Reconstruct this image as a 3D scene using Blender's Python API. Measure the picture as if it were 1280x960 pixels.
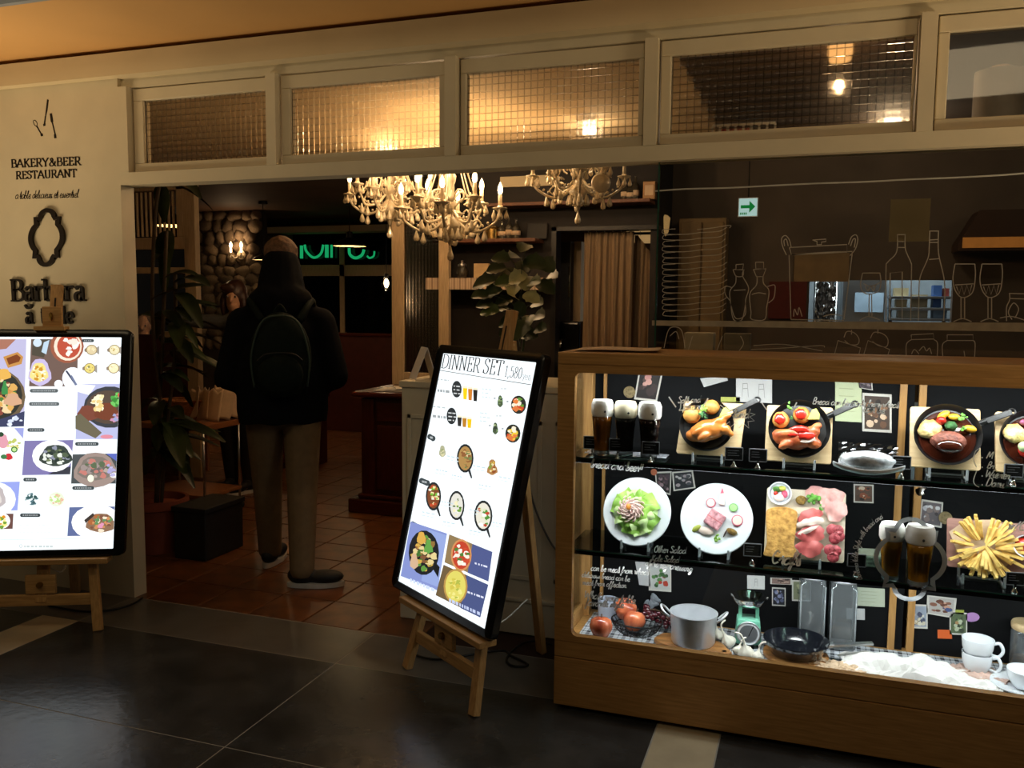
import bpy, bmesh, math, random
from mathutils import Vector, Matrix, Euler
random.seed(7)
R = math.radians
for o in list(bpy.data.objects): bpy.data.objects.remove(o)
SC = bpy.context.scene
COL = SC.collection
# ------------------------------------------------------------------ camera
FPX, YAW, PITCH, ROLL, CH = 1072.0, R(19.07), R(-5.4), R(0.5), 1.5
fw = Vector((-math.sin(YAW)*math.cos(PITCH), math.cos(YAW)*math.cos(PITCH), math.sin(PITCH)))
_r = Vector((math.cos(YAW), math.sin(YAW), 0)); _u = _r.cross(fw)
rt = _r*math.cos(ROLL)+_u*math.sin(ROLL); up = _u*math.cos(ROLL)-_r*math.sin(ROLL)
CAM = Vector((0, 0, CH))
cd = bpy.data.cameras.new('camera'); cd.sensor_width = 36; cd.lens = FPX/1280*36; cd.clip_end = 60; cd.clip_start = .05
cam = bpy.data.objects.new('camera', cd); COL.objects.link(cam)
cam.matrix_world = Matrix(((rt.x, up.x, -fw.x, 0), (rt.y, up.y, -fw.y, 0), (rt.z, up.z, -fw.z, CH), (0, 0, 0, 1)))
SC.camera = cam
# ------------------------------------------------------------------ world, light, exposure
wd = bpy.data.worlds.new('world'); SC.world = wd; wd.use_nodes = True
bg = wd.node_tree.nodes['Background']; bg.inputs[0].default_value = (.62, .52, .40, 1); bg.inputs[1].default_value = .02
vs = SC.view_settings; vs.view_transform = 'Standard'; vs.look = 'None'; vs.gamma = 1; vs.use_curve_mapping = False; vs.exposure = 0
def light(name, kind, loc, energy, color, parent=None, aim=None, **kw):
    d = bpy.data.lights.new(name, kind); d.energy = energy; d.color = color
    for k, v in kw.items(): setattr(d, k, v)
    o = bpy.data.objects.new(name, d); COL.objects.link(o); o.location = loc
    if aim is not None: o.rotation_euler = (Vector(aim)-Vector(loc)).to_track_quat('-Z', 'Y').to_euler()
    if parent: o.parent = parent
    return o
# mall: warm wall washers set in the hall ceiling behind the viewer, and two added fills that brighten the soffit
CAND = (1, .68, .38)
light('hall_light', 'AREA', (-3.3, 1.0, 3.0), 10, (1, .77, .46), aim=(-3.7, 3.4, 1.6), shape='RECTANGLE', size=2.2, size_y=.4)
light('hall_light', 'AREA', (.6, .6, 3.0), 10, (1, .78, .48), aim=(.2, 3.2, 1.2), shape='RECTANGLE', size=2.2, size_y=.4)
light('soffit_fill', 'AREA', (-4.4, 2.3, .9), 11, (1, .76, .46), aim=(-3.4, 2.75, 2.67), shape='RECTANGLE', size=1.2, size_y=.5, spread=R(90))  # unseen fill added beside the view, no real fitting; same at the other end
light('soffit_fill', 'AREA', (2.6, 2.2, .6), 16, (1, .76, .46), aim=(1.0, 2.8, 2.67), shape='RECTANGLE', size=1.0, size_y=.5, spread=R(90))
# ------------------------------------------------------------------ pixel -> place helpers
def ray(x, y): return fw+rt*((x-640)/FPX)-up*((y-480)/FPX)
def onz(x, y, z=0.):
    d = ray(x, y); return CAM+d*((z-CH)/d.z)
def ony(x, y, Y):
    d = ray(x, y); return CAM+d*(Y/d.y)
def onplane(x, y, p0, n):
    d = ray(x, y); return CAM+d*((Vector(p0)-CAM).dot(n)/d.dot(n))
# ------------------------------------------------------------------ materials
def lin(c):
    if isinstance(c, str): c = tuple(int(c[i:i+2], 16)/255 for i in (0, 2, 4))
    return tuple((x/12.92 if x <= .04045 else ((x+.055)/1.055)**2.4) for x in c)
MATS = {}
def mat(name, col, rough=.5, metal=0., var=.12, scale=14., bump=0., bscale=None, col2=None, coat=0., emit=None, estr=0., spec=.5, trans=0., ior=1.45, stretch=None, detail=4., sheen=0., sss=0.):
    if name in MATS: return MATS[name]
    m = bpy.data.materials.new(name); m.use_nodes = True; nt = m.node_tree; N = nt.nodes; Lk = nt.links
    b = N['Principled BSDF']; c = lin(col)
    tc = N.new('ShaderNodeTexCoord'); mp = N.new('ShaderNodeMapping'); Lk.new(tc.outputs['Object'], mp.inputs[0])
    if stretch: mp.inputs['Scale'].default_value = stretch
    nz = N.new('ShaderNodeTexNoise'); nz.inputs['Scale'].default_value = scale; nz.inputs['Detail'].default_value = detail
    Lk.new(mp.outputs[0], nz.inputs[0])
    cr_ = N.new('ShaderNodeValToRGB'); e = cr_.color_ramp.elements
    e[0].position = .32; e[1].position = .68
    lo = tuple(max(0, x*(1-var)) for x in c); hi = tuple(min(1, x*(1+var)) for x in (lin(col2) if col2 else c))
    e[0].color = lo+(1,); e[1].color = hi+(1,)
    Lk.new(nz.outputs[0], cr_.inputs[0]); Lk.new(cr_.outputs[0], b.inputs['Base Color'])
    b.inputs['Roughness'].default_value = rough; b.inputs['Metallic'].default_value = metal
    b.inputs['Specular IOR Level'].default_value = spec
    b.inputs['Coat Weight'].default_value = coat; b.inputs['Coat Roughness'].default_value = .08
    b.inputs['Transmission Weight'].default_value = trans; b.inputs['IOR'].default_value = ior
    if sheen: b.inputs['Sheen Weight'].default_value = sheen
    if sss: b.inputs['Subsurface Weight'].default_value = sss; b.inputs['Subsurface Radius'].default_value = (.01, .005, .003)
    if emit: b.inputs['Emission Color'].default_value = lin(emit)+(1,); b.inputs['Emission Strength'].default_value = estr
    if bump:
        n2 = N.new('ShaderNodeTexNoise'); n2.inputs['Scale'].default_value = bscale or scale*3; n2.inputs['Detail'].default_value = 5
        Lk.new(mp.outputs[0], n2.inputs[0]); bp = N.new('ShaderNodeBump'); bp.inputs['Strength'].default_value = bump; bp.inputs['Distance'].default_value = .01
        Lk.new(n2.outputs[0], bp.inputs['Height']); Lk.new(bp.outputs[0], b.inputs['Normal'])
    MATS[name] = m; return m
def wood(name, c1, c2, rough=.45, axis=0, scale=9.):
    st = [14., 14., 14.]; st[axis] = 1.0
    return mat(name, c1, rough, col2=c2, scale=scale, stretch=tuple(st), var=.05, bump=.05, bscale=30)
def glow(name, col, s):
    if name in MATS: return MATS[name]
    m = bpy.data.materials.new(name); m.use_nodes = True; N = m.node_tree.nodes; N.remove(N['Principled BSDF'])
    e = N.new('ShaderNodeEmission'); e.inputs[0].default_value = lin(col)+(1,); e.inputs[1].default_value = s
    m.node_tree.links.new(e.outputs[0], N['Material Output'].inputs[0]); MATS[name] = m; return m
def glass(name, tint='ffffff', refl=1.0, rough=.02, dens=0.):
    """thin clear pane: see-through with a Fresnel reflection"""
    if name in MATS: return MATS[name]
    m = bpy.data.materials.new(name); m.use_nodes = True; nt = m.node_tree; N = nt.nodes; N.remove(N['Principled BSDF'])
    t = N.new('ShaderNodeBsdfTransparent'); t.inputs[0].default_value = lin(tint)+(1,)
    g = N.new('ShaderNodeBsdfGlossy'); g.inputs['Roughness'].default_value = rough
    f = N.new('ShaderNodeFresnel'); f.inputs[0].default_value = 1.45
    mu = N.new('ShaderNodeMath'); mu.operation = 'MULTIPLY'; mu.inputs[1].default_value = refl
    nz = N.new('ShaderNodeTexNoise'); nz.inputs['Scale'].default_value = 3; bp = N.new('ShaderNodeBump'); bp.inputs['Strength'].default_value = .02
    mx = N.new('ShaderNodeMixShader'); L = nt.links
    L.new(nz.outputs[0], bp.inputs['Height']); L.new(bp.outputs[0], g.inputs['Normal'])
    L.new(f.outputs[0], mu.inputs[0]); L.new(mu.outputs[0], mx.inputs[0]); L.new(t.outputs[0], mx.inputs[1]); L.new(g.outputs[0], mx.inputs[2])
    if dens:
        df = N.new('ShaderNodeBsdfDiffuse'); df.inputs[0].default_value = (.5, .54, .56, 1); m2 = N.new('ShaderNodeMixShader'); m2.inputs[0].default_value = dens; L.new(mx.outputs[0], m2.inputs[1]); L.new(df.outputs[0], m2.inputs[2]); mx = m2
    L.new(mx.outputs[0], N['Material Output'].inputs[0]); MATS[name] = m; return m
def grid_glass(name, sx, sz, tint, rough=.12, strength=.6):
    """figured glass: small pressed squares that refract what is behind"""
    m = bpy.data.materials.new(name); m.use_nodes = True; nt = m.node_tree; N = nt.nodes; L = nt.links; b = N['Principled BSDF']
    b.inputs['Base Color'].default_value = lin(tint)+(1,); b.inputs['Roughness'].default_value = rough
    b.inputs['Transmission Weight'].default_value = 1; b.inputs['IOR'].default_value = 1.35
    tc = N.new('ShaderNodeTexCoord'); sep = N.new('ShaderNodeSeparateXYZ'); L.new(tc.outputs['Object'], sep.inputs[0])
    outs = []
    for i, s in ((0, sx), (2, sz)):
        a = N.new('ShaderNodeMath'); a.operation = 'MULTIPLY'; a.inputs[1].default_value = math.pi/s; L.new(sep.outputs[i], a.inputs[0])
        c = N.new('ShaderNodeMath'); c.operation = 'SINE'; L.new(a.outputs[0], c.inputs[0])
        d = N.new('ShaderNodeMath'); d.operation = 'ABSOLUTE'; L.new(c.outputs[0], d.inputs[0]); outs.append(d)
    mu = N.new('ShaderNodeMath'); mu.operation = 'ADD'; L.new(outs[0].outputs[0], mu.inputs[0]); L.new(outs[1].outputs[0], mu.inputs[1])
    bp = N.new('ShaderNodeBump'); bp.inputs['Strength'].default_value = strength; bp.inputs['Distance'].default_value = .006
    L.new(mu.outputs[0], bp.inputs['Height']); L.new(bp.outputs[0], b.inputs['Normal'])
    mn = N.new('ShaderNodeMath'); mn.operation = 'MINIMUM'; L.new(outs[0].outputs[0], mn.inputs[0]); L.new(outs[1].outputs[0], mn.inputs[1])
    cr_ = N.new('ShaderNodeValToRGB'); cr_.color_ramp.elements[0].color = tuple(x*.42 for x in lin(tint))+(1,); cr_.color_ramp.elements[1].color = lin(tint)+(1,); cr_.color_ramp.elements[1].position = .42
    L.new(mn.outputs[0], cr_.inputs[0]); L.new(cr_.outputs[0], b.inputs['Base Color']); MATS[name] = m; return m
def thin_paint(name, col, t=.55):
    """paint on glass: lets light from behind glow through"""
    m = bpy.data.materials.new(name); m.use_nodes = True; nt = m.node_tree; N = nt.nodes; L = nt.links; N.remove(N['Principled BSDF'])
    nz = N.new('ShaderNodeTexNoise'); nz.inputs['Scale'].default_value = 60; r = N.new('ShaderNodeValToRGB'); c = lin(col); r.color_ramp.elements[0].color = tuple(x*.85 for x in c)+(1,); r.color_ramp.elements[1].color = c+(1,)
    d = N.new('ShaderNodeBsdfDiffuse'); q = N.new('ShaderNodeBsdfTranslucent'); x = N.new('ShaderNodeMixShader'); x.inputs[0].default_value = t
    L.new(nz.outputs[0], r.inputs[0]); L.new(r.outputs[0], d.inputs[0]); L.new(r.outputs[0], q.inputs[0]); L.new(d.outputs[0], x.inputs[1]); L.new(q.outputs[0], x.inputs[2]); L.new(x.outputs[0], N['Material Output'].inputs[0]); MATS[name] = m; return m
def print_mat(name, emit=0., rough=.6):
    if name in MATS: return MATS[name]
    m = bpy.data.materials.new(name); m.use_nodes = True; nt = m.node_tree; N = nt.nodes; L = nt.links; b = N['Principled BSDF']
    a = N.new('ShaderNodeAttribute'); a.attribute_name = 'Col'; nz = N.new('ShaderNodeTexNoise'); nz.inputs['Scale'].default_value = 160
    mx = N.new('ShaderNodeMix'); mx.data_type = 'RGBA'; mx.blend_type = 'MULTIPLY'; mx.inputs[0].default_value = .22
    L.new(a.outputs['Color'], mx.inputs[6]); L.new(nz.outputs['Color'], mx.inputs[7])
    b.inputs['Roughness'].default_value = rough
    if emit:
        b.inputs['Base Color'].default_value = (.02, .02, .02, 1); L.new(a.outputs['Color'], b.inputs['Emission Color']); b.inputs['Emission Strength'].default_value = emit
    else: L.new(mx.outputs[2], b.inputs['Base Color'])
    MATS[name] = m; return m
# ------------------------------------------------------------------ mesh builder
def cr(pts, n=6, closed=False):
    """smooth curve through points"""
    pts = [Vector(p) for p in pts]
    if len(pts) < 3 and not closed: return pts
    out = []; k = len(pts)
    for i in range(k if closed else k-1):
        if closed: p0, p1, p2, p3 = pts[i-1], pts[i], pts[(i+1) % k], pts[(i+2) % k]
        else: p0, p1, p2, p3 = pts[max(i-1, 0)], pts[i], pts[i+1], pts[min(i+2, k-1)]
        for j in range(n):
            t = j/n; out.append(.5*((2*p1)+(p2-p0)*t+(2*p0-5*p1+4*p2-p3)*t*t+(3*p1-p0-3*p2+p3)*t**3))
    if not closed: out.append(pts[-1])
    return out
def nse(p, s=1., seed=0.):
    x, y, z = p[0]*s+seed, p[1]*s+seed*1.7, p[2]*s-seed
    return (math.sin(1.7*x+1.3*y+.5)*math.cos(1.1*z-1.9*y)+.6*math.sin(3.1*z+2.3*x+seed)*math.cos(2.7*y+1.2)+.35*math.sin(5.9*x-4.3*z+2*y))/1.6
WM = {}
def wmat(o): return WM.get(o.name, Matrix())
class MB:
    def __init__(s): s.v = []; s.f = []; s.m = []; s.c = []; s.mi = 0; s.col = (1, 1, 1)
    def add(s, vs, fs):
        k = len(s.v); s.v += [Vector(v) for v in vs]
        for f in fs: s.f.append([i+k for i in f]); s.m.append(s.mi); s.c.append(s.col)
        return s
    def box(s, c, d, rz=0., M=None):
        x, y, z = d[0]/2, d[1]/2, d[2]/2
        vs = [Vector((a*x, b*y, e*z)) for e in (-1, 1) for b in (-1, 1) for a in (-1, 1)]
        if rz: m = Matrix.Rotation(rz, 3, 'Z'); vs = [m@v for v in vs]
        if M: vs = [M@v for v in vs]
        c = Vector(c); return s.add([v+c for v in vs], [(0, 2, 3, 1), (4, 5, 7, 6), (0, 1, 5, 4), (2, 6, 7, 3), (0, 4, 6, 2), (1, 3, 7, 5)])
    def bb(s, a, b):
        return s.box([(a[i]+b[i])/2 for i in range(3)], [abs(b[i]-a[i]) for i in range(3)])
    def ring(s, c, ax, r, n, ref=None):
        ax = Vector(ax).normalized(); ref = Vector(ref) if ref else (Vector((0, 0, 1)) if abs(ax.z) < .9 else Vector((1, 0, 0)))
        a = ax.cross(ref).normalized(); b = ax.cross(a)
        return [Vector(c)+(a*math.cos(2*math.pi*i/n)+b*math.sin(2*math.pi*i/n))*r for i in range(n)]
    def tube(s, pts, r, n=8, cap=True, closed=False):
        pts = [Vector(p) for p in pts]; k = len(pts); rr = r if isinstance(r, (list, tuple)) else [r]*k
        vs = []; ref = None
        for i, p in enumerate(pts):
            if closed: t = pts[(i+1) % k]-pts[i-1]
            else: t = pts[min(i+1, k-1)]-pts[max(i-1, 0)]
            if t.length < 1e-9: t = Vector((0, 0, 1))
            t.normalize()
            if ref is None: ref = Vector((0, 0, 1)) if abs(t.z) < .9 else Vector((1, 0, 0))
            a = ref-t*ref.dot(t)
            if a.length < 1e-6: a = t.orthogonal()
            a.normalize(); b = t.cross(a); ref = a
            vs += [p+(a*math.cos(2*math.pi*j/n)+b*math.sin(2*math.pi*j/n))*rr[i] for j in range(n)]
        fs = []
        for i in range(k if closed else k-1):
            i2 = (i+1) % k
            for j in range(n): j2 = (j+1) % n; fs.append((i*n+j, i*n+j2, i2*n+j2, i2*n+j))
        if cap and not closed: fs.append(tuple(range(n-1, -1, -1))); fs.append(tuple((k-1)*n+j for j in range(n)))
        return s.add(vs, fs)
    def bar(s, p0, p1, w, d, side=None):
        """rectangular bar from p0 to p1, w across 'side', d the other way"""
        p0, p1 = Vector(p0), Vector(p1); t = (p1-p0).normalized(); sd = Vector(side) if side else (Vector((1, 0, 0)) if abs(t.x) < .9 else Vector((0, 1, 0)))
        a = (sd-t*sd.dot(t)).normalized(); b = t.cross(a); vs = []
        for p in (p0, p1): vs += [p+a*i*w/2+b*j*d/2 for i, j in ((-1, -1), (1, -1), (1, 1), (-1, 1))]
        return s.add(vs, [(3, 2, 1, 0), (4, 5, 6, 7), (0, 1, 5, 4), (1, 2, 6, 5), (2, 3, 7, 6), (3, 0, 4, 7)])
    def lathe(s, prof, c=(0, 0, 0), n=24, ax='z', sx=1., sy=1., cap=True):
        """prof: list of (r, h); axis z, or 'y' for dishes facing -y (h grows towards the viewer)"""
        vs = []; c = Vector(c)
        for r, h in prof:
            for j in range(n):
                a = 2*math.pi*j/n; x, y = r*math.cos(a)*sx, r*math.sin(a)*sy
                vs.append(c+(Vector((x, y, h)) if ax == 'z' else Vector((x, -h, y))))
        fs = []
        for i in range(len(prof)-1):
            for j in range(n): j2 = (j+1) % n; fs.append((i*n+j, i*n+j2, (i+1)*n+j2, (i+1)*n+j))
        if cap and prof[0][0] > 1e-5: fs.append(tuple(range(n-1, -1, -1)))
        if cap and prof[-1][0] > 1e-5: k = (len(prof)-1)*n; fs.append(tuple(k+j for j in range(n)))
        return s.add(vs, fs)
    def ball(s, c, r, n=12, k=8, amp=0., fs_=4., seed=0., M=None, zmin=None):
        r = r if isinstance(r, (list, tuple)) else (r, r, r); c = Vector(c); vs = []; fs = []
        for i in range(k+1):
            ph = math.pi*i/k
            for j in range(n):
                th = 2*math.pi*j/n; d = Vector((math.sin(ph)*math.cos(th), math.sin(ph)*math.sin(th), math.cos(ph)))
                q = 1+amp*nse(d, fs_, seed) if amp else 1
                v = Vector((d.x*r[0], d.y*r[1], d.z*r[2]))*q
                if zmin is not None: v.z = max(v.z, zmin)
                if M: v = M@v
                vs.append(c+v)
        for i in range(k):
            for j in range(n): j2 = (j+1) % n; fs.append((i*n+j, (i+1)*n+j, (i+1)*n+j2, i*n+j2))
        return s.add(vs, fs)
    def prism(s, poly, to3, th):
        """flat outline (list of 2-D points) placed by to3(x, y, depth), th thick"""
        k = len(poly); vs = [to3(p[0], p[1], 0) for p in poly]+[to3(p[0], p[1], th) for p in poly]
        return s.add(vs, [tuple(range(k)), tuple(range(2*k-1, k-1, -1))]+[(i, i+k, (i+1) % k+k, (i+1) % k) for i in range(k)])
    def face(s, pts): return s.add(pts, [tuple(range(len(pts)))])
    def grid(s, nx, ny, fn, cu=False):
        vs = [fn(i/nx, j/ny) for j in range(ny+1) for i in range(nx+1)]
        return s.add(vs, [(j*(nx+1)+i, j*(nx+1)+i+1, (j+1)*(nx+1)+i+1, (j+1)*(nx+1)+i) for j in range(ny) for i in range(nx)])
    def ribbon(s, pts, w, to3, th=0., nib=None, closed=False):
        """stroke of width w (nib = (thick, thin) pen) in a plane"""
        pts = [Vector((p[0], p[1])) for p in pts]; k = len(pts)
        if k < 2: return s
        Lf = []; Rt = []
        for i, p in enumerate(pts):
            t = (pts[(i+1) % k]-pts[i-1]) if closed else pts[min(i+1, k-1)]-pts[max(i-1, 0)]
            if t.length < 1e-9: t = Vector((1, 0))
            t.normalize(); ww = w if nib is None else nib[1]+(nib[0]-nib[1])*abs(t.y)**1.4
            nn = Vector((-t.y, t.x))*ww/2; Lf.append(p+nn); Rt.append(p-nn)
        if not th:
            vs = [to3(q.x, q.y, 0) for q in Lf]+[to3(q.x, q.y, 0) for q in Rt]
            return s.add(vs, [(i, k+i, k+(i+1) % k, (i+1) % k) for i in range(k if closed else k-1)])
        vs = [to3(q.x, q.y, z) for z in (0, th) for L_ in (Lf, Rt) for q in L_]; fs = []
        for i in range(k if closed else k-1):
            j = (i+1) % k
            fs += [(i, j, k+j, k+i), (2*k+i, 3*k+i, 3*k+j, 2*k+j), (i, 2*k+i, 2*k+j, j), (k+i, k+j, 3*k+j, 3*k+i)]
        if not closed: fs += [(0, k, 3*k, 2*k), (k-1, 3*k-1, 4*k-1, 2*k-1)]
        return s.add(vs, fs)
    def build(s, name, mats, parent=None, smooth=False, world=False, col=False, fix=True):
        me = bpy.data.meshes.new(name); vs = s.v
        if world and parent is not None: inv = wmat(parent).inverted(); vs = [inv@v for v in vs]
        me.from_pydata([tuple(v) for v in vs], [], s.f)
        for m in (mats if isinstance(mats, (list, tuple)) else [mats]): me.materials.append(m)
        if max(s.m, default=0): me.polygons.foreach_set('material_index', s.m)
        if smooth: me.polygons.foreach_set('use_smooth', [True]*len(me.polygons))
        if col:
            ca = me.color_attributes.new('Col', 'FLOAT_COLOR', 'CORNER'); buf = []
            for p in me.polygons: buf += list(s.c[p.index]+(1,))*p.loop_total
            ca.data.foreach_set('color', buf)
        if fix:
            bm = bmesh.new(); bm.from_mesh(me); bmesh.ops.recalc_face_normals(bm, faces=bm.faces); bm.to_mesh(me); bm.free()
        me.update()
        o = bpy.data.objects.new(name, me); COL.objects.link(o)
        if parent is not None: o.parent = parent; WM[o.name] = wmat(parent)
        if smooth == 'auto':
            try: me.set_sharp_from_angle(angle=R(40))
            except Exception: pass
        return o
def tag(o, label=None, cat=None, group=None, kind=None):
    if label: o['label'] = label
    if cat: o['category'] = cat
    if group: o['group'] = group
    if kind: o['kind'] = kind
    return o
def thing(name, label, cat, loc=(0, 0, 0), rot=(0, 0, 0), group=None, kind=None, scale=1.):
    o = bpy.data.objects.new(name, None); o.empty_display_size = .1; COL.objects.link(o); o.location = loc; o.rotation_euler = rot; o.scale = (scale,)*3
    WM[o.name] = Matrix.Translation(Vector(loc))@Euler(rot).to_matrix().to_4x4()@Matrix.Scale(scale, 4)
    return tag(o, label, cat, group, kind)
def move(o, loc, rot=(0, 0, 0)):
    o.location = loc; o.rotation_euler = rot; return o
def struct(name, mb, m, label=None, smooth=False, **k):
    o = mb.build(name, m, None, smooth, **k); o['kind'] = 'structure'
    if label: o['label'] = label
    return o
def copy_tree(o, parent=None):
    c = o.copy(); COL.objects.link(c)
    if parent is not None: c.parent = parent
    for ch in o.children: copy_tree(ch, c)
    return c
def children_of(o): return [c for c in bpy.data.objects if c.parent == o]
def bevel(o, w=.004, seg=2):
    m = o.modifiers.new('bevel', 'BEVEL'); m.width = w; m.segments = seg; m.limit_method = 'ANGLE'; m.angle_limit = R(40); return o
def bake(o):
    dg = bpy.context.evaluated_depsgraph_get(); me = bpy.data.meshes.new_from_object(o.evaluated_get(dg)); o.modifiers.clear(); o.data = me; return o
def remesh(o, voxel=.012, it=6, fac=.5):
    m = o.modifiers.new('r', 'REMESH'); m.mode = 'VOXEL'; m.voxel_size = voxel; m.use_smooth_shade = True
    s = o.modifiers.new('s', 'SMOOTH'); s.factor = fac; s.iterations = it
    bake(o)
    o.data.polygons.foreach_set('use_smooth', [True]*len(o.data.polygons)); return o
def limb(mb, chain, n=12):
    """tapered chain of joints [(point, radius), ...] with ball joints"""
    for (p, r) in chain: mb.ball(p, r, n, 8)
    for (p, r), (q, s) in zip(chain, chain[1:]): mb.tube([p, q], [r, s], n)
# ------------------------------------------------------------------ stroke lettering
SER = {  # capital and figure outlines drawn with a broad pen, percent of cap height; l straight, c curve, s foot serif
 'A': (74, 'l0,0 37,100|l37,100 74,0|l15,34 58,34|s2,0|s72,0'), 'B': (66, 'l16,0 16,100|c4,100 40,100 56,88 54,62 38,53 16,53|c16,53 44,53 64,38 62,12 42,0 4,0'),
 'D': (78, 'l16,0 16,100|c4,100 42,100 70,82 76,50 70,18 42,0 4,0'), 'E': (60, 'l16,0 16,100|l4,100 56,100|l16,53 44,53|l4,0 58,0|l56,100 57,80|l58,0 59,22|l44,62 44,44'),
 'I': (32, 'l16,0 16,100|s16,0|s16,100'), 'K': (72, 'l16,0 16,100|l62,100 18,44|l30,56 68,0|s16,0|s16,100|s68,0|s62,100'),
 'N': (80, 'l14,0 14,100|l14,100 66,0|l66,0 66,100|s14,0|s10,100|s66,100'), 'R': (72, 'l16,0 16,100|c4,100 42,100 58,88 56,60 40,50 16,50|l36,50 68,0|s16,0|s70,0'),
 'S': (56, 'c50,78 42,96 26,101 9,90 10,70 28,56 46,42 50,20 36,1 18,1 6,12 5,26|l50,78 51,98|l5,26 5,2'), 'T': (66, 'l33,0 33,100|l2,100 64,100|l2,100 1,78|l64,100 65,78|s33,0'),
 'U': (76, 'c16,100 16,30 26,4 42,0 58,6 64,30 64,100|s16,100|s64,100'), 'Y': (70, 'l4,100 36,46|l66,100 36,46|l36,46 36,0|s36,0|s4,100|s66,100'),
 '&': (80, 'c74,50 62,22 40,2 18,2 8,20 20,42 40,58 46,80 34,98 22,88 26,66 48,34 72,2 80,4|s70,52'),
 '1': (40, 'l22,0 22,100|l22,100 6,84|s22,0'), '5': (52, 'l46,100 14,100|l14,100 12,58|c12,58 34,64 50,48 48,18 30,0 12,4 5,16'),
 '8': (54, 'c28,52 12,64 12,88 28,100 44,88 44,66 28,52 8,36 8,12 28,0 48,12 48,36 28,52'), '0': (54, 'c28,100 10,80 8,50 10,20 28,0 46,20 48,50 46,80 28,100'),
 ',': (22, 'c10,6 14,0 12,-10 5,-18'), 'y': (50, 'l6,66 26,4|c46,66 26,4 16,-20 4,-24|s6,66|s46,66'), 'e': (48, 'c8,36 42,36 40,56 26,66 10,54 8,24 22,0 42,12'),
 'n': (56, 'l14,0 14,66|c14,50 26,66 40,60 42,44 42,0|s14,0|s42,0'), ' ': (30, ''), '.': (16, 'l8,0 8,6'),
 # heavy condensed lower case of the wall name
 'a': (50, 'c10,54 22,66 36,60 38,46 38,0|c38,38 20,38 8,26 10,4 24,0 38,14|s44,1'), 'b': (50, 'l12,0 12,100|c12,54 26,66 40,54 42,32 38,6 24,0 12,10|s6,99'),
 'r': (40, 'l12,0 12,66|c12,48 20,62 32,66 36,58|s12,0|s8,66'), 't': (34, 'c14,90 14,14 22,1 32,10|l4,66 30,66'), 'l': (26, 'l13,0 13,100|s13,0|s9,99'), '~': (50, '')}
SCR = {  # joined handwriting, percent of x-height
 'a': (100, '90,80 50,100 10,60 15,10 50,0 85,40 90,95 88,25 110,0'), 'b': (85, '0,20 30,150 32,200 15,180 10,20 40,0 75,30 60,80 25,60'), 'c': (85, '80,85 45,100 10,55 30,5 60,0 90,25'),
 'd': (105, '85,80 50,100 10,55 25,5 60,10 85,60 95,200 90,40 108,0'), 'e': (80, '5,35 60,60 66,90 36,100 10,50 30,0 60,0 85,25'), 'f': (70, '5,40 50,150 45,195 25,170 20,0 10,-80 -5,-60 20,0 65,20'),
 'g': (95, '85,80 50,100 10,55 30,10 70,30 85,95 75,-40 45,-90 15,-60 60,-10 98,20'), 'h': (85, '0,20 35,160 25,200 10,150 10,0 25,70 55,95 65,50 65,10 90,5'), 'i': (50, '0,40 18,100 18,15 36,0 52,15'),
 'k': (80, '0,20 30,160 20,200 10,150 10,0 14,50 60,95 20,48 50,10 80,5'), 'l': (50, '0,20 35,160 25,200 10,150 15,15 35,0 52,15'), 'm': (130, '0,60 15,100 15,0 25,75 48,98 55,60 55,0 68,78 90,98 98,55 98,12 130,5'),
 'n': (90, '0,60 15,100 15,0 28,75 55,98 65,55 65,12 92,5'), 'o': (85, '55,98 15,70 15,15 50,0 78,40 60,95 85,80'), 'p': (85, '0,60 15,100 10,-90 15,60 45,100 72,65 55,8 18,10 85,20'),
 'r': (70, '0,50 20,100 22,80 55,90 50,20 70,5'), 's': (65, '0,20 40,100 35,70 55,25 30,0 5,12 65,15'), 't': (60, '0,40 30,190 20,20 40,0 60,15 30,120 0,122 55,128'), 'u': (95, '0,60 14,100 15,20 45,0 72,60 76,100 76,15 96,5'),
 'v': (80, '0,70 15,100 35,0 65,95 80,90'), 'w': (115, '0,80 12,100 28,0 52,85 66,0 92,95 115,85'), 'x': (80, '0,60 20,95 60,5 80,15 40,50 70,98 5,5 80,5'), 'y': (95, '0,60 14,100 18,40 48,30 75,98 60,-50 30,-90 15,-60 60,-10 95,15'), ' ': (55, ''), '!': (40, '15,190 12,50'), '.': (35, '10,5 16,0'), ',': (30, '12,8 6,-25'), "'": (20, '10,190 5,150'), '/': (70, '0,-20 60,190'),
 'S': (110, '95,165 60,200 20,165 60,110 90,60 50,0 5,30 60,20 110,5'), 'B': (120, '20,0 30,195 80,190 80,120 30,105 95,90 95,20 30,0 110,5'), 'L': (110, '60,190 30,170 40,60 20,0 60,5 110,0'), 'O': (120, '70,195 15,120 30,10 90,10 105,110 60,195 110,170'),
 'K': (110, '20,0 25,195 22,90 90,190 30,100 95,0'), 'W': (160, '0,190 30,0 70,140 100,0 150,195'), 'D': (130, '25,0 30,190 100,170 115,60 70,0 15,5'), 'M': (150, '0,0 30,190 65,40 110,190 130,0'), 'C': (110, '95,165 50,195 12,100 45,5 105,30')}
def pts_of(s): return [tuple(float(q)/100 for q in p.split(',')) for p in s.split()]
def serif_text(mb, txt, h, to3, th=0., thick=.16, thin=.05, space=.1, x0=0., squeeze=1., serw=.15):
    x = x0
    for ch in txt:
        w, d = SER[ch]
        for st in d.split('|') if d else []:
            k = st[0]; p = [((x+a*squeeze*h), b*h) for a, b in pts_of(st[1:])]
            if k == 's': (a, b), = p; mb.ribbon([(a-serw*h*squeeze, b), (a+serw*h*squeeze, b)], thin*h*1.1, to3, th)
            else: mb.ribbon(cr(p, 6) if k == 'c' else p, thick*h, to3, th, nib=(thick*h, thin*h))
        x += (w/100*squeeze+space)*h
    return x-x0
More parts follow.
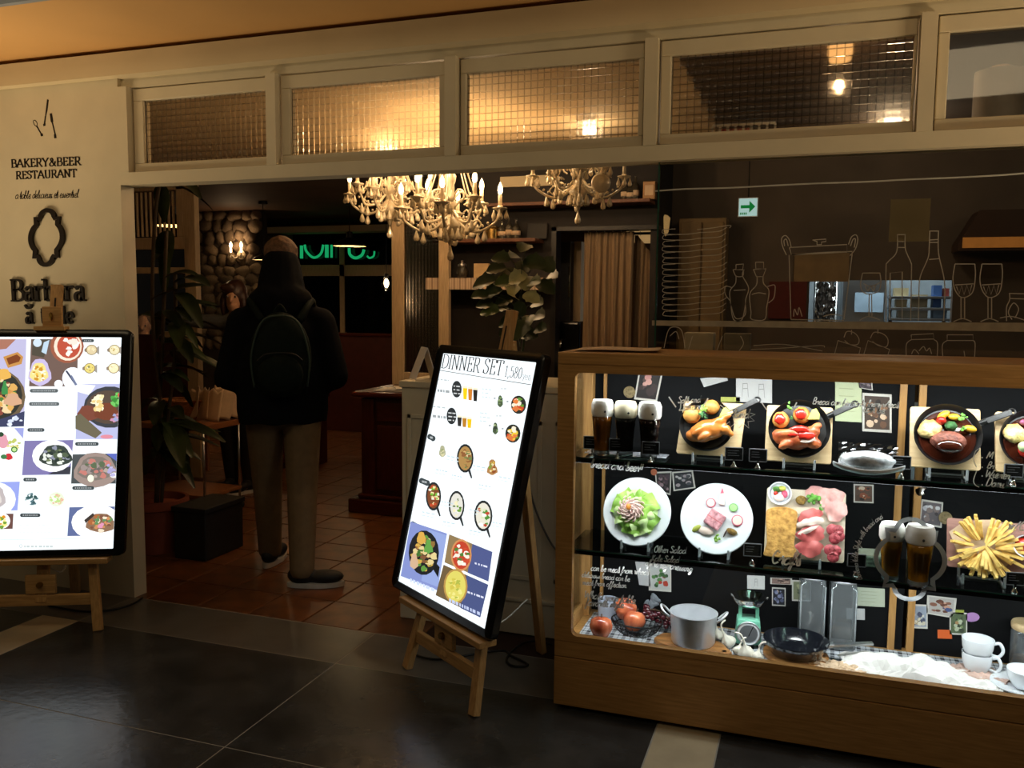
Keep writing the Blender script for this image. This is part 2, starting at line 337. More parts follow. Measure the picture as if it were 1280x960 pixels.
def serif_len(txt, h, space=.1, squeeze=1.): return sum((SER[c][0]/100*squeeze+space)*h for c in txt)
def script_text(mb, txt, h, to3, w=.16, slant=.25, squeeze=1.):
    x = 0.
    for ch in txt:
        a, d = SCR.get(ch, SCR[' '])
        if d: mb.ribbon(cr([((x+(p[0]+p[1]*slant)*h*squeeze), p[1]*h) for p in pts_of(d)], 4), w*h, to3)
        x += a/100*h*squeeze
    return x
def script_len(txt): return sum(SCR.get(c, SCR[' '])[0]/100 for c in txt)
def span(p0, p1, n=Vector((0, -1, 0)), lift=.0008):
    """text frame running from world point p0 to p1 on an upright surface"""
    e = (p1-p0); L = e.length; e.normalize(); v = n.cross(e)*-1 if (n.cross(e)).z < 0 else n.cross(e)
    return (lambda x, y, z: p0+e*x+v*y+n*(lift+z)), L
# ------------------------------------------------------------------ shared materials
m_white = mat('white_paint', 'cfc3a6', .55, var=.04, scale=6, bump=.03, bscale=60)
m_cream = mat('cream_plaster', 'd2c19c', .7, var=.05, scale=3)
m_soff = mat('soffit_paint', 'cfa062', .6, var=.05, scale=2)
m_greyc = mat('grey_ceiling', '8a9096', .7)
m_slate = mat('slate_tile', '2b2b2a', .24, var=.28, scale=5, bump=.12, bscale=26, col2='353534', detail=8)
m_slate2 = mat('threshold_stone', '55524d', .32, var=.15, scale=7, bump=.08, bscale=12)
m_beige = mat('beige_stone', 'a8987c', .38, var=.12, scale=6)
m_grout = mat('grout', '8f8a80', .8)
m_terra = mat('terracotta', '4e2a14', .36, var=.25, scale=9, bump=.08, bscale=22, col2='60381a')
m_grout2 = mat('dark_grout', '2c170e', .8)
m_oak = wood('oak_x', 'a97c46', 'bb8d54', .42, 0); m_oakz = wood('oak_z', 'a97c46', 'bb8d54', .42, 2)
m_pine = wood('pine_z', 'b08550', 'c4995f', .5, 2); m_pinex = wood('pine_x', 'b08550', 'c4995f', .5, 0)
m_mahog = wood('mahogany', '3a140c', '4c1c10', .25, 0); m_mahz = wood('mahogany_z', '32110a', '45190e', .28, 2)
m_dark = mat('dark_wall', '1c1613', .7, var=.2); m_black = mat('black_plastic', '0b0b0c', .22, var=.1); m_blackm = mat('black_matt', '101012', .6)
m_chrome = mat('chrome', 'd8d8d8', .12, 1., var=.03); m_steel = mat('brushed_steel', 'b9bcc0', .3, 1., var=.06, scale=40, stretch=(1, 1, 12))
m_clear = glass('clear_glass'); m_pane = glass('shop_glass', 'f2f0e8', 1.2); m_case = glass('case_glass', 'f4f6f4', .7)
m_shelf = glass('shelf_glass', 'b9c8c2', 1.4); m_edge = mat('glass_edge', '2f5a4c', .15, var=.1, trans=.3)
m_chalk = mat('chalk_white', 'c9c6ba', .8, var=.1, scale=60); m_ink = mat('sign_ink', '17110c', .5); m_ptr = print_mat('printed'); m_scr = print_mat('screen_print', 1.25)
m_frame = wood('frame_wood', 'b49a76', 'c4ab88', .5, 2); m_maroon = mat('maroon_panel', '4a1f17', .5, var=.12)
# ------------------------------------------------------------------ floor
YF, YC = 3.36, 2.951
XL = -3.17
b = MB(); b.bb((-7, -3.2, -.12), (4, 3.37, -.0009)); fl = struct('floor', b, m_grout, 'dark polished stone hall floor with pale joints')
def tile(name, x0, x1, y0, y1, m, par, g=.0026, z=0., h=.012):
    q = MB(); q.bb((x0+g, y0+g, z-h), (x1-g, y1-g, z)); o = q.build(name, m, par); return o
xs = [-6.14, -4.77, -3.40, -3.18, -1.81, -.46, -.24, 1.13, 1.35, 2.72]; ys = [3.02, 2.30, 1.58, .86, .14, -.58, -1.3]
for i in range(len(xs)-1):
    for j in range(len(ys)-1):
        bw = xs[i+1]-xs[i] < .3
        tile('floor_tile', xs[i], xs[i+1], ys[j+1], ys[j], m_beige if bw else m_slate, fl)
for a, c in zip([-6.14, -4.6, -3.18, -1.81, -.46], [-4.6, -3.18, -1.81, -.46, 1.4]): tile('threshold_slab', a, c, 3.02, 3.365, m_slate2, fl)
b = MB(); b.bb((-9, 3.37, -.12), (2.5, 11.2, -.006)); fi = struct('floor_restaurant', b, m_grout2, 'terracotta tiled restaurant floor')
tm = MB(); tm.bb((-.147, -.147, -.012), (.147, .147, 0)); tme = None; n = 0
for j in range(18):
    for i in range(22):
        x, y = -1.9-.3*i+.15, 3.37+.3*j+.15
        if x < -3.1-(y-3.37)*1.02: continue
        if n >= 300: continue
        if tme is None: o = tm.build('terracotta_tile', m_terra, fi); tme = o.data; bevel(o, .003, 1)
        else: o = bpy.data.objects.new('terracotta_tile', tme); COL.objects.link(o); o.parent = fi; bevel(o, .003, 1)
        o.location = (x, y, random.uniform(-.0015, .0005)); o.rotation_euler = (0, 0, random.uniform(-.004, .004)); n += 1
b = MB(); b.bb((-9, 8.8, -.006), (-1.9, 11.1, -.001)); struct('floor_far', b, m_terra, 'far end of the terracotta floor')
# ------------------------------------------------------------------ facade
b = MB(); b.bb((-6.4, YF, 0), (XL, YF+.085, 2.56)); wl = struct('wall_left', b, m_white, 'cream painted sign wall left of the entrance')
b = MB(); b.bb((-6.4, YF-.012, 0), (XL-.26, YF, .10)); 
b = MB(); b.bb((XL, YF, 2.05), (1.9, YF+.10, 2.108)); struct('trim_1', b, m_white, 'white lower beam over the entrance')
b = MB(); b.bb((-6.4, YF-.05, 2.55), (1.9, YF+.10, 2.655)); struct('trim_2', b, m_cream, 'cream header band under the soffit')
b = MB(); b.bb((XL, YF+.02, 2.508), (1.9, YF+.10, 2.55)); struct('trim_3', b, m_white, 'white rail above the transom windows')
posts = [(-3.17, -3.115), (-2.338, -2.288), (-1.468, -1.418), (-.635, -.585), (.325, .377), (1.30, 1.35)]
for k, (a, c) in enumerate(posts):
    b = MB(); b.bb((a, YF-.004, 2.108), (c, YF+.10, 2.51)); struct('trim_%d' % (4+k), b, m_white, 'white post between transom windows')
g_grid = grid_glass('figured_glass', .028, .029, 'f6ead6', .12, .5)
panes = [(-3.05, -2.36), (-2.234, -1.507), (-1.385, -.663), (-.538, .310), (.420, 1.24)]
for k, (a, c) in enumerate(panes):
    w = thing('window_%d' % (k+1), 'transom window with a white sash', None, ((a+c)/2, YF+.05, 2.108), kind='structure')
    l, r = posts[k][1]+.008, posts[k+1][0]-.008
    for nm, p, q in (('sash_rail', (l, YF+.03, 2.112), (r, YF+.075, 2.153)), ('sash_rail', (l, YF+.03, 2.446), (r, YF+.075, 2.503)), ('sash_stile', (l, YF+.03, 2.153), (a, YF+.075, 2.446)), ('sash_stile', (c, YF+.03, 2.153), (r, YF+.075, 2.446))):
        o = MB().bb(p, q).build(nm, m_white, w, world=True); bevel(o, .004)
    MB().bb((a, YF+.046, 2.153), (c, YF+.056, 2.446)).build('pane', m_clear if k == 4 else g_grid, w, world=True)
# shop window right of the entrance: big pane with chalk drawings (drawings added later)
win = thing('window_6', 'large fixed pane with white line drawings', None, (.6, YF+.05, 0), kind='structure')
MB().bb((-.575, YF+.046, .9), (1.9, YF+.058, 2.05)).build('pane', m_pane, win, world=True)
MB().bb((-.581, YF+.044, .9), (-.575, YF+.060, 2.05)).build('pane_edge', m_edge, win, world=True)
# soffit of the hall and the higher hall ceiling
b = MB(); b.bb((-7, 2.71, 2.675), (4, YF+.2, 2.80)); struct('ceiling', b, m_soff, 'warm brown soffit above the shop front')
b = MB(); b.bb((-7, 2.69, 2.672), (4, 2.715, 3.1)); struct('trim_10', b, m_greyc, 'pale grey edge of the soffit')
b = MB(); b.bb((-7, -3.2, 3.1), (4, 2.715, 3.2)); struct('ceiling_hall', b, m_greyc, 'higher grey hall ceiling')
# ------------------------------------------------------------------ restaurant shell
b = MB(); b.bb((-9, 6.2, 2.60), (2.5, 11.2, 2.7)); struct('ceiling_far', b, mat('far_ceiling_shade', '5c4330', .7, var=.12, scale=3), 'back of the restaurant ceiling, its light falloff coloured in as dark brown')  # falloff away from the chandeliers is put into the ceiling colour
b = MB(); b.bb((-.6, YF+.10, 2.60), (2.5, 6.2, 2.7)); struct('ceiling_kitchen', b, mat('kitchen_ceiling_shade', '4a3c30', .8), 'kitchen ceiling with its dimness coloured in')  # shade over the kitchen is put into the colour, countering the spots
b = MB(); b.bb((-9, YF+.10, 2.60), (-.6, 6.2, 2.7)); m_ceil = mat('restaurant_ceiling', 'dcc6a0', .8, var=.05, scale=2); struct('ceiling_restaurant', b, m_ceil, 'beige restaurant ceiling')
b = MB(); b.bb((-9.1, 3.4, 0), (-9, 11.2, 2.6)); struct('wall_side', b, m_dark)
b = MB(); b.bb((-9, 10.95, 0), (2.5, 11.1, 2.6)); struct('wall_back', b, m_dark, 'dark far wall of the restaurant')
b = MB(); b.bb((2.4, 3.46, 0), (2.5, 11, 2.6)); struct('wall_right', b, m_dark)
# stone wall: stones are parts
YS = 9.0; xa, xb = ony(236, 400, YS).x, ony(318, 400, YS).x
sw = struct('wall_stone', MB().bb((xa, YS, 0), (xb, YS+.3, 2.6)), mat('stone_mortar', '3d3126', .9), 'rough fieldstone wall behind the diners')
m_st = [mat('stone_a', '6a5844', .85, var=.25, bump=.4, bscale=30), mat('stone_b', '584836', .85, var=.25, bump=.4, bscale=30), mat('stone_c', '77644c', .85, var=.25, bump=.4, bscale=30)]
smesh = []
for k in range(6):
    t = MB(); t.ball((0, 0, 0), (.5, .34, .5), 10, 7, .26, 2.6, k*1.9); o = t.build('stone', m_st[k % 3], sw, True); smesh.append(o.data); bpy.data.objects.remove(o)
def stones(par, x0, x1, y, z0, z1):
    z = z0; row = 0
    while z < z1:
        h = random.uniform(.11, .17); x = x0+random.uniform(0, .08)
        while x < x1:
            w = random.uniform(.12, .24); o = bpy.data.objects.new('stone', random.choice(smesh)); COL.objects.link(o); o.parent = par
            o.location = (x+w/2, y, min(z+h/2+random.uniform(-.02, .02), 2.54)); o.scale = (w*1.08, random.uniform(.12, .2), h*1.12); o.rotation_euler = (0, random.uniform(-.3, .3), 0); x += w
        z += h*.95
stones(sw, xa, xb, YS, .9, 2.52)
YS2 = 10.2; xc = ony(352, 400, YS2).x; x2 = ony(300, 400, YS2).x
sw2 = struct('wall_stone_far', MB().bb((x2, YS2, 0), (xc, YS2+.3, 2.45)), MATS['stone_mortar'], 'further stretch of fieldstone wall under a dark beam')
stones(sw2, x2+.2, xc, YS2, 1.2, 2.3)
struct('trim_11', MB().bb((x2, YS2-.1, 2.42), (ony(500, 300, YS2).x, YS2+.2, 2.5)), m_cream, 'pale cornice along the far wall')
# far windows with cream frames under the neon lettering
YW = 10.6
def fw_(px0, py0, px1, py1, Y=YW, d=.06):
    a, c = ony(px0, py0, Y), ony(px1, py1, Y); return (min(a.x, c.x), Y, min(a.z, c.z)), (max(a.x, c.x), Y+d, max(a.z, c.z))
w7 = thing('window_7', 'dark far windows with cream frames', None, tuple(ony(430, 420, YW)), kind='structure')
for nm, q in (('frame_rail', (378, 331, 500, 345)), ('frame_mullion', (424, 300, 431, 420)), ('frame_mullion', (373, 331, 379, 420)), ('frame_rail', (373, 416, 500, 420)), ('frame_mullion', (494, 300, 500, 420))):
    MB().bb(*fw_(*q)).build(nm, m_frame, w7, world=True)
m_night = mat('night_glass', '06080a', .05, var=.1)
for q in ((379, 345, 424, 416), (431, 345, 494, 416), (352, 300, 424, 331), (431, 300, 494, 331)): MB().bb(*fw_(*q, d=.03)).build('pane', m_night, w7, world=True)
# kitchen block right: dark wall with curtained doorway, kitchen wall with lit pass
YK = 6.3
kx = lambda px, py=350: ony(px, py, YK).x
kz = lambda px, py: ony(px, py, YK).z
ztop = kz(750, 283)
struct('wall_kitchen', MB().bb((kx(556), YK, 0), (kx(690), YK+.08, 2.6)), m_dark, 'dark wall carrying the shelves')
struct('wall_lintel', MB().bb((kx(690), YK, ztop), (kx(822), YK+.08, 2.6)), m_dark, 'dark wall over the curtained doorway')
struct('trim_12', MB().bb((kx(690), YK-.03, 0), (kx(696), YK+.1, ztop)), mat('door_frame', '14100e', .4), 'dark door frame')
struct('trim_13', MB().bb((kx(690), YK-.03, ztop-.03), (kx(822), YK+.1, ztop)), MATS['door_frame'])
YP = 6.9
def pr(px0, py0, px1, py1, Y=YP, d=.08):
    a, c = ony(px0, py0, Y), ony(px1, py1, Y); return (min(a.x, c.x), Y, min(a.z, c.z)), (max(a.x, c.x), Y+d, max(a.z, c.z))
m_kw = mat('kitchen_wall', '60544a', .7, var=.15, scale=3)
(px0, _, pz0), (px1, _, pz1) = pr(1010, 402, 1192, 350)
wx0 = kx(822); wk = MB().bb((wx0, YP, 0), (px0, YP+.08, 2.6)).bb((px1, YP, 0), (2.4, YP+.08, 2.6)).bb((px0, YP, pz1), (px1, YP+.08, 2.6)).bb((px0, YP, 0), (px1, YP+.08, pz0))
struct('wall_pass', wk, m_kw, 'brown kitchen wall with a lit serving hatch')
struct('wall_divider', MB().bb((wx0-.06, YK, 0), (wx0, YP+.08, 2.6)), m_dark)
# ------------------------------------------------------------------ sign wall: printed and raised lettering
nY = Vector((0, -1, 0))
def wpt(px, py): return ony(px, py, YF)
def letters(name, txt, p0, p1, h, label, th, thick, thin, space, serw=.13, m=m_ink):
    f, L = span(wpt(*p0), wpt(*p1)); k = serif_len(txt, h, space); sq = 1.
    t = thing(name, label, 'lettering', tuple(wpt(*p0)))
    x = 0.
    base = sum(SER[c][0]/100*h for c in txt); sq = (L-space*h*(len(txt)-1))/base
    for c in txt:
        if c != ' ' and c != '~':
            b = MB(); serif_text(b, c, h, f, th, thick, thin, 0, x, sq, serw); b.build('letter', m, t, world=True, fix=False)
        x += (SER[c][0]/100*sq+space)*h
    return t
zh = lambda a, b: abs(wpt(*a).z-wpt(*b).z)
letters('lettering', 'BAKERY&BEER', (14, 209.5), (101, 206.2), zh((60, 198), (60, 208)), 'small dark serif words BAKERY&BEER on the sign wall', .0006, .25, .10, .10)
letters('lettering', 'RESTAURANT', (20, 224), (96, 221), zh((60, 213), (60, 222.5)), 'small dark serif word RESTAURANT on the sign wall', .0006, .25, .10, .10)
t = thing('lettering', 'thin handwritten line under the word RESTAURANT', 'lettering', tuple(wpt(20, 248)))
f, L = span(wpt(19, 248.5), wpt(98, 246.5)); tx = 'a table delicieux et essentiel'; b = MB(); script_text(b, tx, L/script_len(tx), f, .2); b.build('handwriting', m_ink, t, world=True, fix=False)
# cutlery emblem
t = thing('cutlery_emblem', 'dark painted knife, fork and spoon above the serif words', 'emblem', tuple(wpt(56, 150)))
def to_wall(x, y, z): p = wpt(x, y); return p+nY*(.0006+z)
def px_ribbon(name, par, pts, w, m=m_ink, curve=True, closed=False, th=0.):
    b = MB(); b.ribbon(cr(pts, 5, closed) if curve else [Vector(p) for p in pts], w, to_wall, th, closed=closed); return b.build(name, m, par, world=True, fix=False)
b = MB(); b.prism([(59, 124), (61, 125), (59.5, 138), (57.5, 146), (56.5, 145)], to_wall, .0005); b.ribbon([(57, 145), (55.5, 156)], 1.8, to_wall); b.prism([(54, 155), (57, 154.5), (57, 157), (54.5, 158)], to_wall, .0005); b.build('knife', m_ink, t, world=True)
b = MB(); b.ribbon(cr([(42, 151), (44, 150.5), (46.5, 154), (46, 157.5), (43.5, 156.5), (42, 153.5)], 5, True), .9, to_wall, closed=True); b.ribbon([(46, 157.5), (52, 168)], 1.7, to_wall); b.prism([(50.5, 168), (53.5, 166.5), (54, 170), (51.5, 170.5)], to_wall, .0005); b.build('spoon', m_ink, t, world=True, fix=False)
b = MB(); b.prism([(62.3, 142), (65, 141.5), (66.8, 152), (65, 154), (63.6, 152)], to_wall, .0005); b.ribbon([(65.5, 153), (69, 168)], 1.7, to_wall); b.prism([(67.5, 168), (70, 167.5), (71, 172.5), (67.8, 173)], to_wall, .0005); b.build('fork', m_ink, t, world=True)
# plaque frame, raised
LOGO = []
def arc(cx, cy, r, a0, a1, n=10): return [(cx+r*math.cos(R(a0+(a1-a0)*i/n)), cy+r*math.sin(R(a0+(a1-a0)*i/n))) for i in range(n+1)]
def logo():
    """outline of the plaque: round middle with stepped collars and a small lobe above and below; unit height about 2"""
    h = arc(0, 0, .62, -48, 48, 14)
    return h+[(.42, .58), (.46, .70), (.30, .68)]+arc(0, .72, .27, 10, 170, 10)+[(-.30, .68), (-.46, .70), (-.42, .58)]+arc(0, 0, .62, 132, 228, 14)+[(-.42, -.58), (-.46, -.70), (-.30, -.68)]+arc(0, -.72, .27, 190, 350, 10)+[(.30, -.68), (.46, -.70), (.42, -.58)]
m_let = mat('raised_letter', '1d150e', .45, var=.1)
t = thing('plaque_frame', 'dark raised quatrefoil plaque outline on the sign wall', 'emblem', tuple(wpt(60, 331)))
b = MB(); cx, cy = 60, 297; sx, sy = 22/.62*.90, 34/.99
b.ribbon([(cx+x*sx+y*1.2, cy-y*sy-x*1.) for x, y in logo()], 5.2, lambda x, y, z: wpt(x, y)+nY*(.001+z), .012, closed=True); b.build('outline', m_let, t, world=True)
letters('lettering', 'Barbara', (15, 376), (108, 375.5), zh((20, 350), (20, 376)), 'dark raised name Barbara under the plaque outline', .012, .18, .075, .015, .10, m_let)
la = letters('lettering', 'a~table', (34, 404), (94, 404), zh((85, 383), (85, 404)), 'dark raised word table with a breve accent behind the easel head', .012, .19, .08, .015, .10, m_let)
px_ribbon('breve_accent', la, [(33, 381), (36, 385), (40, 384), (41, 380)], 2.4, m_let, th=.012)
# ------------------------------------------------------------------ easels and lit menu displays
def easel(loc, rz, label, tilt, w=.50, ledge=.29, top=1.62, back=.60):
    t = thing('display_easel', label, 'easel', loc, (0, 0, rz), 'wooden easels')
    tt = math.tan(tilt); y = lambda z: z*tt+.047
    for sx in (-1, 1):
        b = MB(); b.bar((sx*w/2, y(0), 0), (sx*w*.42, y(ledge), ledge), .040, .03, (1, 0, 0)); b.bar((sx*w*.42, y(ledge), ledge), (sx*.10, y(1.25), 1.25), .040, .028, (1, 0, 0)); o = b.build('leg', m_pine, t); bevel(o, .003)
    b = MB().bar((0, y(.13), .13), (0, y(top), top), .05, .028, (1, 0, 0)); o = b.build('mast', m_pine, t); bevel(o, .003)
    MB().bar((0, y(top-.26)-.0155, top-.26), (0, y(top-.06)-.0155, top-.06), .007, .002, (1, 0, 0)).build('mast_slot', m_dark, t)
    b = MB().bar((-.30, y(ledge)-.04, ledge-.012), (.30, y(ledge)-.04, ledge-.012), .075, .024, (0, 1, 0)); o = b.build('ledge', m_pinex, t); bevel(o, .003)
    b = MB().bar((-w*.455, y(.14), .14), (w*.455, y(.14), .14), .05, .022, (0, 0, 1)); o = b.build('brace', m_pinex, t); bevel(o, .003)
    b = MB().box((0, y(.215)-.02, .215), (.13, .02, .085)); o = b.build('slider_block', m_pinex, t); bevel(o, .003); MB().lathe([(0, .026), (.012, .026), (.014, .02), (.014, 0)], (0, y(.215)-.02, .215), 12, 'y').build('wing_nut', mat('brass', '8a6a30', .35, .9), o)
    b = MB().bar((0, y(1.35)+.02, 1.35), (-.06, back, 0), .045, .026, (1, 0, 0)); o = b.build('leg', m_pine, t); bevel(o, .003)
    MB().tube(cr([(0, y(.30), .30), (0, .3, .20), (-.04, back*.84, .26)], 6), .003, 6).build('stay_cord', m_chalk, t)
    return t
def clamp(t, z, tilt):
    y = z*math.tan(tilt)+.012
    o = MB().box((0, y+.012, z+.055), (.085, .024, .10)).build('clamp', m_pinex, t); bevel(o, .003)
    MB().box((0, y-.005, z+.005), (.135, .06, .018)).build('clamp_lip', m_pinex, o)
    MB().ball((.0, y-.006, z+.06), (.009, .01, .02), 8, 6).build('wing_nut', MATS['brass'], o)
DSY = .0025
def display(loc, rz, tilt, u0, v0, W, H, label):
    """black framed light panel leaning on the easel: local x right, z up the slope, -y towards the viewer"""
    t = thing('menu_display', label, 'menu display', loc, (-tilt, 0, rz), 'lit menu displays')
    def rr(x0, z0, x1, z1, r, n=6):
        o = []
        for cx, cz, a in ((x1-r, z0+r, -90), (x1-r, z1-r, 0), (x0+r, z1-r, 90), (x0+r, z0+r, 180)): o += arc(cx, cz, r, a, a+90, n)
        return o
    out = rr(u0, v0, u0+W, v0+H, .03); bd = .048; bt, bo = .036, .032; inn = rr(u0+bd, v0+bo, u0+W-bd, v0+H-bt, .004); k = len(out)
    b = MB(); vs = [(x, .028, z) for x, z in out]+[(x, -.002, z) for x, z in out]+[(x, -.006, z) for x, z in rr(u0+.006, v0+.006, u0+W-.006, v0+H-.006, .026)]+[(x, -.002, z) for x, z in inn]+[(x, .003, z) for x, z in inn]
    fs = [(a*k+i, a*k+(i+1) % k, (a+1)*k+(i+1) % k, (a+1)*k+i) for a in range(4) for i in range(k)]+[tuple(range(k-1, -1, -1))]
    b.add(vs, fs); b.build('bezel', m_black, t, 'auto')
    for sx in (u0+.006, u0+W-.006): MB().bb((sx-.001, .0, v0+.03), (sx+.001, .024, v0+H-.03)).build('edge_trim', m_steel, t)
    q = MB(); q.col = lin('f2fbff'); q.face([(u0+bd-.002, DSY, v0+bo-.002), (u0+W-bd+.002, DSY, v0+bo-.002), (u0+W-bd+.002, DSY, v0+H-bt+.002), (u0+bd-.002, DSY, v0+H-bt+.002)])
    s = q.build('screen', m_scr, t, col=True, fix=False); tag(s, 'glowing white menu sheet')
    M = wmat(t); n = (M.to_3x3()@Vector((0, -1, 0))); p0 = M@Vector((0, DSY, 0)); inv = M.inverted()
    def at(px, py): p = inv@onplane(px, py, p0, n); return (p.x, p.z)
    lim = (u0+bd, v0+bo, u0+W-bd, v0+H-bt)
    return t, s, at, lim
class Print:
    """flat print on a sheet: coloured outlines given in photograph pixels, each a hair above the last"""
    def __init__(s, at, lim): s.at = at; s.b = MB(); s.lift = .0002; s.lim = lim
    def poly(s, pts, col, raw=False):
        s.lift += .000012; q = [Vector(p if raw else s.at(*p)) for p in pts]
        x0, z0, x1, z1 = s.lim
        for ax, lo, sg in ((0, x0, 1), (0, x1, -1), (1, z0, 1), (1, z1, -1)):      # trim to the sheet
            out = []
            for i in range(len(q)):
                a, c = q[i-1], q[i]; ia, ic = (a[ax]-lo)*sg >= 0, (c[ax]-lo)*sg >= 0
                if ia != ic: out.append(a+(c-a)*((lo-a[ax])/(c[ax]-a[ax])))
                if ic: out.append(c)
            q = out
            if len(q) < 3: return
        s.b.col = lin(col); s.b.face([(p[0], DSY-s.lift, p[1]) for p in q])
    def rect(s, x0, y0, x1, y1, col): s.poly([(x0, y0), (x1, y0), (x1, y1), (x0, y1)], col)
    def disc(s, x, y, rx, ry, col, n=18, wob=0., seed=0.):
        s.poly([(x+rx*math.cos(a)*(1+wob*math.sin(3*a+seed)+wob*.7*math.sin(5*a+2*seed)), y+ry*math.sin(a)*(1+wob*math.sin(3*a+seed)+wob*.7*math.sin(5*a+2*seed))) for a in [2*math.pi*i/n for i in range(n)]], col)
    def bits(s, x, y, rx, ry, cols, n, r0, r1, sd=1):
        rg = random.Random(sd)
        for i in range(n):
            a = rg.uniform(0, 6.28); d = math.sqrt(rg.random()); r = rg.uniform(r0, r1)
            s.disc(x+rx*d*math.cos(a), y+ry*d*math.sin(a), r, r*rg.uniform(.5, 1.1), rg.choice(cols), 9, .15, i)
    def line(s, p0, p1, w, col):
        a, c = Vector(s.at(*p0)), Vector(s.at(*p1)); d = (c-a).normalized(); n = Vector((-d.y, d.x))*w/2; s.poly([a+n, c+n, c-n, a-n], col, True)
    def pill(s, x0, y, x1, h, col='3c4447', slope=0.):
        a = [(x1-h/2, y), (x0+h/2, y)]; pts = [(x1-h/2+h/2*math.cos(R(t)), y+slope*(x1-x0)+h/2*math.sin(R(t))) for t in range(-90, 91, 30)]+[(x0+h/2+h/2*math.cos(R(t)), y+h/2*math.sin(R(t))) for t in range(90, 271, 30)]
        s.poly(pts, col); k = int((x1-x0)/2.6)
        for i in range(1, k): xx = x0+h*.4+(x1-x0-h*.8)*i/k; yy = y+slope*(xx-x0); s.rect(xx-.7, yy-h*.17, xx+.5, yy+h*.17, 'aab0b2')
    def words(s, x0, y, x1, h, col, slope=0., sd=3):
        rg = random.Random(sd); x = x0
        while x < x1: w = rg.uniform(1.5, 5); yy = y+slope*(x-x0); s.poly([(x, yy-h/2), (x+w, yy-h/2+slope*w), (x+w, yy+h/2+slope*w), (x, yy+h/2)], col); x += w+rg.uniform(.8, 2)
    def done(s, par, name='print'): o = s.b.build(name, m_scr, par, col=True, fix=False); return o
# centre display: DINNER SET
T1 = R(13); RZ1 = R(-35)
e1 = easel((-1.334, 2.90, 0), RZ1, 'pine easel carrying the dinner set display', T1, top=1.47)
d1, s1, at1, lim1 = display((-1.334, 2.90, 0), RZ1, T1, -.427, .304, .752, 1.050, 'black framed lit menu display headed DINNER SET')
P_ = Print(at1, lim1)
def p_text(P, txt, a, c, h, thick=.13, thin=.045, space=.07, col='2b2b2b'):
    A, Cc = Vector(P.at(*a)), Vector(P.at(*c)); e = Cc-A; L = e.length; e.normalize(); v = Vector((-e.y, e.x)); base = sum(SER[q][0]/100*h for q in txt); sq = (L-space*h*(len(txt)-1))/base
    P.b.col = lin(col); P.lift += .00003; lf = P.lift; serif_text(P.b, txt, h, lambda x, y, z: Vector((A.x+e.x*x+v.x*y, DSY-lf, A.y+e.y*x+v.y*y)), 0, thick, thin, space, 0, sq, .11)
hc = abs(at1(556, 441)[1]-at1(553, 462)[1])*.80
p_text(P_, 'DINNER SET', (551, 459.5), (627, 469.5), hc); p_text(P_, '1,580', (630, 470.5), (651.5, 473.5), hc*.72, .10); p_text(P_, 'yen', (652.5, 474), (663, 475.5), hc*.45, .10, col='6a6a6a')
P_.line((547.5, 462.5), (664, 481), .0025, '4a4a4a')
for (x, y) in ((571, 486.5), (564.5, 520)):
    P_.disc(x, y, 6.2, 10.5, '2c3032')
    for k in (-4, 0.5, 5): P_.words(x-4, y+k, x+3.5, 1.5, 'c8cccc', .1, int(x+k))
P_.words(547, 474, 562, 1.6, 'b8c0c2', .12, 3); P_.words(547, 488, 560, 3.2, '9aa0a2', .12, 4); P_.words(541, 508, 556, 1.6, 'b8c0c2', .12, 5); P_.words(541, 520, 555, 3.2, '9aa0a2', .12, 6)
def beer(x, y, col, h=15): P_.poly([(x-2.7, y-h/2), (x+2.9, y-h/2+.5), (x+1.9, y+h/2), (x-2.1, y+h/2-.5)], col); P_.poly([(x-2.8, y-h/2-2), (x+3, y-h/2-1.5), (x+2.9, y-h/2+1), (x-2.7, y-h/2+.6)], 'e8e2c8')
for k, c in enumerate(('f0c816', 'c97b2c', '23211f')): beer(581.5+k*6.4, 492+k*1.1, c); beer(574.5+k*6.2, 527+k*1.1, ('2d2b29', 'b57a24', 'e9bf10')[k], 12)
for (x, y) in ((603, 492), (600, 522)):
    for k in range(3): P_.words(x, y-6+k*5, x+9, 1.3, 'c3d2d6', .12, k+int(x))
for (x, y) in ((625.5, 502), (619.5, 536)):
    P_.disc(x, y, 3.3, 7.5, '4b5a40', 14, .1); P_.bits(x, y-1, 2.4, 5, ['6f8a58', 'a8b488', '343c33'], 9, .8, 1.6, int(x))
    P_.words(x-8, y-4, x-6, 1.1, '3a3a3a'); P_.words(x+8, y, x+10.5, 1.1, '3a3a3a'); P_.words(x+1, y-16, x+5, 1.2, 'b0b4b4')
for (x, y) in ((648.5, 506), (641.5, 542)):
    P_.disc(x, y, 9.5, 11.5, '2b2c26'); P_.bits(x, y, 6.5, 8, ['d9793c', 'c8472a', 'e9e0c8', '5f8f35', 'e3c23a'], 22, 1.6, 3.6, int(y)); P_.poly([(x-9, y+5), (x-4, y+1), (x+2, y+5), (x-3, y+9)], 'd2743f')
P_.pill(534.5, 546, 545, 7.5, slope=.2); P_.pill(524, 601, 538, 7.5, slope=.2); P_.pill(513, 655, 526, 7, '40484a', .25)
P_.disc(553.5, 564.5, 4, 7.5, 'a9a98a', 14, .1); P_.bits(553.5, 565, 2.8, 5, ['cfc9a0', '8f9a6a'], 10, .8, 1.7, 9)
def skil(x, y, rx, ry, cols, sd, hd=True):
    if hd: P_.poly([(x+3, y+ry*.8), (x+6, y+ry*.7), (x+9, y+ry*1.35), (x+7.4, y+ry*1.4)], '2a2d2e')
    P_.disc(x, y, rx, ry, '26292a'); P_.disc(x, y, rx*.8, ry*.84, cols[0]); P_.bits(x, y, rx*.62, ry*.68, cols, 26, rx*.12, rx*.3, sd)
skil(582, 573, 10.5, 18, ['a8834c', 'c6a468', '6f7d49', 'd8c79a', '8a5a34'], 2)
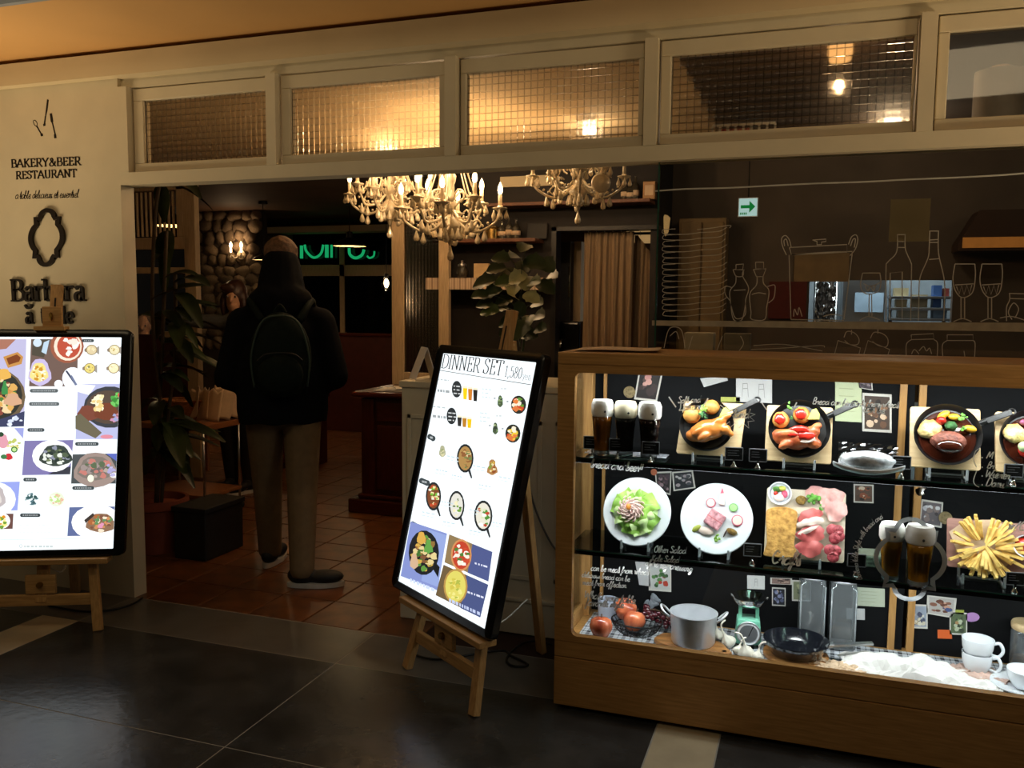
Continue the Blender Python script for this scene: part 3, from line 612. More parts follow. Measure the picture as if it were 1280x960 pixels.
P_.disc(616, 585, 6, 10, 'a97a48', 14, .18); P_.bits(616, 585, 4, 7.5, ['7f9340', 'c9a24c', '8a4b28', 'e2d2a4'], 16, 1, 2.4, 6)
skil(542.5, 620.5, 9.6, 18, ['7a4428', 'e9e3d0', '6fae3a', 'b8482a', 'e8d9a0'], 3); skil(571.5, 632, 10, 18.5, ['d8d6cc', '6f9b3e', 'e6dfb4', '4f6b2a', 'f0efe6'], 4); skil(605, 645, 11.5, 19.5, ['dcd8c8', '4e8a3a', 'f2f0e8', 'b8472e', 'cfd8b0'], 5)
for k, (x, y) in enumerate(((546, 587), (566, 594), (600, 606), (560, 570), (592, 582), (625, 596), (529, 640), (555, 652), (588, 663), (553, 627), (588, 637), (617, 653))): P_.words(x, y, x+13, 1.4, 'bcd0d8', .2, k+30); P_.words(x-1, y+4, x+10, 1.2, 'cfdde2', .2, k+50)
# three big photographs at the foot of the sheet
P_.poly([(514.5, 652), (560, 667), (548, 738), (502, 720)], '7f8cc4'); P_.poly([(537, 662), (559, 669), (549, 734), (528, 726)], '8fa0d2')
P_.disc(531, 691, 19, 28, '1e2022'); P_.bits(531, 691, 13, 22, ['c9a14a', '8a6a36', '5c8f3e', '7a5236', 'd8c48a', '3f6b30'], 46, 2, 5, 8); P_.disc(528, 673, 5.5, 8, 'd0a24a', 12, .1); P_.disc(537, 684, 5, 9, '5f9a45', 12, .25); P_.disc(519, 702, 5, 10, 'caa888', 12, .12)
P_.poly([(546, 703), (551, 709), (549, 722), (543, 712)], '17191a'); P_.words(514, 725, 545, 4.5, 'c6d2ea', .42, 3)
P_.poly([(563, 668), (617, 690), (612, 727), (557, 703)], '8a7450'); P_.poly([(592, 680), (617, 690), (612, 727), (586, 716)], '4c5686'); P_.disc(578, 694, 13, 20, 'c98a55'); P_.disc(578, 694, 11, 17.5, 'b8402a'); P_.bits(578, 694, 8.5, 14, ['f0ece0', 'e8e2d0', '4f7a34', 'c24a30'], 24, 2, 4.2, 12); P_.words(595, 704, 608, 2.2, 'd4d8ea', .3, 8)
P_.poly([(556, 706), (612, 731), (602, 772), (546, 744)], '6a583c'); P_.poly([(585, 719), (612, 731), (602, 772), (577, 760)], '47527e'); P_.disc(571, 733, 15, 22, 'b08a48'); P_.disc(571, 733, 12.8, 19.5, 'd4ca62'); P_.bits(571, 733, 9, 15, ['c6b84a', 'e2da82', 'a8b048'], 22, 1.5, 3, 14); P_.words(586, 740, 604, 2.4, 'd4d8ea', .35, 9)
P_.words(563, 750, 600, 4, 'b9c4e2', .45, 7); P_.line((497, 728), (604, 786), .004, '8a9698'); P_.line((496.5, 721), (605, 778), .0012, 'b0b8ba')
tag(P_.done(s1), kind='stuff', label= 'printed dinner menu with dishes and the words DINNER SET 1,580yen')
# left display: food menu
T2 = R(12); RZ2 = R(25); u2 = Vector((math.cos(RZ2), math.sin(RZ2), 0))
p2 = Vector((-2.984, 2.916, 0))-u2*.25
e2 = easel(tuple(p2), RZ2, 'pine easel carrying the food photograph display', T2, ledge=.335, top=1.565)
d2, s2, at2, lim2 = display(tuple(p2), RZ2, T2, .25+.115-.752, .347, .752, 1.042, 'black framed lit menu display full of food photographs by the sign wall')
clamp(e2, .347+1.042-.03, T2)
Q = Print(at2, lim2); RECT = Q.rect
# left column, running out of the frame
Q.poly([(-60, 424), (33, 424), (30, 533), (-60, 534)], 'b9b6d6'); Q.poly([(0, 424), (20, 424), (8, 436), (-30, 440)], 'a5705e'); Q.poly([(4, 446), (22, 440), (29, 446), (27, 455), (10, 460)], 'c08a4a'); Q.poly([(8, 448), (21, 443), (26, 447), (24, 452), (11, 456)], '7a3f22')
Q.disc(-8, 496, 40, 36, '6a5a44'); Q.disc(-8, 494, 36, 32, '33342f'); Q.bits(-2, 494, 22, 22, ['d8a85c', 'c98f4e', '4f7a3c', '8a4a3c', 'e8cfa0', '6a4030'], 60, 2, 6, 3); Q.disc(16, 500, 11, 8, 'cfa382', 12, .15); Q.disc(5, 468, 9, 7, 'dfae55', 12, .1); Q.disc(6, 486, 4, 9, '3f8a4a', 10, .25)
Q.poly([(0, 524), (31, 514), (30, 533), (-10, 534)], '3d4260'); Q.bits(18, 527, 9, 5, ['dfe6f2', 'cdd6ea'], 8, 2, 3.4, 2)
Q.poly([(-60, 536), (30, 535), (28, 600), (-60, 602)], 'e9eef6'); Q.poly([(18, 535), (30, 535), (29, 548)], '9aa0d8'); Q.disc(-10, 568, 38, 34, 'fafcff'); Q.disc(4, 552, 7, 9, 'd89aa8', 14, .12); Q.bits(18, 556, 8, 8, ['d8d08a', 'b9c26a'], 14, 1.5, 3, 7); Q.disc(18, 562, 4.2, 3.8, '3f7a3a'); Q.disc(18, 562, 2.7, 2.4, 'b9d890'); Q.disc(11, 571, 5, 4.2, 'c4333a', 12, .1); Q.disc(5, 571, 4, 3, '3f7a4a'); Q.disc(1, 543, 4, 3, '2f4a34')
Q.poly([(-60, 604), (25, 602), (22, 638), (-60, 640)], '93a0e2'); Q.disc(-8, 624, 28, 22, 'f6f9ff'); Q.disc(-2, 622, 9, 13, 'b9b0b0', 14, .1); Q.disc(-4, 623, 6, 9, 'd6cfcb', 14, .1)
Q.poly([(-60, 643), (17, 642), (16, 661), (-60, 663)], '6a4a44'); Q.disc(2, 651, 11, 10, 'f2f4f2'); Q.bits(2, 652, 7, 7, ['e9c83a', 'd88a2a', 'f2e28a', '6f9a3a'], 18, 1.2, 3, 6)
# middle column
Q.poly([(39, 424), (98, 424), (96.5, 483), (36.5, 483)], '6f5a52'); Q.poly([(41, 424), (63, 424), (55, 447), (40, 444)], '4e483e'); Q.disc(47, 428.5, 5.4, 5.2, 'c9d9e6'); Q.poly([(55, 428), (62, 425), (58, 443), (52, 440)], 'b9cfe0'); Q.disc(84, 433, 21, 21, '9a5a44'); Q.disc(85, 433, 17.5, 18, 'f0dcc8'); Q.disc(86, 433, 14.5, 15, 'b8503c'); Q.bits(86, 432, 10.5, 11, ['f6f0e6', 'f2ece0', 'e8ddd0'], 9, 3, 4.6, 4)
Q.disc(50, 466, 14, 17, 'c2b6dc', 16, .08); Q.disc(49, 466, 11, 12, 'ead98a', 16, .1); Q.bits(49, 466, 8.5, 9.5, ['f4ecb4', 'e0b84a', 'c98f2c', 'f8f4dc'], 34, 1.2, 2.8, 5); Q.disc(91, 473, 13, 14, 'eef3fa'); Q.poly([(82, 464), (84, 463), (95, 478), (93, 480)], '3c4256'); Q.poly([(88, 470), (90, 469), (97, 481), (94, 482)], '6f7896'); Q.disc(73.5, 480, 5.4, 5, 'f6f9ff')
Q.pill(37.5, 488.5, 73, 4.6, '5a6062'); Q.pill(36.5, 505, 74.5, 4.6, '5a6062'); Q.pill(34.5, 537.5, 56, 4.6, '4c5255')
Q.poly([(31, 551), (92, 550), (88, 593), (28, 594)], '7d76a8'); Q.poly([(75, 586), (89, 583), (88, 593), (60, 593)], '3a3c46'); Q.disc(66, 570, 25.5, 20, 'fdfeff'); Q.disc(70, 570, 20, 13.5, '3c4640', 18, .08); Q.bits(70, 570, 16, 10.5, ['2c3833', '54624c', '8a8fa0', 'dfe4dc', '3a453e', '6f7a58'], 46, 1.6, 3.8, 11)
Q.pill(29.5, 599.5, 46.5, 4.6); Q.disc(40, 624, 10.5, 10, 'e6f3f2'); Q.bits(40, 624, 7, 6.5, ['2f4a4c', '54727a', '3a5a5a', 'e8f4f6'], 26, 1.2, 2.6, 13); Q.disc(71, 624, 10, 9, 'dfeccf'); Q.bits(71, 624, 7, 6, ['d8c49a', 'b9d88a', 'e2a898', 'f2f2e2'], 24, 1.2, 2.8, 15); Q.pill(25.5, 644, 51, 4.6)
for k in range(4): Q.words(25, 652+k*4.4, 64, 1.0, 'dbe4e4', 0, 70+k)
# right column
Q.pill(102.5, 426, 118, 3.8)
for x, y, c in ((115, 437.5, 'd9c8a0'), (143.5, 437.5, 'e6dcb4'), (112.5, 460.5, 'e2d27a'), (142.5, 460.5, 'f0e4b8')):
    Q.poly([(x-9, y-1), (x-6, y-3), (x-6, y+3), (x-9, y+2)], '8a7a6a'); Q.poly([(x+5, y-2), (x+9.5, y-5), (x+9.5, y+6), (x+5, y+3)], '9a948c'); Q.disc(x, y, 7, 6.6, '9a845a'); Q.disc(x, y, 6, 5.6, c); Q.bits(x, y, 4, 3.6, ['f4eccc', 'c0a868', '8a8a5a' if c == 'e2d27a' else 'e8dcb0'], 8, .8, 1.8, int(x))
Q.poly([(98, 480), (154, 480), (151, 549), (95, 549)], 'b4b8dc'); Q.poly([(98, 480), (120, 482), (112, 494), (98, 490)], 'f4f6fc'); Q.disc(138, 509, 33, 26, '3c3f44'); Q.disc(136, 509, 28, 21, '56483e'); Q.disc(110, 517, 13, 10, '7a4638', 12, .1); Q.disc(134, 515, 15, 11, '74402e', 14, .1); Q.bits(124, 504, 7, 10, ['ecdcaa', 'e2c884', 'f4ecca'], 22, 2, 4, 17); Q.bits(146, 500, 7, 8, ['4fa04a', '6fc060', '3a8438'], 16, 2, 4, 18); Q.disc(151, 494, 3.4, 3.2, 'd23a3a'); Q.bits(146, 523, 6, 5, ['c890b0', '9aa0c8', 'b87a80'], 10, 1.5, 3, 19); Q.poly([(95, 520), (101, 517), (128, 541), (120, 548), (95, 536)], '6a6450'); Q.disc(134, 546, 8, 2.6, 'd88a9a')
Q.pill(94.5, 555, 124, 4.6); Q.poly([(91.5, 568), (148, 567), (145.5, 604.5), (89.5, 604.5)], '4a5052'); Q.poly([(133, 567), (148, 567), (147, 577)], '5a68b8'); Q.disc(120, 588, 27, 22, '9a8880', 16, .05); Q.disc(120, 586, 22, 15, '7d746c', 16, .08); Q.bits(120, 585, 18, 12, ['9a8c88', '6a6460', 'c07a70', '5c6a50', 'b0a098'], 40, 2, 4.4, 20); Q.disc(114, 598, 4, 4.6, 'eef2d8'); Q.disc(143, 594, 5, 3.4, 'f6f6f2'); Q.bits(139, 588, 5, 8, ['a9a4d0', 'b8b4dc'], 8, 2, 3.4, 21)
Q.pill(91, 610, 118.5, 4.6); Q.poly([(87.5, 634), (147, 633), (145, 669), (85, 670)], '5d6a96'); Q.disc(122, 653, 32, 22, 'fdfeff'); Q.disc(127, 654, 18.5, 12, '8a6a52', 16, .08); Q.bits(127, 654, 15, 9.5, ['a8643a', 'c88a5a', '5f8a5a', '7a5240', 'e6d8c0', 'd890b0'], 40, 1.6, 3.6, 22); Q.poly([(106, 650), (117, 641), (119, 644), (108, 654)], '3c3430')
Q.line((-60, 675.5), (140, 672.5), .0016, 'b9c4c6'); Q.disc(27, 682.5, 2.2, 2.3, 'b4bcbc'); Q.disc(27, 682.5, 1.5, 1.6, 'f2fbff'); Q.words(31, 683, 66, 2.6, 'c3cccc', 0, 90)
tag(Q.done(s2), kind='stuff', label= 'printed sheet of food photographs in three columns')
# ------------------------------------------------------------------ glazed display case
CX0, CX1, CYB, CZT = -.846, 1.42, 3.352, 1.327
OX0, OX1, OZ0, OZ1 = -.783, 1.36, .287, 1.255          # front opening
YB = 3.325; ZB = .258; ZS1, ZS2 = .943, .602            # back board, case floor, glass shelves
case = thing('display_case', 'oak food display case with glass front and two glass shelves', 'display case', (.29, 3.15, 0))
def cpart(name, a, c, m, bv=.002, par=case):
    o = MB().bb(a, c).build(name, m, par, world=True)
    return bevel(o, bv) if bv else o
cpart('plinth', (CX0+.02, YC+.03, 0), (CX1-.02, CYB, .02), m_blackm, 0)
cpart('base_board', (CX0, YC, .018), (CX1, YC+.03, .200), m_oak); cpart('base_board', (CX0, YC+.002, .203), (CX1, YC+.03, .264), m_oak)
# front frame ring with rounded inner corners
b = MB(); inn = []
rr_ = .022
for cx, cz, a in ((OX1-rr_, OZ0+rr_, -90), (OX1-rr_, OZ1-rr_, 0), (OX0+rr_, OZ1-rr_, 90), (OX0+rr_, OZ0+rr_, 180)): inn += arc(cx, cz, rr_, a, a+90, 5)
out = []
for i, (x, z) in enumerate(inn):
    q = i//6; out.append(((CX1, CX1, CX0, CX0)[q], (.264, CZT-.042, CZT-.042, .264)[q]))
k = len(inn); vs = [(x, YC, z) for x, z in out]+[(x, YC, z) for x, z in inn]+[(x, YC+.03, z) for x, z in inn]+[(x, YC+.03, z) for x, z in out]
b.add(vs, [(a*k+i, a*k+(i+1) % k, ((a+1) % 4)*k+(i+1) % k, ((a+1) % 4)*k+i) for a in range(4) for i in range(k)]); b.build('front_frame', m_oak, case, world=True)
cpart('top_board', (CX0, YC-.004, CZT-.043), (CX1, CYB, CZT), m_oak, .004)
cpart('end_panel', (CX0, YC+.03, .02), (CX0+.03, CYB, .30), m_oak); cpart('end_post', (CX0, CYB-.05, .30), (CX0+.03, CYB, CZT-.04), m_oakz); cpart('end_post', (CX0, YC+.03, .30), (CX0+.03, YC+.05, CZT-.04), m_oakz)
cpart('end_glass', (CX0+.010, YC+.05, .30), (CX0+.018, CYB-.05, CZT-.04), m_case, 0); cpart('end_panel', (CX1-.03, YC+.03, .02), (CX1, CYB, CZT-.04), m_oak)
cpart('case_floor', (CX0+.03, YC+.03, .225), (CX1-.03, CYB, ZB-.006), m_oak)
m_board = mat('blackboard', '0d0e10', .8, var=.25, scale=4, spec=.2)
dv = ony(1140, 650, YB).x; dl = ony(757, 600, YB).x
cpart('back_panel', (dl, YB, .23), (dv-.012, YB+.015, CZT-.045), m_board, 0); cpart('back_panel', (dv+.012, YB, .23), (CX1-.03, YB+.015, CZT-.045), m_board, 0)
cpart('back_panel', (CX0+.03, YB+.016, .23), (dl+.3, YB+.024, CZT-.045), m_board, 0)
for px, w in ((754, .012), (1121, .024), (1145, .024)):
    x = ony(px, 650, YB).x; cpart('door_stile', (x-w/2, YB-.012, ZB-.006), (x+w/2, YB+.012, CZT-.045), m_oakz, .001)
x = ony(734, 600, YB-.04).x; cpart('door_stile', (x-.022, YB-.06, ZB-.006), (x+.022, YB-.02, CZT-.045), m_oakz)
m_led = glow('led_white', 'f4f8ff', 7)
fg = cpart('front_glass', (OX0-.01, YC+.031, OZ0-.01), (OX1+.01, YC+.035, OZ1+.01), m_case, 0)
def shelf(z, name='shelf'):
    o = cpart(name, (CX0+.032, YC+.04, z-.008), (CX1-.032, YB-.04, z), m_shelf, 0); tag(o, 'clear glass shelf with a black front rail')
    MB().bb((CX0+.032, YC+.037, z-.018), (CX1-.032, YC+.041, z+.002)).build('shelf_rail', m_black, o, world=True); MB().bb((CX0+.032, YC+.036, z-.004), (CX1-.032, YC+.0375, z)).build('shelf_edge', m_edge, o, world=True)
    for x in (CX0+.06, dv-.05, dv+.10): MB().bar((x, YB, z-.012), (x, YC+.08, z-.012), .01, .012).build('bracket', m_black, o, world=True)
    return o
sh1, sh2 = shelf(ZS1), shelf(ZS2)
LEDC = (.93, .97, 1)
for z, E_, yy in ((CZT-.05, 15., YC+.05), (ZS1-.014, 5.8, YC+.055), (ZS2-.014, 7.2, YC+.055)):
    o = cpart('light_strip', (CX0+.05, yy-.008, z-.006), (CX1-.05, yy+.008, z), m_led, 0)
    light('strip_light', 'AREA', tuple(wmat(case).inverted()@Vector((.28, yy, z-.012))), E_, LEDC, case, None, shape='RECTANGLE', size=2.1, size_y=.025).rotation_euler = (R(14), 0, 0)
# --- lettering and marks on the front glass
YG = YC+.0295
def gpt(px, py): return ony(px, py, YG)
def gtext(txt, a, c, w=.26, hk=1.):
    f, L = span(gpt(*a), gpt(*c), lift=.0); b = MB(); h = L/script_len(txt)/1.02; sq = 1/hk; script_text(b, txt, h*hk, f, w, .25, sq); o = b.build('handwriting', m_chalk2, fg, world=True, fix=False); tag(o, 'white handwritten words: '+txt)
m_chalk2 = thin_paint('paint_pen', 'f8f8f4', .7)
for a in (('Soft and', (847, 504), (876, 503)), ('Lemon', (848, 513), (874, 512)), ('Bread can be made from wheat', (1015, 505), (1125, 510)), ('can be', (1078, 515), (1106, 517)), ('bread and beer!!', (738, 584), (804, 590)), ('Other Salad', (817, 690), (858, 692)), ('Kale Salad', (814, 701), (849, 703.5)), ('of honey dressing', (806, 707), (866, 715)),
          ('can be meat from wheat', (738, 713), (812, 719)), ('delicious bread can be', (727, 721), (788, 727)), ('meat from affection.', (728, 731), (785, 735)), ("What's your table", (730, 747), (795, 755)), ('favorite style', (732, 757), (780, 760)), ('M', (1233, 573), (1241, 573.5)), ('Br', (1233, 585), (1242, 586)), ('Wiener', (1231, 596), (1262, 599)), ('Domi', (1231, 607), (1255, 610)), ('w/C', (1259, 661), (1280, 664)), ('Craft', (963, 704), (1000, 707))): gtext(*a)
def gstroke(name, pts, wpx, m=m_chalk2, curve=False, closed=False, label=None):
    p = cr(pts, 5, closed) if curve else [Vector(q) for q in pts]; w = wpx*3.1/FPX
    b = MB(); v = [(gpt(q[0], q[1])) for q in p]; b.ribbon([(q.x, q.z) for q in v], w, lambda x, y, z: Vector((x, YG, y)), closed=closed); o = b.build(name, m, fg, world=True, fix=False)
    if label: tag(o, label)
    return o
gstroke('pen_mark', [(836, 496), (845, 509)], 1.6); gstroke('pen_mark', [(885, 498), (878, 509)], 1.6); gstroke('pen_mark', [(996, 503), (990, 514)], 1.5); gstroke('pen_mark', [(952, 503), (958, 512)], 1.2)
gstroke('burst_mark', [(900, 506), (906, 511), (904, 505), (912, 513)], .9); gstroke('burst_mark', [(906, 532), (912, 527), (913, 534), (920, 528), (924, 535), (929, 529), (936, 535), (935, 527), (943, 526), (937, 521), (944, 518), (936, 516), (938, 511)], .9, label='white starburst outline'); gtext('land', (916, 522), (936, 523))
gstroke('bracket_mark', [(1225, 560), (1219, 565), (1217, 575), (1221, 584)], .9, curve=True); gstroke('bracket_mark', [(1221, 588), (1217, 600), (1219, 606), (1224, 609)], .9, curve=True)
for y in (572, 584, 595, 606): gstroke('dot_mark', [(1227, y), (1228.5, y)], 1.4)
b = MB(); b.prism([(1144, 612), (1150, 609), (1158, 610), (1154, 614), (1156, 618), (1149, 620), (1145, 617)], lambda x, y, z: gpt(x, y), .0); b.build('pen_blot', m_chalk2, fg, world=True, fix=False)
# grey quatrefoil decal and the words that run round it
cx, cy = 1138, 699; m_dec = glass('frosted_decal', 'ffffff', .2); 
m_dec = thin_paint('grey_decal', 'b8bcc0', .5)
gstroke('quatrefoil_decal', [(cx+x*43/.62+y*2, cy-y*50/.99+x*5) for x, y in logo()], 5.0, m_dec, closed=True, label='grey quatrefoil outline on the glass')
txt = 'Barbara table Style with bread and'; n = len(txt)
aa = 205.
for ch in txt:
    a_, d_ = SCR.get(ch, SCR[' ']); st = a_/100*4.1/66*180/math.pi*.86
    if d_:
        c0 = gpt(cx+66*math.cos(R(aa)), cy-60*math.sin(R(aa)))
        c1 = gpt(cx+66*math.cos(R(aa-st)), cy-60*math.sin(R(aa-st))); f, L = span(c0, c1, lift=0)
        e = (c1-c0).normalized(); v = Vector((-e.z, 0, e.x)); q = MB(); script_text(q, ch, L/(a_/100), lambda x, y, z: c0+e*x+v*y, .2); q.build('handwriting', m_chalk2, fg, world=True, fix=False)
    aa -= st
# --- pinned notes and photographs on the back board
def pinned(name, label, quad, cols, cat='photo', seed=1, kind='photo', paper='d8d4cc'):
    P3 = [ony(x, y, YB-.001) for x, y in quad]; c = sum(P3, Vector())/4
    t = thing(name, label, cat, (c.x, YB, c.z), group=None)
    q = MB(); q.col = lin(paper); k = len(P3); A = [Vector((p.x, YB-.0012, p.z)) for p in P3]; Bk = [Vector((p.x, YB-.0004, p.z)) for p in P3]
    q.add(A+Bk, [tuple(range(k)), tuple(range(2*k-1, k-1, -1))]+[(i, i+k, (i+1) % k+k, (i+1) % k) for i in range(k)]); q.build('sheet', m_ptr, t, world=True, col=True, fix=False)
    rg = random.Random(seed); lf = .0014
    def uv(u, v): return A[0]*(1-u)*(1-v)+A[1]*u*(1-v)+A[2]*u*v+A[3]*(1-u)*v
    q = MB()
    def shape(pts, col):
        nonlocal lf; q.col = lin(col); lf += .00002; q.face([Vector((p.x, YB-lf, p.z)) for p in (uv(*z) for z in pts)])
    if kind == 'photo':
        m = .07; shape([(m, m), (1-m, m), (1-m, 1-m), (m, 1-m)], cols[0])
        for i in range(16):
            u, v = rg.uniform(.2, .8), rg.uniform(.2, .8); r = rg.uniform(.04, .13); a0 = rg.uniform(0, 6)
            shape([(u+r*math.cos(a0+a)*1.2, v+r*math.sin(a0+a)*rg.uniform(.7, 1.1)) for a in [6.283*i2/8 for i2 in range(8)]], rg.choice(cols[1:]))
    elif kind == 'note':
        for i in range(4):
            v = .2+.18*i; shape([(.15, v), (.15+rg.uniform(.4, .7), v), (.15+.5, v+.02), (.15, v+.02)], cols[0])
    elif kind == 'sketch':
        for cu in cols[1:]:
            cu = float(cu)
            for s_ in (-1, 1):
                shape([(cu+s_*.06, .25), (cu+s_*.06+.015, .25), (cu+s_*.09+.015, .8), (cu+s_*.09, .8)], cols[0]); shape([(cu-.07, .25+.1*s_+.1), (cu+.07, .23+.1*s_+.1), (cu+.07, .26+.1*s_+.1), (cu-.07, .28+.1*s_+.1)], cols[0])
    if q.f: q.build('image', m_ptr, t, world=True, col=True, fix=False)
    return t
def rq(x0, y0, x1, y1, sk=2.): return [(x0, y0), (x1, y0+sk), (x1, y1+sk), (x0, y1)]
DK = ['2b2320', '6a4a3c', 'c9a79a', '8a6a60', '1a1614', 'd8cfc8']
pinned('photo_print', 'tilted photo of a pink hand pinned above the beers', [(799, 462), (829, 464), (821, 502.5), (792.5, 499)], ['241c1c', 'c98f88', 'd8a49a', '5a4440', '3a2c2c'], seed=2)
pinned('photo_print', 'photo of baked bread pinned beside the green note', rq(1078, 491, 1114.6, 539), ['4a3a30', '8a6448', 'b98c68', '6a4a36', '2c221c', 'd8bca0'], seed=3)
pinned('photo_print', 'small photo overlapping the top of the green note', [(1072, 474), (1090, 476), (1091, 488), (1074, 485)], ['4a3c44', '8a7a80', '2a2428'], seed=4)
pinned('note_paper', 'pale green note sheet pinned left of the bread photo', rq(1044, 474, 1077, 526), ['a8b08c'], 'note', 5, 'note', 'c6cfa8')
pinned('sketch_sheet', 'white sheet with two small pencil sketches pinned by the yellow strip', rq(920, 471, 965, 502), ['9a9a9a', '.25', '.7'], 'sheet', 6, 'sketch', 'cfcfcf')
pinned('paper_tag', 'slanted white paper tag pinned at the top of the board', [(875, 473), (908, 470), (910, 475.5), (880, 484)], ['9a9a9a'], 'tag', 7, 'note', 'cfd0d0')
pinned('tape_strip', 'yellow green paper strip above the chicken board', rq(901, 496, 925, 502, .5), ['b4b850'], 'tape', 8, 'plain', 'b9bd5c')
pinned('photo_print', 'dark photo with orange dot pinned between shelf and salad plate', [(818.5, 590), (839.5, 589), (838, 619), (821, 614)], ['2a2426', '6a5058', '9a8088', '4a3a44'], seed=9)
pinned('photo_print', 'photo of glasses pinned above the terrine plate', [(840, 590), (866, 588), (869.5, 610), (842, 614)], ['23262c', '8a8f96', 'c9c4c4', '4a4c54', 'a89aa0'], seed=10)
pinned('note_paper', 'blank white note tucked beside the wreath photo', [(794, 702), (811, 703), (813, 733), (799, 731)], ['b8b8b8'], 'note', 11, 'plain', 'cfd0d2')
pinned('photo_print', 'photo of a green wreath pinned under the lower shelf', rq(811, 704, 839, 738), ['c9ccca', '3f6a3a', '5a8a4a', '8a4a34', 'b8402e', '2f5230'], seed=12)
pinned('sheep_card', 'small white card with a sheep drawing', rq(934, 719, 956, 736, 1), ['8a8a8a', '.5'], 'card', 13, 'sketch', 'dcdcda')
pinned('photo_print', 'small dark photo of figures pinned under the sheep card', rq(965, 734, 982, 757, 1), ['1a1c28', '8a90b0', '5a6080', 'c9b0a0'], seed=14)
pinned('photo_print', 'narrow photo half hidden behind the lower shelf', rq(963, 722, 990, 730, 1), ['8a7068', 'c9a898', '4a3a36'], seed=15)
pinned('photo_print', 'greenish photo pinned behind the glass canisters', rq(990, 725, 1014, 751, 1), ['8a8f70', 'b4b890', '6a6a50', '4f5a40'], seed=16)
pinned('photo_print', 'photo of a roasted dish pinned under the upper shelf', rq(1067, 605, 1092, 628, 1), ['5a4438', 'a86a48', 'd8c0a8', '8a4a30', '2c2420'], seed=17)
pinned('note_paper', 'green ruled note behind the pair of pale beers', rq(1073, 685, 1109, 725), ['98a08c'], 'note', 18, 'note', 'b9c2ac')
pinned('note_paper', 'wide green note pinned below the lower shelf', rq(1071, 734, 1106, 757), ['a0a890'], 'note', 19, 'note', 'c9d0ba')
pinned('note_paper', 'small white note pinned under the wide green note', rq(1058, 760, 1081, 774, 1), ['b0b0b0'], 'note', 20, 'note', 'dcdcdc')
pinned('photo_print', 'grey photo of cups pinned beside the cork coaster', [(1152, 624), (1179, 628), (1177, 660), (1149, 655)], ['6a6468', 'c4c4cc', 'e2e2e6', '4a4448', '8a7a78'], seed=21)
pinned('photo_print', 'photo of hands kneading pinned left of the purple oval', [(1159, 744), (1196, 748), (1193, 773), (1158, 767)], ['b8b4b0', '8a5a48', 'c99a84', '4a5a8a', '6a4030'], seed=22)
pinned('photo_print', 'photo of a pale town house pinned low on the board', rq(1137, 755, 1159.5, 785, 1), ['9aa4b4', 'd8d0b8', 'b8a888', '4a5068', 'e2dcc8'], seed=23)
pinned('photo_print', 'photo of green leaves pinned above the coffee cups', rq(1187, 765, 1209, 793, 1), ['5a6a4c', '8aa06a', '3f4a38', 'b08a60', 'c2ccb0'], seed=24)
pinned('sticky_note', 'orange sticky note on the back board', rq(1172, 787, 1190, 798, .5), ['e0662e'], 'note', 25, 'plain', 'e2682c')
pinned('sticky_note', 'yellow green sticky note above the leaf photo', rq(1194, 762, 1205, 769, .5), ['a0a040'], 'note', 26, 'plain', 'a8b04c')
pinned('sticky_note', 'purple oval paper pinned on the back board', [(1215+9.5*math.cos(R(a)), 771.5-5.8*math.sin(R(a))) for a in range(0, 360, 24)], ['b080c0'], 'note', 27, 'plain', 'b88ac6')
m_cork = mat('cork_slice', '8a7a58', .85, var=.35, scale=120)
for x, y, r, lb in ((787, 490, 7.6, 'round wood slice pinned beside the tilted hand photo'), (1181.5, 647, 7.2, 'round wood slice pinned beside the fries board')):
    c = ony(x, y, YB); rr = r*3.3/FPX; o = MB().lathe([(0, .006), (rr, .006), (rr, 0)], (0, 0, 0), 20, 'y').build('wood_slice', m_cork); move(o, (c.x, YB-.0005, c.z)); tag(o, lb, 'coaster')
c = ony(817.5, 590, YB); o = MB().lathe([(0, .005), (.012, .004), (.013, 0)], (0, 0, 0), 14, 'y').build('paper_dot', mat('orange_dot', 'b8684a', .7)); move(o, (c.x, YB-.0022, c.z)); tag(o, 'orange dot stuck at the corner of a dark photo', 'sticker')
# ------------------------------------------------------------------ food on the shelves
class Lean:
    """dish leaning back on a stand: local x right, z up the slope, -y towards the viewer"""
    def __init__(s, px, z, Y=3.075, t=20): s.loc = Vector((ony(px, 600, Y).x, Y, z)); s.t = R(t); s.M = Matrix.Translation(s.loc)@Matrix.Rotation(-s.t, 4, 'X'); s.inv = s.M.inverted(); s.n = s.M.to_3x3()@Vector((0, -1, 0))
    def at(s, px, py): p = s.inv@onplane(px, py, s.loc, s.n); return p.x, p.z
    def box(s, x0, y0, x1, y1): a, c = s.at(x0, y0), s.at(x1, y1); return a[0], a[1], c[0], c[1]
    def thing(s, name, label, cat, group=None): return thing(name, label, cat, tuple(s.loc), (-s.t, 0, 0), group)
    def px(s, x, y, r): return s.at(x+r, y)[0]-s.at(x, y)[0]
m_bw = wood('board_wood', 'c9ab7c', 'd8bd92', .55, 0, 5); m_iron = mat('cast_iron', '131314', .38, var=.2, bump=.05); m_red = wood('red_wood', '8a6258', 'a07468', .55, 0, 5)
m_por = mat('porcelain', 'dfe3e8', .18, var=.02, coat=.3); m_white2 = mat('white_foam', 'eceae4', .7, var=.05, bump=.1, bscale=60)
m_chick = mat('roast_chicken', 'b8682a', .28, var=.25, scale=9, col2='cf8038', coat=.6, bump=.1); m_redm = mat('tomato_chicken', 'b04a2a', .4, var=.3, scale=14, col2='c8703c', coat=.3, bump=.25)
m_pot = mat('fried_potato', '9a6428', .5, var=.3, scale=22, col2='b88440', bump=.3); m_lime = mat('lime', 'b4b850', .4, var=.15, scale=30); m_herb = mat('herb_green', '4a7a2c', .5, var=.4, scale=40, col2='5f9a3a')
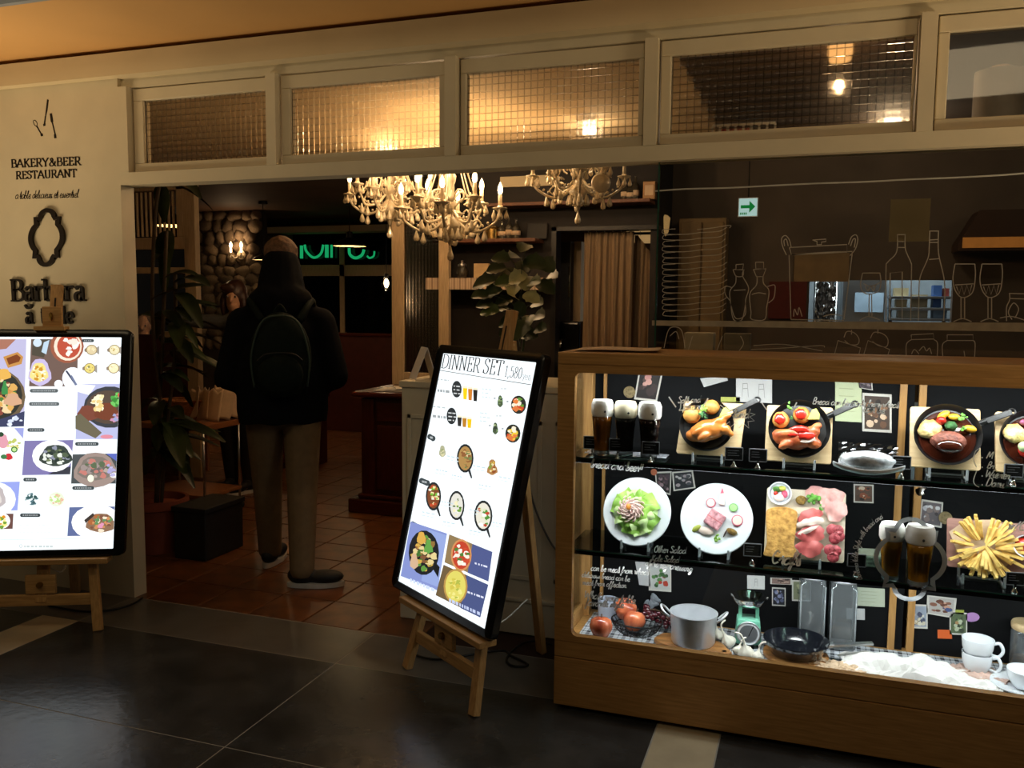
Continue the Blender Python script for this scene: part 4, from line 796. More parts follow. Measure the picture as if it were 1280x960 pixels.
m_lett = mat('lettuce', '86bb45', .5, var=.3, scale=14, col2='a4d060'); m_pink = mat('ham_pink', 'c98a86', .45, var=.2, scale=25, col2='dca8a0'); m_pros = mat('prosciutto', 'b8484a', .4, var=.2, scale=12, col2='d0706c'); m_fat = mat('ham_fat', 'e6d0c4', .45, var=.06)
m_sal = mat('salami', '9a3038', .45, var=.4, scale=90, col2='b85058'); m_bread = mat('toasted_bread', 'b8843c', .8, var=.3, scale=50, col2='c89850', bump=.5, bscale=90); m_meat = mat('hamburg_steak', '6a3a2c', .5, var=.4, scale=60, col2='7c483a', bump=.6, bscale=120); m_sauce = mat('demi_sauce', '3c170c', .12, var=.15, coat=.8)
m_tom = mat('tomato_red', 'b8261a', .25, var=.15, coat=.4); m_broc = mat('broccoli', '2c5a2a', .7, var=.4, scale=60, bump=.8, bscale=90); m_grat = mat('potato_gratin', 'cc8c34', .5, var=.3, scale=26, col2='e8d494', bump=.8); m_yel = mat('yellow_pepper', 'd0a02c', .35, var=.2, scale=20); m_fry = mat('french_fry', 'dcae52', .55, var=.2, scale=30, col2='e8c674'); m_par = mat('parchment', 'c9ae90', .7, var=.08, scale=12)
m_cuke = mat('cucumber', '9ac080', .4, var=.12); m_rad = mat('radish', 'c8506a', .4); m_pate = mat('terrine', 'b87480', .5, var=.35, scale=70, col2='cc9298', bump=.3); m_must = mat('grain_mustard', '8a6a2c', .5, var=.5, scale=120, bump=.5)
def stand(L, w=.075, label='', z=0.):
    t = thing('plate_stand', label, 'stand', tuple(L.loc), (0, 0, 0), 'clear acrylic plate stands'); m = m_acr
    for sx in (-1, 1):
        b = MB(); b.tube([(sx*w, -.028, 0.004), (sx*w, -.028, .035)], .004, 6); b.bar((sx*w, -.03, .004), (sx*w, .06, .004), .008, .006); b.bar((sx*w, .05, .004), (sx*w, .06+.0, .03), .008, .006); b.build('prong', m, t)
    b = MB().bar((-w, .05, .004), (w, .05, .004), .008, .006); b.build('crossbar', m, t); return t
m_jarf = glass('film_glass', 'd0d4d8', 2.2, .12)
m_acr = mat('acrylic', 'cfd6da', .08, var=.02, trans=.55, spec=.8)
def board(t, L, x0, y0, x1, y1, m=None, th=.016, skew=0., r=.008):
    a, z1, c, z0 = L.box(x0, y0, x1, y1); pts = []
    for cx, cz, an in ((c-r, z0+r, -90), (c-r, z1-r, 0), (a+r, z1-r, 90), (a+r, z0+r, 180)): pts += arc(cx, cz, r, an, an+90, 4)
    o = MB().prism([(x+skew*(z-z0), z) for x, z in pts], lambda x, y, d: Vector((x, d, y)), th).build('board', m or m_bw, t); return o
def pan(t, L, x, y, r, hx, hy, sx=1.):
    cx, cz = L.at(x, y); rr = L.px(x, y, r); b = MB(); b.lathe([(0, .006), (rr*.86, .006), (rr*.90, .010), (rr*.985, .030), (rr, .032), (rr*1.01, .030), (rr*.93, .004), (rr*.88, 0), (0, 0)], (cx, 0, cz), 36, 'y'); o = b.build('skillet', m_iron, t, 'auto')
    ex, ez = L.at(hx, hy); d = Vector((ex-cx, 0, ez-cz)); e = d.normalized(); p0 = Vector((cx, -.024, cz))+e*rr*.98; p1 = Vector((ex, -.034, ez))
    q = MB(); q.bar(p0, p1, .020, .008, (0, 0, 1)); q.tube([p1+Vector((math.cos(a)*.010, -.0, math.sin(a)*.010)) for a in [6.283*i/12 for i in range(12)]], .004, 6, closed=True); q.tube([p0, p0+(p1-p0)*.25], [.007, .012], 8); h = q.build('handle', m_iron, o); bevel(h, .002)
    return cx, cz, rr
def lump(t, name, L, x, y, rx, ry, m, out=.018, dep=None, amp=.08, seed=0., fs=4., rot=0., n=14, k=9):
    cx, cz = L.at(x, y); a = L.px(x, y, rx); c = L.px(x, y, ry); b = MB(); b.ball((cx, -out, cz), (a, dep or min(a, c)*.8, c), n, k, amp, fs, seed, Matrix.Rotation(rot, 3, 'Y') if rot else None); return b.build(name, m, t, True)
def herb(t, name, L, x, y, r, m, out=.03, n=9, seed=1):
    rg = random.Random(seed); cx, cz = L.at(x, y); a = L.px(x, y, r); b = MB()
    for i in range(n):
        an = rg.uniform(0, 6.28); d = rg.uniform(.1, .8)*a; p = Vector((cx+d*math.cos(an), -out-rg.uniform(0, .008), cz+d*math.sin(an))); s_ = a*rg.uniform(.3, .5); b.ball(p, (s_, s_*.35, s_*.6), 7, 4, .3, 4, i, Matrix.Rotation(rg.uniform(0, 3), 3, 'Y'))
    return b.build(name, m, t, True)
# 1 roast chicken skillet
L = Lean(884, ZS1); t = L.thing('skillet_dish', 'roast chicken with two potatoes and lime in a black skillet on a board', 'food dish', 'skillet dishes on boards'); board(t, L, 850, 501, 924, 571, skew=.08)
pan(t, L, 884, 533, 34, 947, 503)
b = MB()
for x, y, rx, ry, out, dep, r_ in ((887, 540, 22, 13.5, .036, .032, -.18), (878, 544, 15, 12, .036, .030, .1), (897, 537, 13, 12, .038, .026, -.4), (868, 547, 10, 7.5, .032, .020, .25), (900, 531, 11, 6.5, .046, .018, -.55), (907, 540, 8.5, 7, .044, .018, .3), (909, 525, 7.5, 3.6, .050, .011, -.45), (914, 545, 5, 4, .040, .011, .5), (882, 550, 10, 4.6, .060, .013, .62), (874, 544, 9, 3.6, .062, .012, -.75)):
    cx, cz = L.at(x, y); b.ball((cx, -out, cz), (L.px(x, y, rx), dep, L.px(x, y, ry)), 14, 9, .03, 3, x, Matrix.Rotation(-r_ if r_ > .55 else r_, 3, 'Y'))
ch = b.build('chicken', m_chick, t); remesh(ch, .0034, 3)
cx, cz = L.at(915, 521); MB().tube([Vector((cx-.012, -.05, cz-.004)), Vector((cx+.006, -.052, cz+.006))], [.006, .0045], 8).build('bone_end', m_bw, ch, True)
lump(t, 'potato', L, 866, 520, 11.5, 11.5, m_pot, .025, .022, .08, 2, 6); lump(t, 'potato', L, 890, 511, 10.5, 9.5, m_pot, .025, .022, .08, 3, 6); herb(t, 'parsley', L, 879, 515, 6.5, m_lett, .04, 9, 3); herb(t, 'parsley', L, 880, 524, 6, m_broc, .042, 8, 4)
cx, cz = L.at(907, 519); b = MB(); b.prism([(cx+p[0], cz+p[1]) for p in [(-.018, -.014), (.016, -.014), (.017, .004), (.006, .022), (-.006, .016)]], lambda x, y, d: Vector((x, -.040+d, y)), .012); b.build('lime_wedge', m_lime, t)
stand(L, .05, 'clear acrylic stand under the roast chicken board')
# 2 red stew chicken
L = Lean(998, ZS1); t = L.thing('skillet_dish', 'red tomato chicken with lime and basil in a black skillet on a board', 'food dish', 'skillet dishes on boards'); board(t, L, 959, 506, 1039, 580); pan(t, L, 999, 538, 39, 1068, 508)
b = MB()
for x, y, rx, ry, out, dep, r_ in ((992, 552, 24, 13, .034, .026, .05), (977, 549, 13, 10, .034, .022, .5), (1012, 545, 14, 9, .038, .022, -.5), (986, 546, 18, 7, .048, .016, -.12), (1016, 556, 11, 8, .034, .018, .3), (1020, 537, 8, 5, .042, .014, -.6), (983, 559, 11, 5, .05, .013, -.5)):
    cx, cz = L.at(x, y); b.ball((cx, -out, cz), (L.px(x, y, rx), dep, L.px(x, y, ry)), 14, 9, .10, 4, x, Matrix.Rotation(r_, 3, 'Y'))
o = b.build('chicken', m_redm, t); remesh(o, .0034, 2)
for x, y, a, c in ((1000, 541, 12, 5), (1008, 549, 11, 5.5), (990, 547, 8, 4)): lump(t, 'tomato_sauce', L, x, y, a, c, m_tom, .058, .006, .3, x, 5)
for x, y, sd in ((976, 527, 1), (1002, 521, 2)): o = lump(t, 'potato', L, x, y, 11, 11, m_pot, .026, .02, .06, sd, 5); lump(t, 'tomato_topping', L, x-1, y, 7, 7, m_tom, .042, .007, .2, sd, 5)
herb(t, 'basil', L, 987, 511, 6, m_herb, .04, 7, 6); herb(t, 'basil', L, 989, 527, 5, m_broc, .036, 6, 7)
cx, cz = L.at(1017, 522); b = MB(); b.prism([(cx+p[0], cz+p[1]) for p in [(-.02, -.016), (.018, -.014), (.019, .004), (.007, .024), (-.006, .018)]], lambda x, y, d: Vector((x, -.040+d, y)), .012); b.build('lime_wedge', m_lime, t)
b = MB()
for k in range(3):
    cx, cz = L.at(1006, 551); b.tube([Vector((cx+(.030-.006*k)*math.cos(a), -.055, cz+(.016-.004*k)*math.sin(a))) for a in [6.283*i/18 for i in range(18)]], .0028, 6, closed=True)
b.build('onion_ring', m_fat, t, True); stand(L, .05, 'clear acrylic stand under the tomato chicken board')
# 3 hamburg steak skillets
def hamburg(px0, dx, board_x1, lb, full=True):
    L = Lean(1183+dx, ZS1); t = L.thing('skillet_dish', lb, 'food dish', 'skillet dishes on boards'); board(t, L, 1138+dx, 508+dx*.06, board_x1, 588+dx*.06)
    yy = dx*.06; pan(t, L, 1183+dx, 545+yy, 43, (1262+dx), 518+yy)
    cx, cz = L.at(1183+dx, 547+yy); MB().lathe([(0, .012), (L.px(1183+dx, 545, 36), .011), (L.px(1183+dx, 545, 37), .008)], (cx, 0, cz), 30, 'y').build('sauce', m_sauce, t, True)
    if full:
        lump(t, 'hamburg_steak', L, 1184+dx, 553+yy, 23, 14, m_meat, .022, .03, .06, 2, 5); lump(t, 'sauce_glaze', L, 1185+dx, 560+yy, 18, 10.5, m_sauce, .036, .022, .04, 3, 3)
        lump(t, 'potato_gratin', L, 1161+dx, 538+yy, 15.5, 13, m_grat, .02, .022, .16, 4, 5)
        lump(t, 'tomato', L, 1175+dx, 528+yy, 6.5, 6, m_tom, .026, .02, .03, 5); lump(t, 'broccoli', L, 1187+dx, 535+yy, 8, 6.5, m_broc, .026, .018, .2, 6, 9)
        lump(t, 'pepper', L, 1178+dx, 520.5+yy, 9, 4.5, m_yel, .022, .01, .08, 7, 3, -.6); lump(t, 'pepper', L, 1191+dx, 523+yy, 8, 4.5, m_yel, .022, .01, .1, 8, 3); lump(t, 'potato_wedge', L, 1211+dx, 538+yy, 8.5, 5, m_yel, .024, .012, .08, 9, 3, .2)
        herb(t, 'green_beans', L, 1201+dx, 526+yy, 7, m_herb, .03, 10, 8); herb(t, 'green_beans', L, 1203+dx, 539+yy, 5, m_herb, .03, 7, 9)
    else:
        lump(t, 'potato_gratin', L, 1266, 543, 15, 13.5, m_grat, .02, .022, .16, 14, 5); lump(t, 'avocado_ball', L, 1277, 561, 7.5, 8, mat('pale_green', 'b9cf98', .5), .03, .018, .1, 15, 4); lump(t, 'hamburg_steak', L, 1290, 566, 20, 12, m_tom, .02, .02, .1, 16, 4); lump(t, 'red_onion', L, 1277, 530, 5, 4, mat('red_onion', '8a4a6a', .4), .025, .012, .1, 3)
    stand(L, .055, 'clear acrylic stand under the '+('first' if full else 'last')+' hamburg steak board'); return t
hamburg(0, 0, 1226, 'hamburg steak in brown sauce with broccoli and gratin in a skillet')
hamburg(0, 106, 1332, 'hamburg steak with avocado ball and gratin in a skillet at the shelf end', False)
# 4 salad plate, terrine plate
def plate(L, t, x, y, r, name='plate'):
    cx, cz = L.at(x, y); rr = L.px(x, y, r); o = MB().lathe([(0, .006), (rr*.62, .006), (rr*.70, .012), (rr*.98, .022), (rr, .020), (rr*.98, .017), (rr*.68, .004), (rr*.5, 0), (0, 0)], (cx, 0, cz), 48, 'y').build(name, m_por, t, 'auto'); return cx, cz, rr
L = Lean(797, ZS2); t = L.thing('salad_plate', 'white plate with lettuce and a rose of sliced radish', 'food dish'); cx, cz, rr = plate(L, t, 797, 640, 43)
for k in range(11):
    a = k*.571; r0 = rr*.36; sz = rr*random.uniform(.26, .36); c = Vector((cx-.004+r0*math.cos(a), -.018, cz+r0*math.sin(a)))
    b = MB(); ph = random.uniform(0, 6)
    b.grid(8, 6, lambda u, v: c+Vector(((u-.5)*2*sz*math.cos(a)-(v-.5)*1.6*sz*math.sin(a), -.018*math.sin(u*3)-.008*math.sin(v*9+ph)*u-.006*math.sin(u*12+ph), (u-.5)*2*sz*math.sin(a)+(v-.5)*1.6*sz*math.cos(a)))); o = b.build('lettuce_leaf', m_lett if k % 3 else mat('pale_lettuce', 'c4de98', .5, var=.1), t, True)
ccx, ccz = L.at(791, 638); m_rr = mat('radish_slice', 'e2c0b8', .45, var=.12, scale=60)
for k in range(30):
    a = k*2.4; d = .0075*math.sqrt(k); q = Vector((ccx+d*math.cos(a), -.056+.0005*k, ccz+d*math.sin(a))); b = MB(); s_ = .013
    b.tube([q+Vector((s_*math.cos(w+a), -.003*math.sin(w*2), s_*.8*math.sin(w+a))) for w in [i*.42 for i in range(11)]], .003, 5); b.build('radish_curl', m_rr if k % 4 else m_fat, t, True)
MB().ball((ccx, -.03, ccz), (.045, .025, .042), 14, 8, .1).build('radish_heap', m_rr, t, True); lump(t, 'dressing', L, 789, 636, 3, 4, mat('orange_dressing', 'd88a3a', .4), .06, .006, .1)
stand(L, .05, 'clear acrylic stand under the salad plate')
L = Lean(896, ZS2); t = L.thing('terrine_plate', 'white plate with a pink terrine square and small vegetables', 'food dish'); plate(L, t, 896, 649, 46)
cx, cz = L.at(894, 650); o = MB().box((cx, -.016, cz), (.060, .022, .060), M=Matrix.Rotation(.5, 3, 'Y')).build('terrine', m_pate, t); bevel(o, .005)
MB().box((cx, -.0272, cz), (.062, .001, .0022), M=Matrix.Rotation(.5, 3, 'Y')).build('cut_line', m_pros, o)
def slice_(x, y, r, m1, m2): cx, cz = L.at(x, y); q = L.px(x, y, r); o = MB().lathe([(0, .014), (q*.95, .014), (q, .012), (q, .006)], (cx, 0, cz), 18, 'y').build('vegetable_slice', m1, t, 'auto'); MB().lathe([(0, .0148), (q*.82, .0145)], (cx, 0, cz), 18, 'y').build('slice_heart', m2, o)
slice_(889, 629, 6, m_rad, m_fat); slice_(922, 651, 7.4, m_rad, m_fat); slice_(917, 635, 5.6, mat('cucumber_skin', '5f9a4a', .4), m_cuke)
cx, cz = L.at(903, 622); o = MB().prism([(cx-.008, cz-.028), (cx+.010, cz-.028), (cx+.006, cz+.018), (cx-.001, cz+.034), (cx-.006, cz+.014)], lambda x, y, d: Vector((x, -.018+d, y)), .01).build('red_endive', m_fat, t); MB().prism([(cx-.006, cz+.012), (cx+.006, cz+.014), (cx-.001, cz+.035)], lambda x, y, d: Vector((x, -.0195+d, y)), .004).build('red_tip', m_rad, o)
lump(t, 'pickle', L, 871, 661, 6.5, 3.4, mat('pickle', '9aa040', .4), .014, .008, .1, 1, 3, -.7); lump(t, 'potato_cream', L, 882, 664, 11, 4.5, m_fat, .012, .006, .12, 2, 3, .2); herb(t, 'broccoli', L, 895.5, 673, 5.5, m_lett, .014, 9, 2); lump(t, 'mustard', L, 915, 665, 7, 4, m_must, .014, .009, .12, 3, 8, .4); lump(t, 'brown_stalk', L, 907, 667, 1.1, 6, m_sauce, .014, .003, .1, 1, 3, .4)
stand(L, .05, 'clear acrylic stand under the terrine plate')
# 5 charcuterie board
L = Lean(1006, ZS2); t = L.thing('charcuterie_board', 'pale board of toast, ham, salami and a pickle bowl', 'food dish'); board(t, L, 959, 609, 1055, 704, mat('birch_board', 'd8cbb4', .55, var=.06), .014)
cx, cz = L.at(975, 618); q = L.px(975, 618, 15); o = MB().lathe([(0, .012), (q*.8, .012), (q*.9, .03), (q, .032), (q*.98, .026), (q*.6, .002), (0, 0)], (cx, 0, cz), 26, 'y').build('pickle_bowl', m_por, t, 'auto')
for x, y, a, c, m in ((971, 613, 5, 4, m_herb), (978, 612, 5, 3.5, m_lime), (981, 619, 4, 5, m_rad), (974, 623, 7, 5, m_fat), (970, 618, 3, 3, m_tom)): lump(o, 'pickle', L, x, y, a, c, m, .026, .01, .1, x)
a, z1, c, z0 = L.box(959, 634, 995, 699); pts = [(a+.004, z0), (c-.006, z0+.004), (c, z0+.03), (c-.008, z0+.05), (c-.001, z1-.03), (c-.01, z1-.004), ((a+c)/2, z1+.004), (a+.004, z1-.008), (a-.002, z1-.04), (a+.005, z0+.05), (a-.001, z0+.02)]
o = MB().prism([tuple(p) for p in cr(pts, 4, True)], lambda x, y, d: Vector((x, -.02+d, y)), .02).build('toast', m_bread, t); bevel(o, .003)
def fold(nm, x, y, rx, ry, m, amp, out, rot=0., sd=0.):
    cx, cz = L.at(x, y); A, C_ = L.px(x, y, rx), L.px(x, y, ry); b = MB()
    def fn(u, v):
        an = 2*math.pi*u; k = v*(1+.10*math.sin(3*an+sd)+.06*math.sin(7*an)); X, Z = A*k*math.cos(an), C_*k*math.sin(an)
        return Vector((cx+X*math.cos(rot)-Z*math.sin(rot), -out-amp*math.sin(X*110+sd)*math.cos(Z*60)-.004*(1-v), cz+X*math.sin(rot)+Z*math.cos(rot)))
    b.grid(28, 7, fn); return b.build(nm, m, t, True)
fold('ham_slice', 1038, 623, 17, 14, m_pink, .006, .016, .2, 1); fold('ham_slice', 1044, 638, 14, 16, m_pink, .006, .022, .4, 2); fold('ham_slice', 1020, 616, 14, 8, m_pink, .005, .014, 0, 3)
fold('prosciutto', 1012, 645, 17, 8, m_pros, .005, .016, .45, 3); fold('prosciutto_fat', 1013, 653, 18, 5, m_fat, .004, .022, .3, 4); fold('prosciutto', 1014, 668, 18, 11, m_pros, .005, .018, .25, 5); fold('prosciutto', 1012, 686, 17, 11, m_pros, .006, .018, .1, 6); fold('prosciutto_fat', 1010, 664, 14, 3, m_fat, .004, .026, .5, 7)
for x, y in ((1040, 663), (1047, 664), (1043, 674), (1048, 671), (1037, 688), (1044, 689), (1041, 697)):
    cx, cz = L.at(x, y); q = L.px(x, y, 7.6); MB().lathe([(0, .024), (q*.9, .025), (q, .022), (q, .018)], (cx, 0, cz), 20, 'y').build('salami_slice', m_sal, t, True)
lump(t, 'mustard', L, 1001, 626, 6.5, 6, m_must, .018, .01, .15, 3, 8); herb(t, 'parsley', L, 1017, 623, 9, m_herb, .024, 14, 5); herb(t, 'parsley', L, 1026, 636, 5, m_herb, .03, 7, 6); stand(L, .06, 'clear acrylic stand under the charcuterie board')
# 6 fries
L = Lean(1235, ZS2); t = L.thing('fries_board', 'french fries on parchment over a reddish board', 'food dish'); board(t, L, 1184, 647, 1330, 722, m_red, .014)
cx, cz = L.at(1230, 685); q = [L.at(*p) for p in ((1186, 665), (1200, 655), (1225, 650), (1246, 650), (1258, 660), (1275, 692), (1255, 710), (1232, 720), (1216, 712), (1198, 694))]
MB().prism(q, lambda x, y, d: Vector((x, -.006-.02*abs(x-cx)+d, y)), .002).build('parchment', m_par, t)
fm = MB().bb((-.0045, -.0045, -.034), (.0045, .0045, .034)).build('french_fry', m_fry, t); rg = random.Random(5)
for i in range(64):
    a = rg.uniform(0, 6.283); d = .030+.052*math.sqrt(rg.random()); o = fm if i == 0 else fm.copy()
    if i: COL.objects.link(o)
    lay = .016+.034*(1-d/.085)+rg.uniform(0, .012); o.location = (cx+d*math.cos(a)*1.12, -lay, cz+d*math.sin(a)*.92); dv_ = Vector((math.cos(a), -.35-rg.uniform(-.2, .3), math.sin(a)*.9)); o.rotation_euler = dv_.to_track_quat('Z', 'Y').to_euler(); o.scale = (1, 1, rg.uniform(.7, 1.15))
cx, cz = L.at(1279, 684); q = L.px(1279, 684, 16); o = MB().lathe([(0, .02), (q*.8, .02), (q*.9, .036), (q, .038), (q*.98, .032), (q*.6, .002), (0, 0)], (cx, 0, cz), 26, 'y').build('ketchup_bowl', m_por, t, 'auto'); MB().lathe([(0, .030), (q*.8, .028), (q*.86, .022)], (cx, 0, cz), 22, 'y').build('ketchup', m_tom, o, True); stand(L, .06, 'clear acrylic stand under the fries board')
# 7 beers
m_beer = {'amber': mat('amber_beer', 'd08428', .08, trans=.0, var=.1, coat=.5, scale=8), 'stout': mat('stout', '0c0908', .08, var=.1, coat=.5), 'red': mat('dark_red_beer', '220a08', .08, var=.1, coat=.5), 'gold': mat('gold_beer', 'd09a28', .08, trans=.0, var=.1, coat=.5, scale=8)}
m_cfoam = mat('cream_foam', 'd8cdb2', .7, var=.05, bump=.1, bscale=60)
def beer_glass(px, py, z, hpx, rpx, kind, foam, lb, zdir=None):
    p = onz(px, py, z); k = (p-CAM).dot(fw)/FPX; h = hpx*k*1.02; r = rpx*k
    t = thing('beer_glass', lb, 'beer', tuple(p), group='glasses of beer')
    MB().lathe([(0, .018), (r*.70, .018), (r*.74, h*.3), (r*.86, h*.55), (r*.92, h*.71), (0, h*.71)], (0, 0, 0), 24).build('beer', m_beer[kind], t, 'auto')
    MB().lathe([(0, h*.70), (r*.95, h*.70), (r*1.06, h*.76), (r*1.05, h*.92), (r*.9, h*.99), (0, h)], (0, 0, 0), 24).build('foam', foam, t, 'auto')
    MB().lathe([(r*.74, 0), (r*.78, .016), (r*.73, .02), (r*.77, h*.3), (r*.90, h*.55), (r*.99, h*.72)], (0, 0, 0), 24).build('glass', m_clear, t, True)
    MB().lathe([(0, .004), (r*.72, .004), (r*.72, .016), (0, .016)], (0, 0, 0), 20).build('glass_foot', m_acr, t, 'auto')
    dd = (CAM-p); dd.z = 0; dd.normalize(); a = dd.cross(Vector((0, 0, 1))); MB().ball(dd*r*1.04+a*(-r*.25)+Vector((0, 0, h*.80)), .0042, 8, 6).build('tap_hole', m_blackm, t, True)
    return t
beer_glass(752, 568, ZS1+.012, 68, 13, 'amber', m_white2, 'amber beer with white foam beside the case end'); beer_glass(781, 569, ZS1+.012, 67, 13.4, 'stout', m_cfoam, 'black stout with cream foam between two other beers'); beer_glass(811, 572, ZS1+.012, 69, 13.8, 'red', m_white2, 'dark red beer with white foam beside the chicken board')
beer_glass(1112, 724, ZS2, 71, 14, 'gold', m_white2, 'gold beer with white foam on the lower shelf beside the charcuterie board'); beer_glass(1147, 731, ZS2, 75, 16.5, 'gold', m_white2, 'larger gold beer with white foam behind the quatrefoil decal')
p = onz(783, 570, ZS1); o = MB(); o.grid(26, 8, lambda u, v: Vector(((u-.5)*.30, (v-.5)*.10, .004+.007*abs(nse((u*9, v*4, 1), 2.2, 3)))))
o = o.build('crumpled_film', mat('clear_film', 'c2c8d2', .12, var=.2, trans=.4, scale=40, spec=.9), None, False); move(o, (p.x, p.y+.01, ZS1+.001), (0, 0, .0)); tag(o, 'crumpled clear film under the three dark beers', 'film')
# 8 wrapped sandwich on white dish
p = onz(1085, 597, ZS1); t = thing('wrapped_sandwich', 'sandwich in clear wrap on a white boat dish', 'food dish', (p.x, p.y+.03, ZS1))
b = MB(); b.grid(20, 8, lambda u, v: Vector(((u-.5)*.20*(1+.1*math.cos(v*3.14)), (v-.5)*.10*(1-.4*abs(2*u-1)**3), .005+.028*(abs(2*u-1)**2*.7+abs(2*v-1)**2*.75)))); o = b.build('dish', m_por, t, True); o.modifiers.new('t', 'SOLIDIFY').thickness = .004
b = MB(); b.ball((0, .0, .052), (.086, .036, .030), 22, 12, .10, 3, 3); b.build('wrapped_roll', mat('film_wrap', '9aa0a4', .3, var=.3, scale=24, coat=.3, bump=.8, bscale=20, col2='d8dcde'), t, True); b = MB()
b.grid(20, 8, lambda u, v: Vector(((u-.5)*.185, .012+.03*v+.004*nse((u*6, v*5, 0), 2), .050+.052*v+.004*nse((u*7, v*4, 2), 2)))); b.build('wrap_film', m_jarf, t)
# 9 price signs on clip stands
m_sgf = mat('sign_frame_grey', '7a7c80', .5)
def price(px, py, base, z, lb):
    p = onz(px, base, z); k = (p-CAM).dot(fw)/FPX; hh = (base-py)*k
    t = thing('price_sign', lb, 'price sign', tuple(p), (0, 0, R(8)), 'black price signs on clips')
    MB().lathe([(.011, 0), (.010, .004), (.004, .014), (.0035, .018), (0, .018)], (0, 0, 0), 12).build('clip_foot', m_chrome, t, True); MB().box((0, 0, .022), (.007, .006, .012)).build('clip', m_chrome, t)
    w, h = 21*k/2, 15.5*k/2; o = MB().box((0, 0, hh), (2*w, .003, 2*h)).build('plate', m_board, t); b = MB()
    for a, c in (((-w, 0, hh-h), (w, 0, hh-h)), ((-w, 0, hh+h), (w, 0, hh+h)), ((-w, 0, hh-h), (-w, 0, hh+h)), ((w, 0, hh-h), (w, 0, hh+h))): b.bar(a, c, .0028, .005, (0, 0, 1) if a[2] == c[2] else (1, 0, 0))
    b.build('border', m_sgf, o)
    b = MB(); rg = random.Random(px)
    for r_ in range(3): b.bb((-w*.75, -.0022, hh+h*.5-r_*h*.4), (-w*.75+w*rg.uniform(.7, 1.4), -.0018, hh+h*.5-r_*h*.4+.0016))
    b.build('chalk_lines', m_sgf, o)
for a in ((740, 553, 571, ZS1, 'black price sign in front of the amber beer'), (772, 556, 574, ZS1, 'black price sign in front of the stout'), (813, 560, 578, ZS1, 'black price sign in front of the dark red beer'), (917, 567, 584, ZS1, 'black price sign at the corner of the roast chicken board'), (947, 569, 586, ZS1, 'black price sign at the corner of the tomato chicken board'), (1126, 578, 598, ZS1, 'black price sign beside the wrapped sandwich'), (1266, 588, 607, ZS1, 'black price sign before the last skillet'), (940, 687, 706, ZS2, 'black price sign between terrine plate and charcuterie board'), (1070, 700, 720, ZS2, 'black price sign between charcuterie board and gold beer'), (1268, 723, 741, ZS2, 'black price sign under the ketchup bowl')): price(*a)
# ------------------------------------------------------------------ case floor
def plaid(name):
    m = bpy.data.materials.new(name); m.use_nodes = True; nt = m.node_tree; N = nt.nodes; L = nt.links; b = N['Principled BSDF']; b.inputs['Roughness'].default_value = .85
    tc = N.new('ShaderNodeTexCoord'); sp = N.new('ShaderNodeSeparateXYZ'); L.new(tc.outputs['Object'], sp.inputs[0]); ss = []
    for i in (0, 1):
        for per, wd_ in ((.046, .30), (.046, .07)):
            a = N.new('ShaderNodeMath'); a.operation = 'MULTIPLY_ADD'; a.inputs[1].default_value = 1/per; a.inputs[2].default_value = 50+(.35 if wd_ < .1 else 0); L.new(sp.outputs[i], a.inputs[0]); f = N.new('ShaderNodeMath'); f.operation = 'FRACT'; L.new(a.outputs[0], f.inputs[0]); c = N.new('ShaderNodeMath'); c.operation = 'LESS_THAN'; c.inputs[1].default_value = wd_; L.new(f.outputs[0], c.inputs[0]); ss.append(c)
    ad = ss[0]
    for q in ss[1:]: z = N.new('ShaderNodeMath'); z.operation = 'ADD'; L.new(ad.outputs[0], z.inputs[0]); L.new(q.outputs[0], z.inputs[1]); ad = z
    mu = N.new('ShaderNodeMath'); mu.operation = 'MULTIPLY'; mu.inputs[1].default_value = .5; L.new(ad.outputs[0], mu.inputs[0]); r = N.new('ShaderNodeValToRGB'); r.color_ramp.elements[0].color = lin('c8ccd4')+(1,); r.color_ramp.elements[1].color = lin('16181f')+(1,); L.new(mu.outputs[0], r.inputs[0]); L.new(r.outputs[0], b.inputs['Base Color']); return m
m_plaid = plaid('plaid_cloth')
b = MB(); b.grid(70, 14, lambda u, v: Vector((-1.08+2.13*u, -.155+.325*v, .0035+.0025*nse((u*22, v*6, 0), 1.6, 2))))
o = b.build('plaid_cloth', m_plaid, None, True); move(o, (.30, 3.135, ZB-.006)); tag(o, 'black and white checked cloth on the case floor', 'cloth')
ZC = ZB+.003
def base(px, py, z=None, r=0.):
    """spot on the case floor under a pixel, kept inside the glass by radius r"""
    zz = ZC if z is None else z; p = onz(px, py, zz); Y = min(max(p.y, YC+.042+r), YB-.012-r); return Vector((ony(px, py, Y).x, Y, zz))
def kpx(p): return (p-CAM).dot(fw)/FPX
# enamel mug
p = base(760, 772, None, .045); t = thing('enamel_mug', 'pale enamel mug behind the apples', 'mug', tuple(p)); m_en = mat('enamel', 'b9c0d2', .2, var=.04, coat=.4)
MB().lathe([(0, .003), (.034, .003), (.037, .012), (.038, .075), (.041, .077), (.042, .075), (.040, .0), (0, 0)], (0, 0, 0), 26).build('body', m_en, t, 'auto'); MB().tube(cr([(.038, 0, .064), (.062, .0, .058), (.064, 0, .03), (.039, 0, .018)], 6), .0045, 8).build('handle', m_en, t, True)
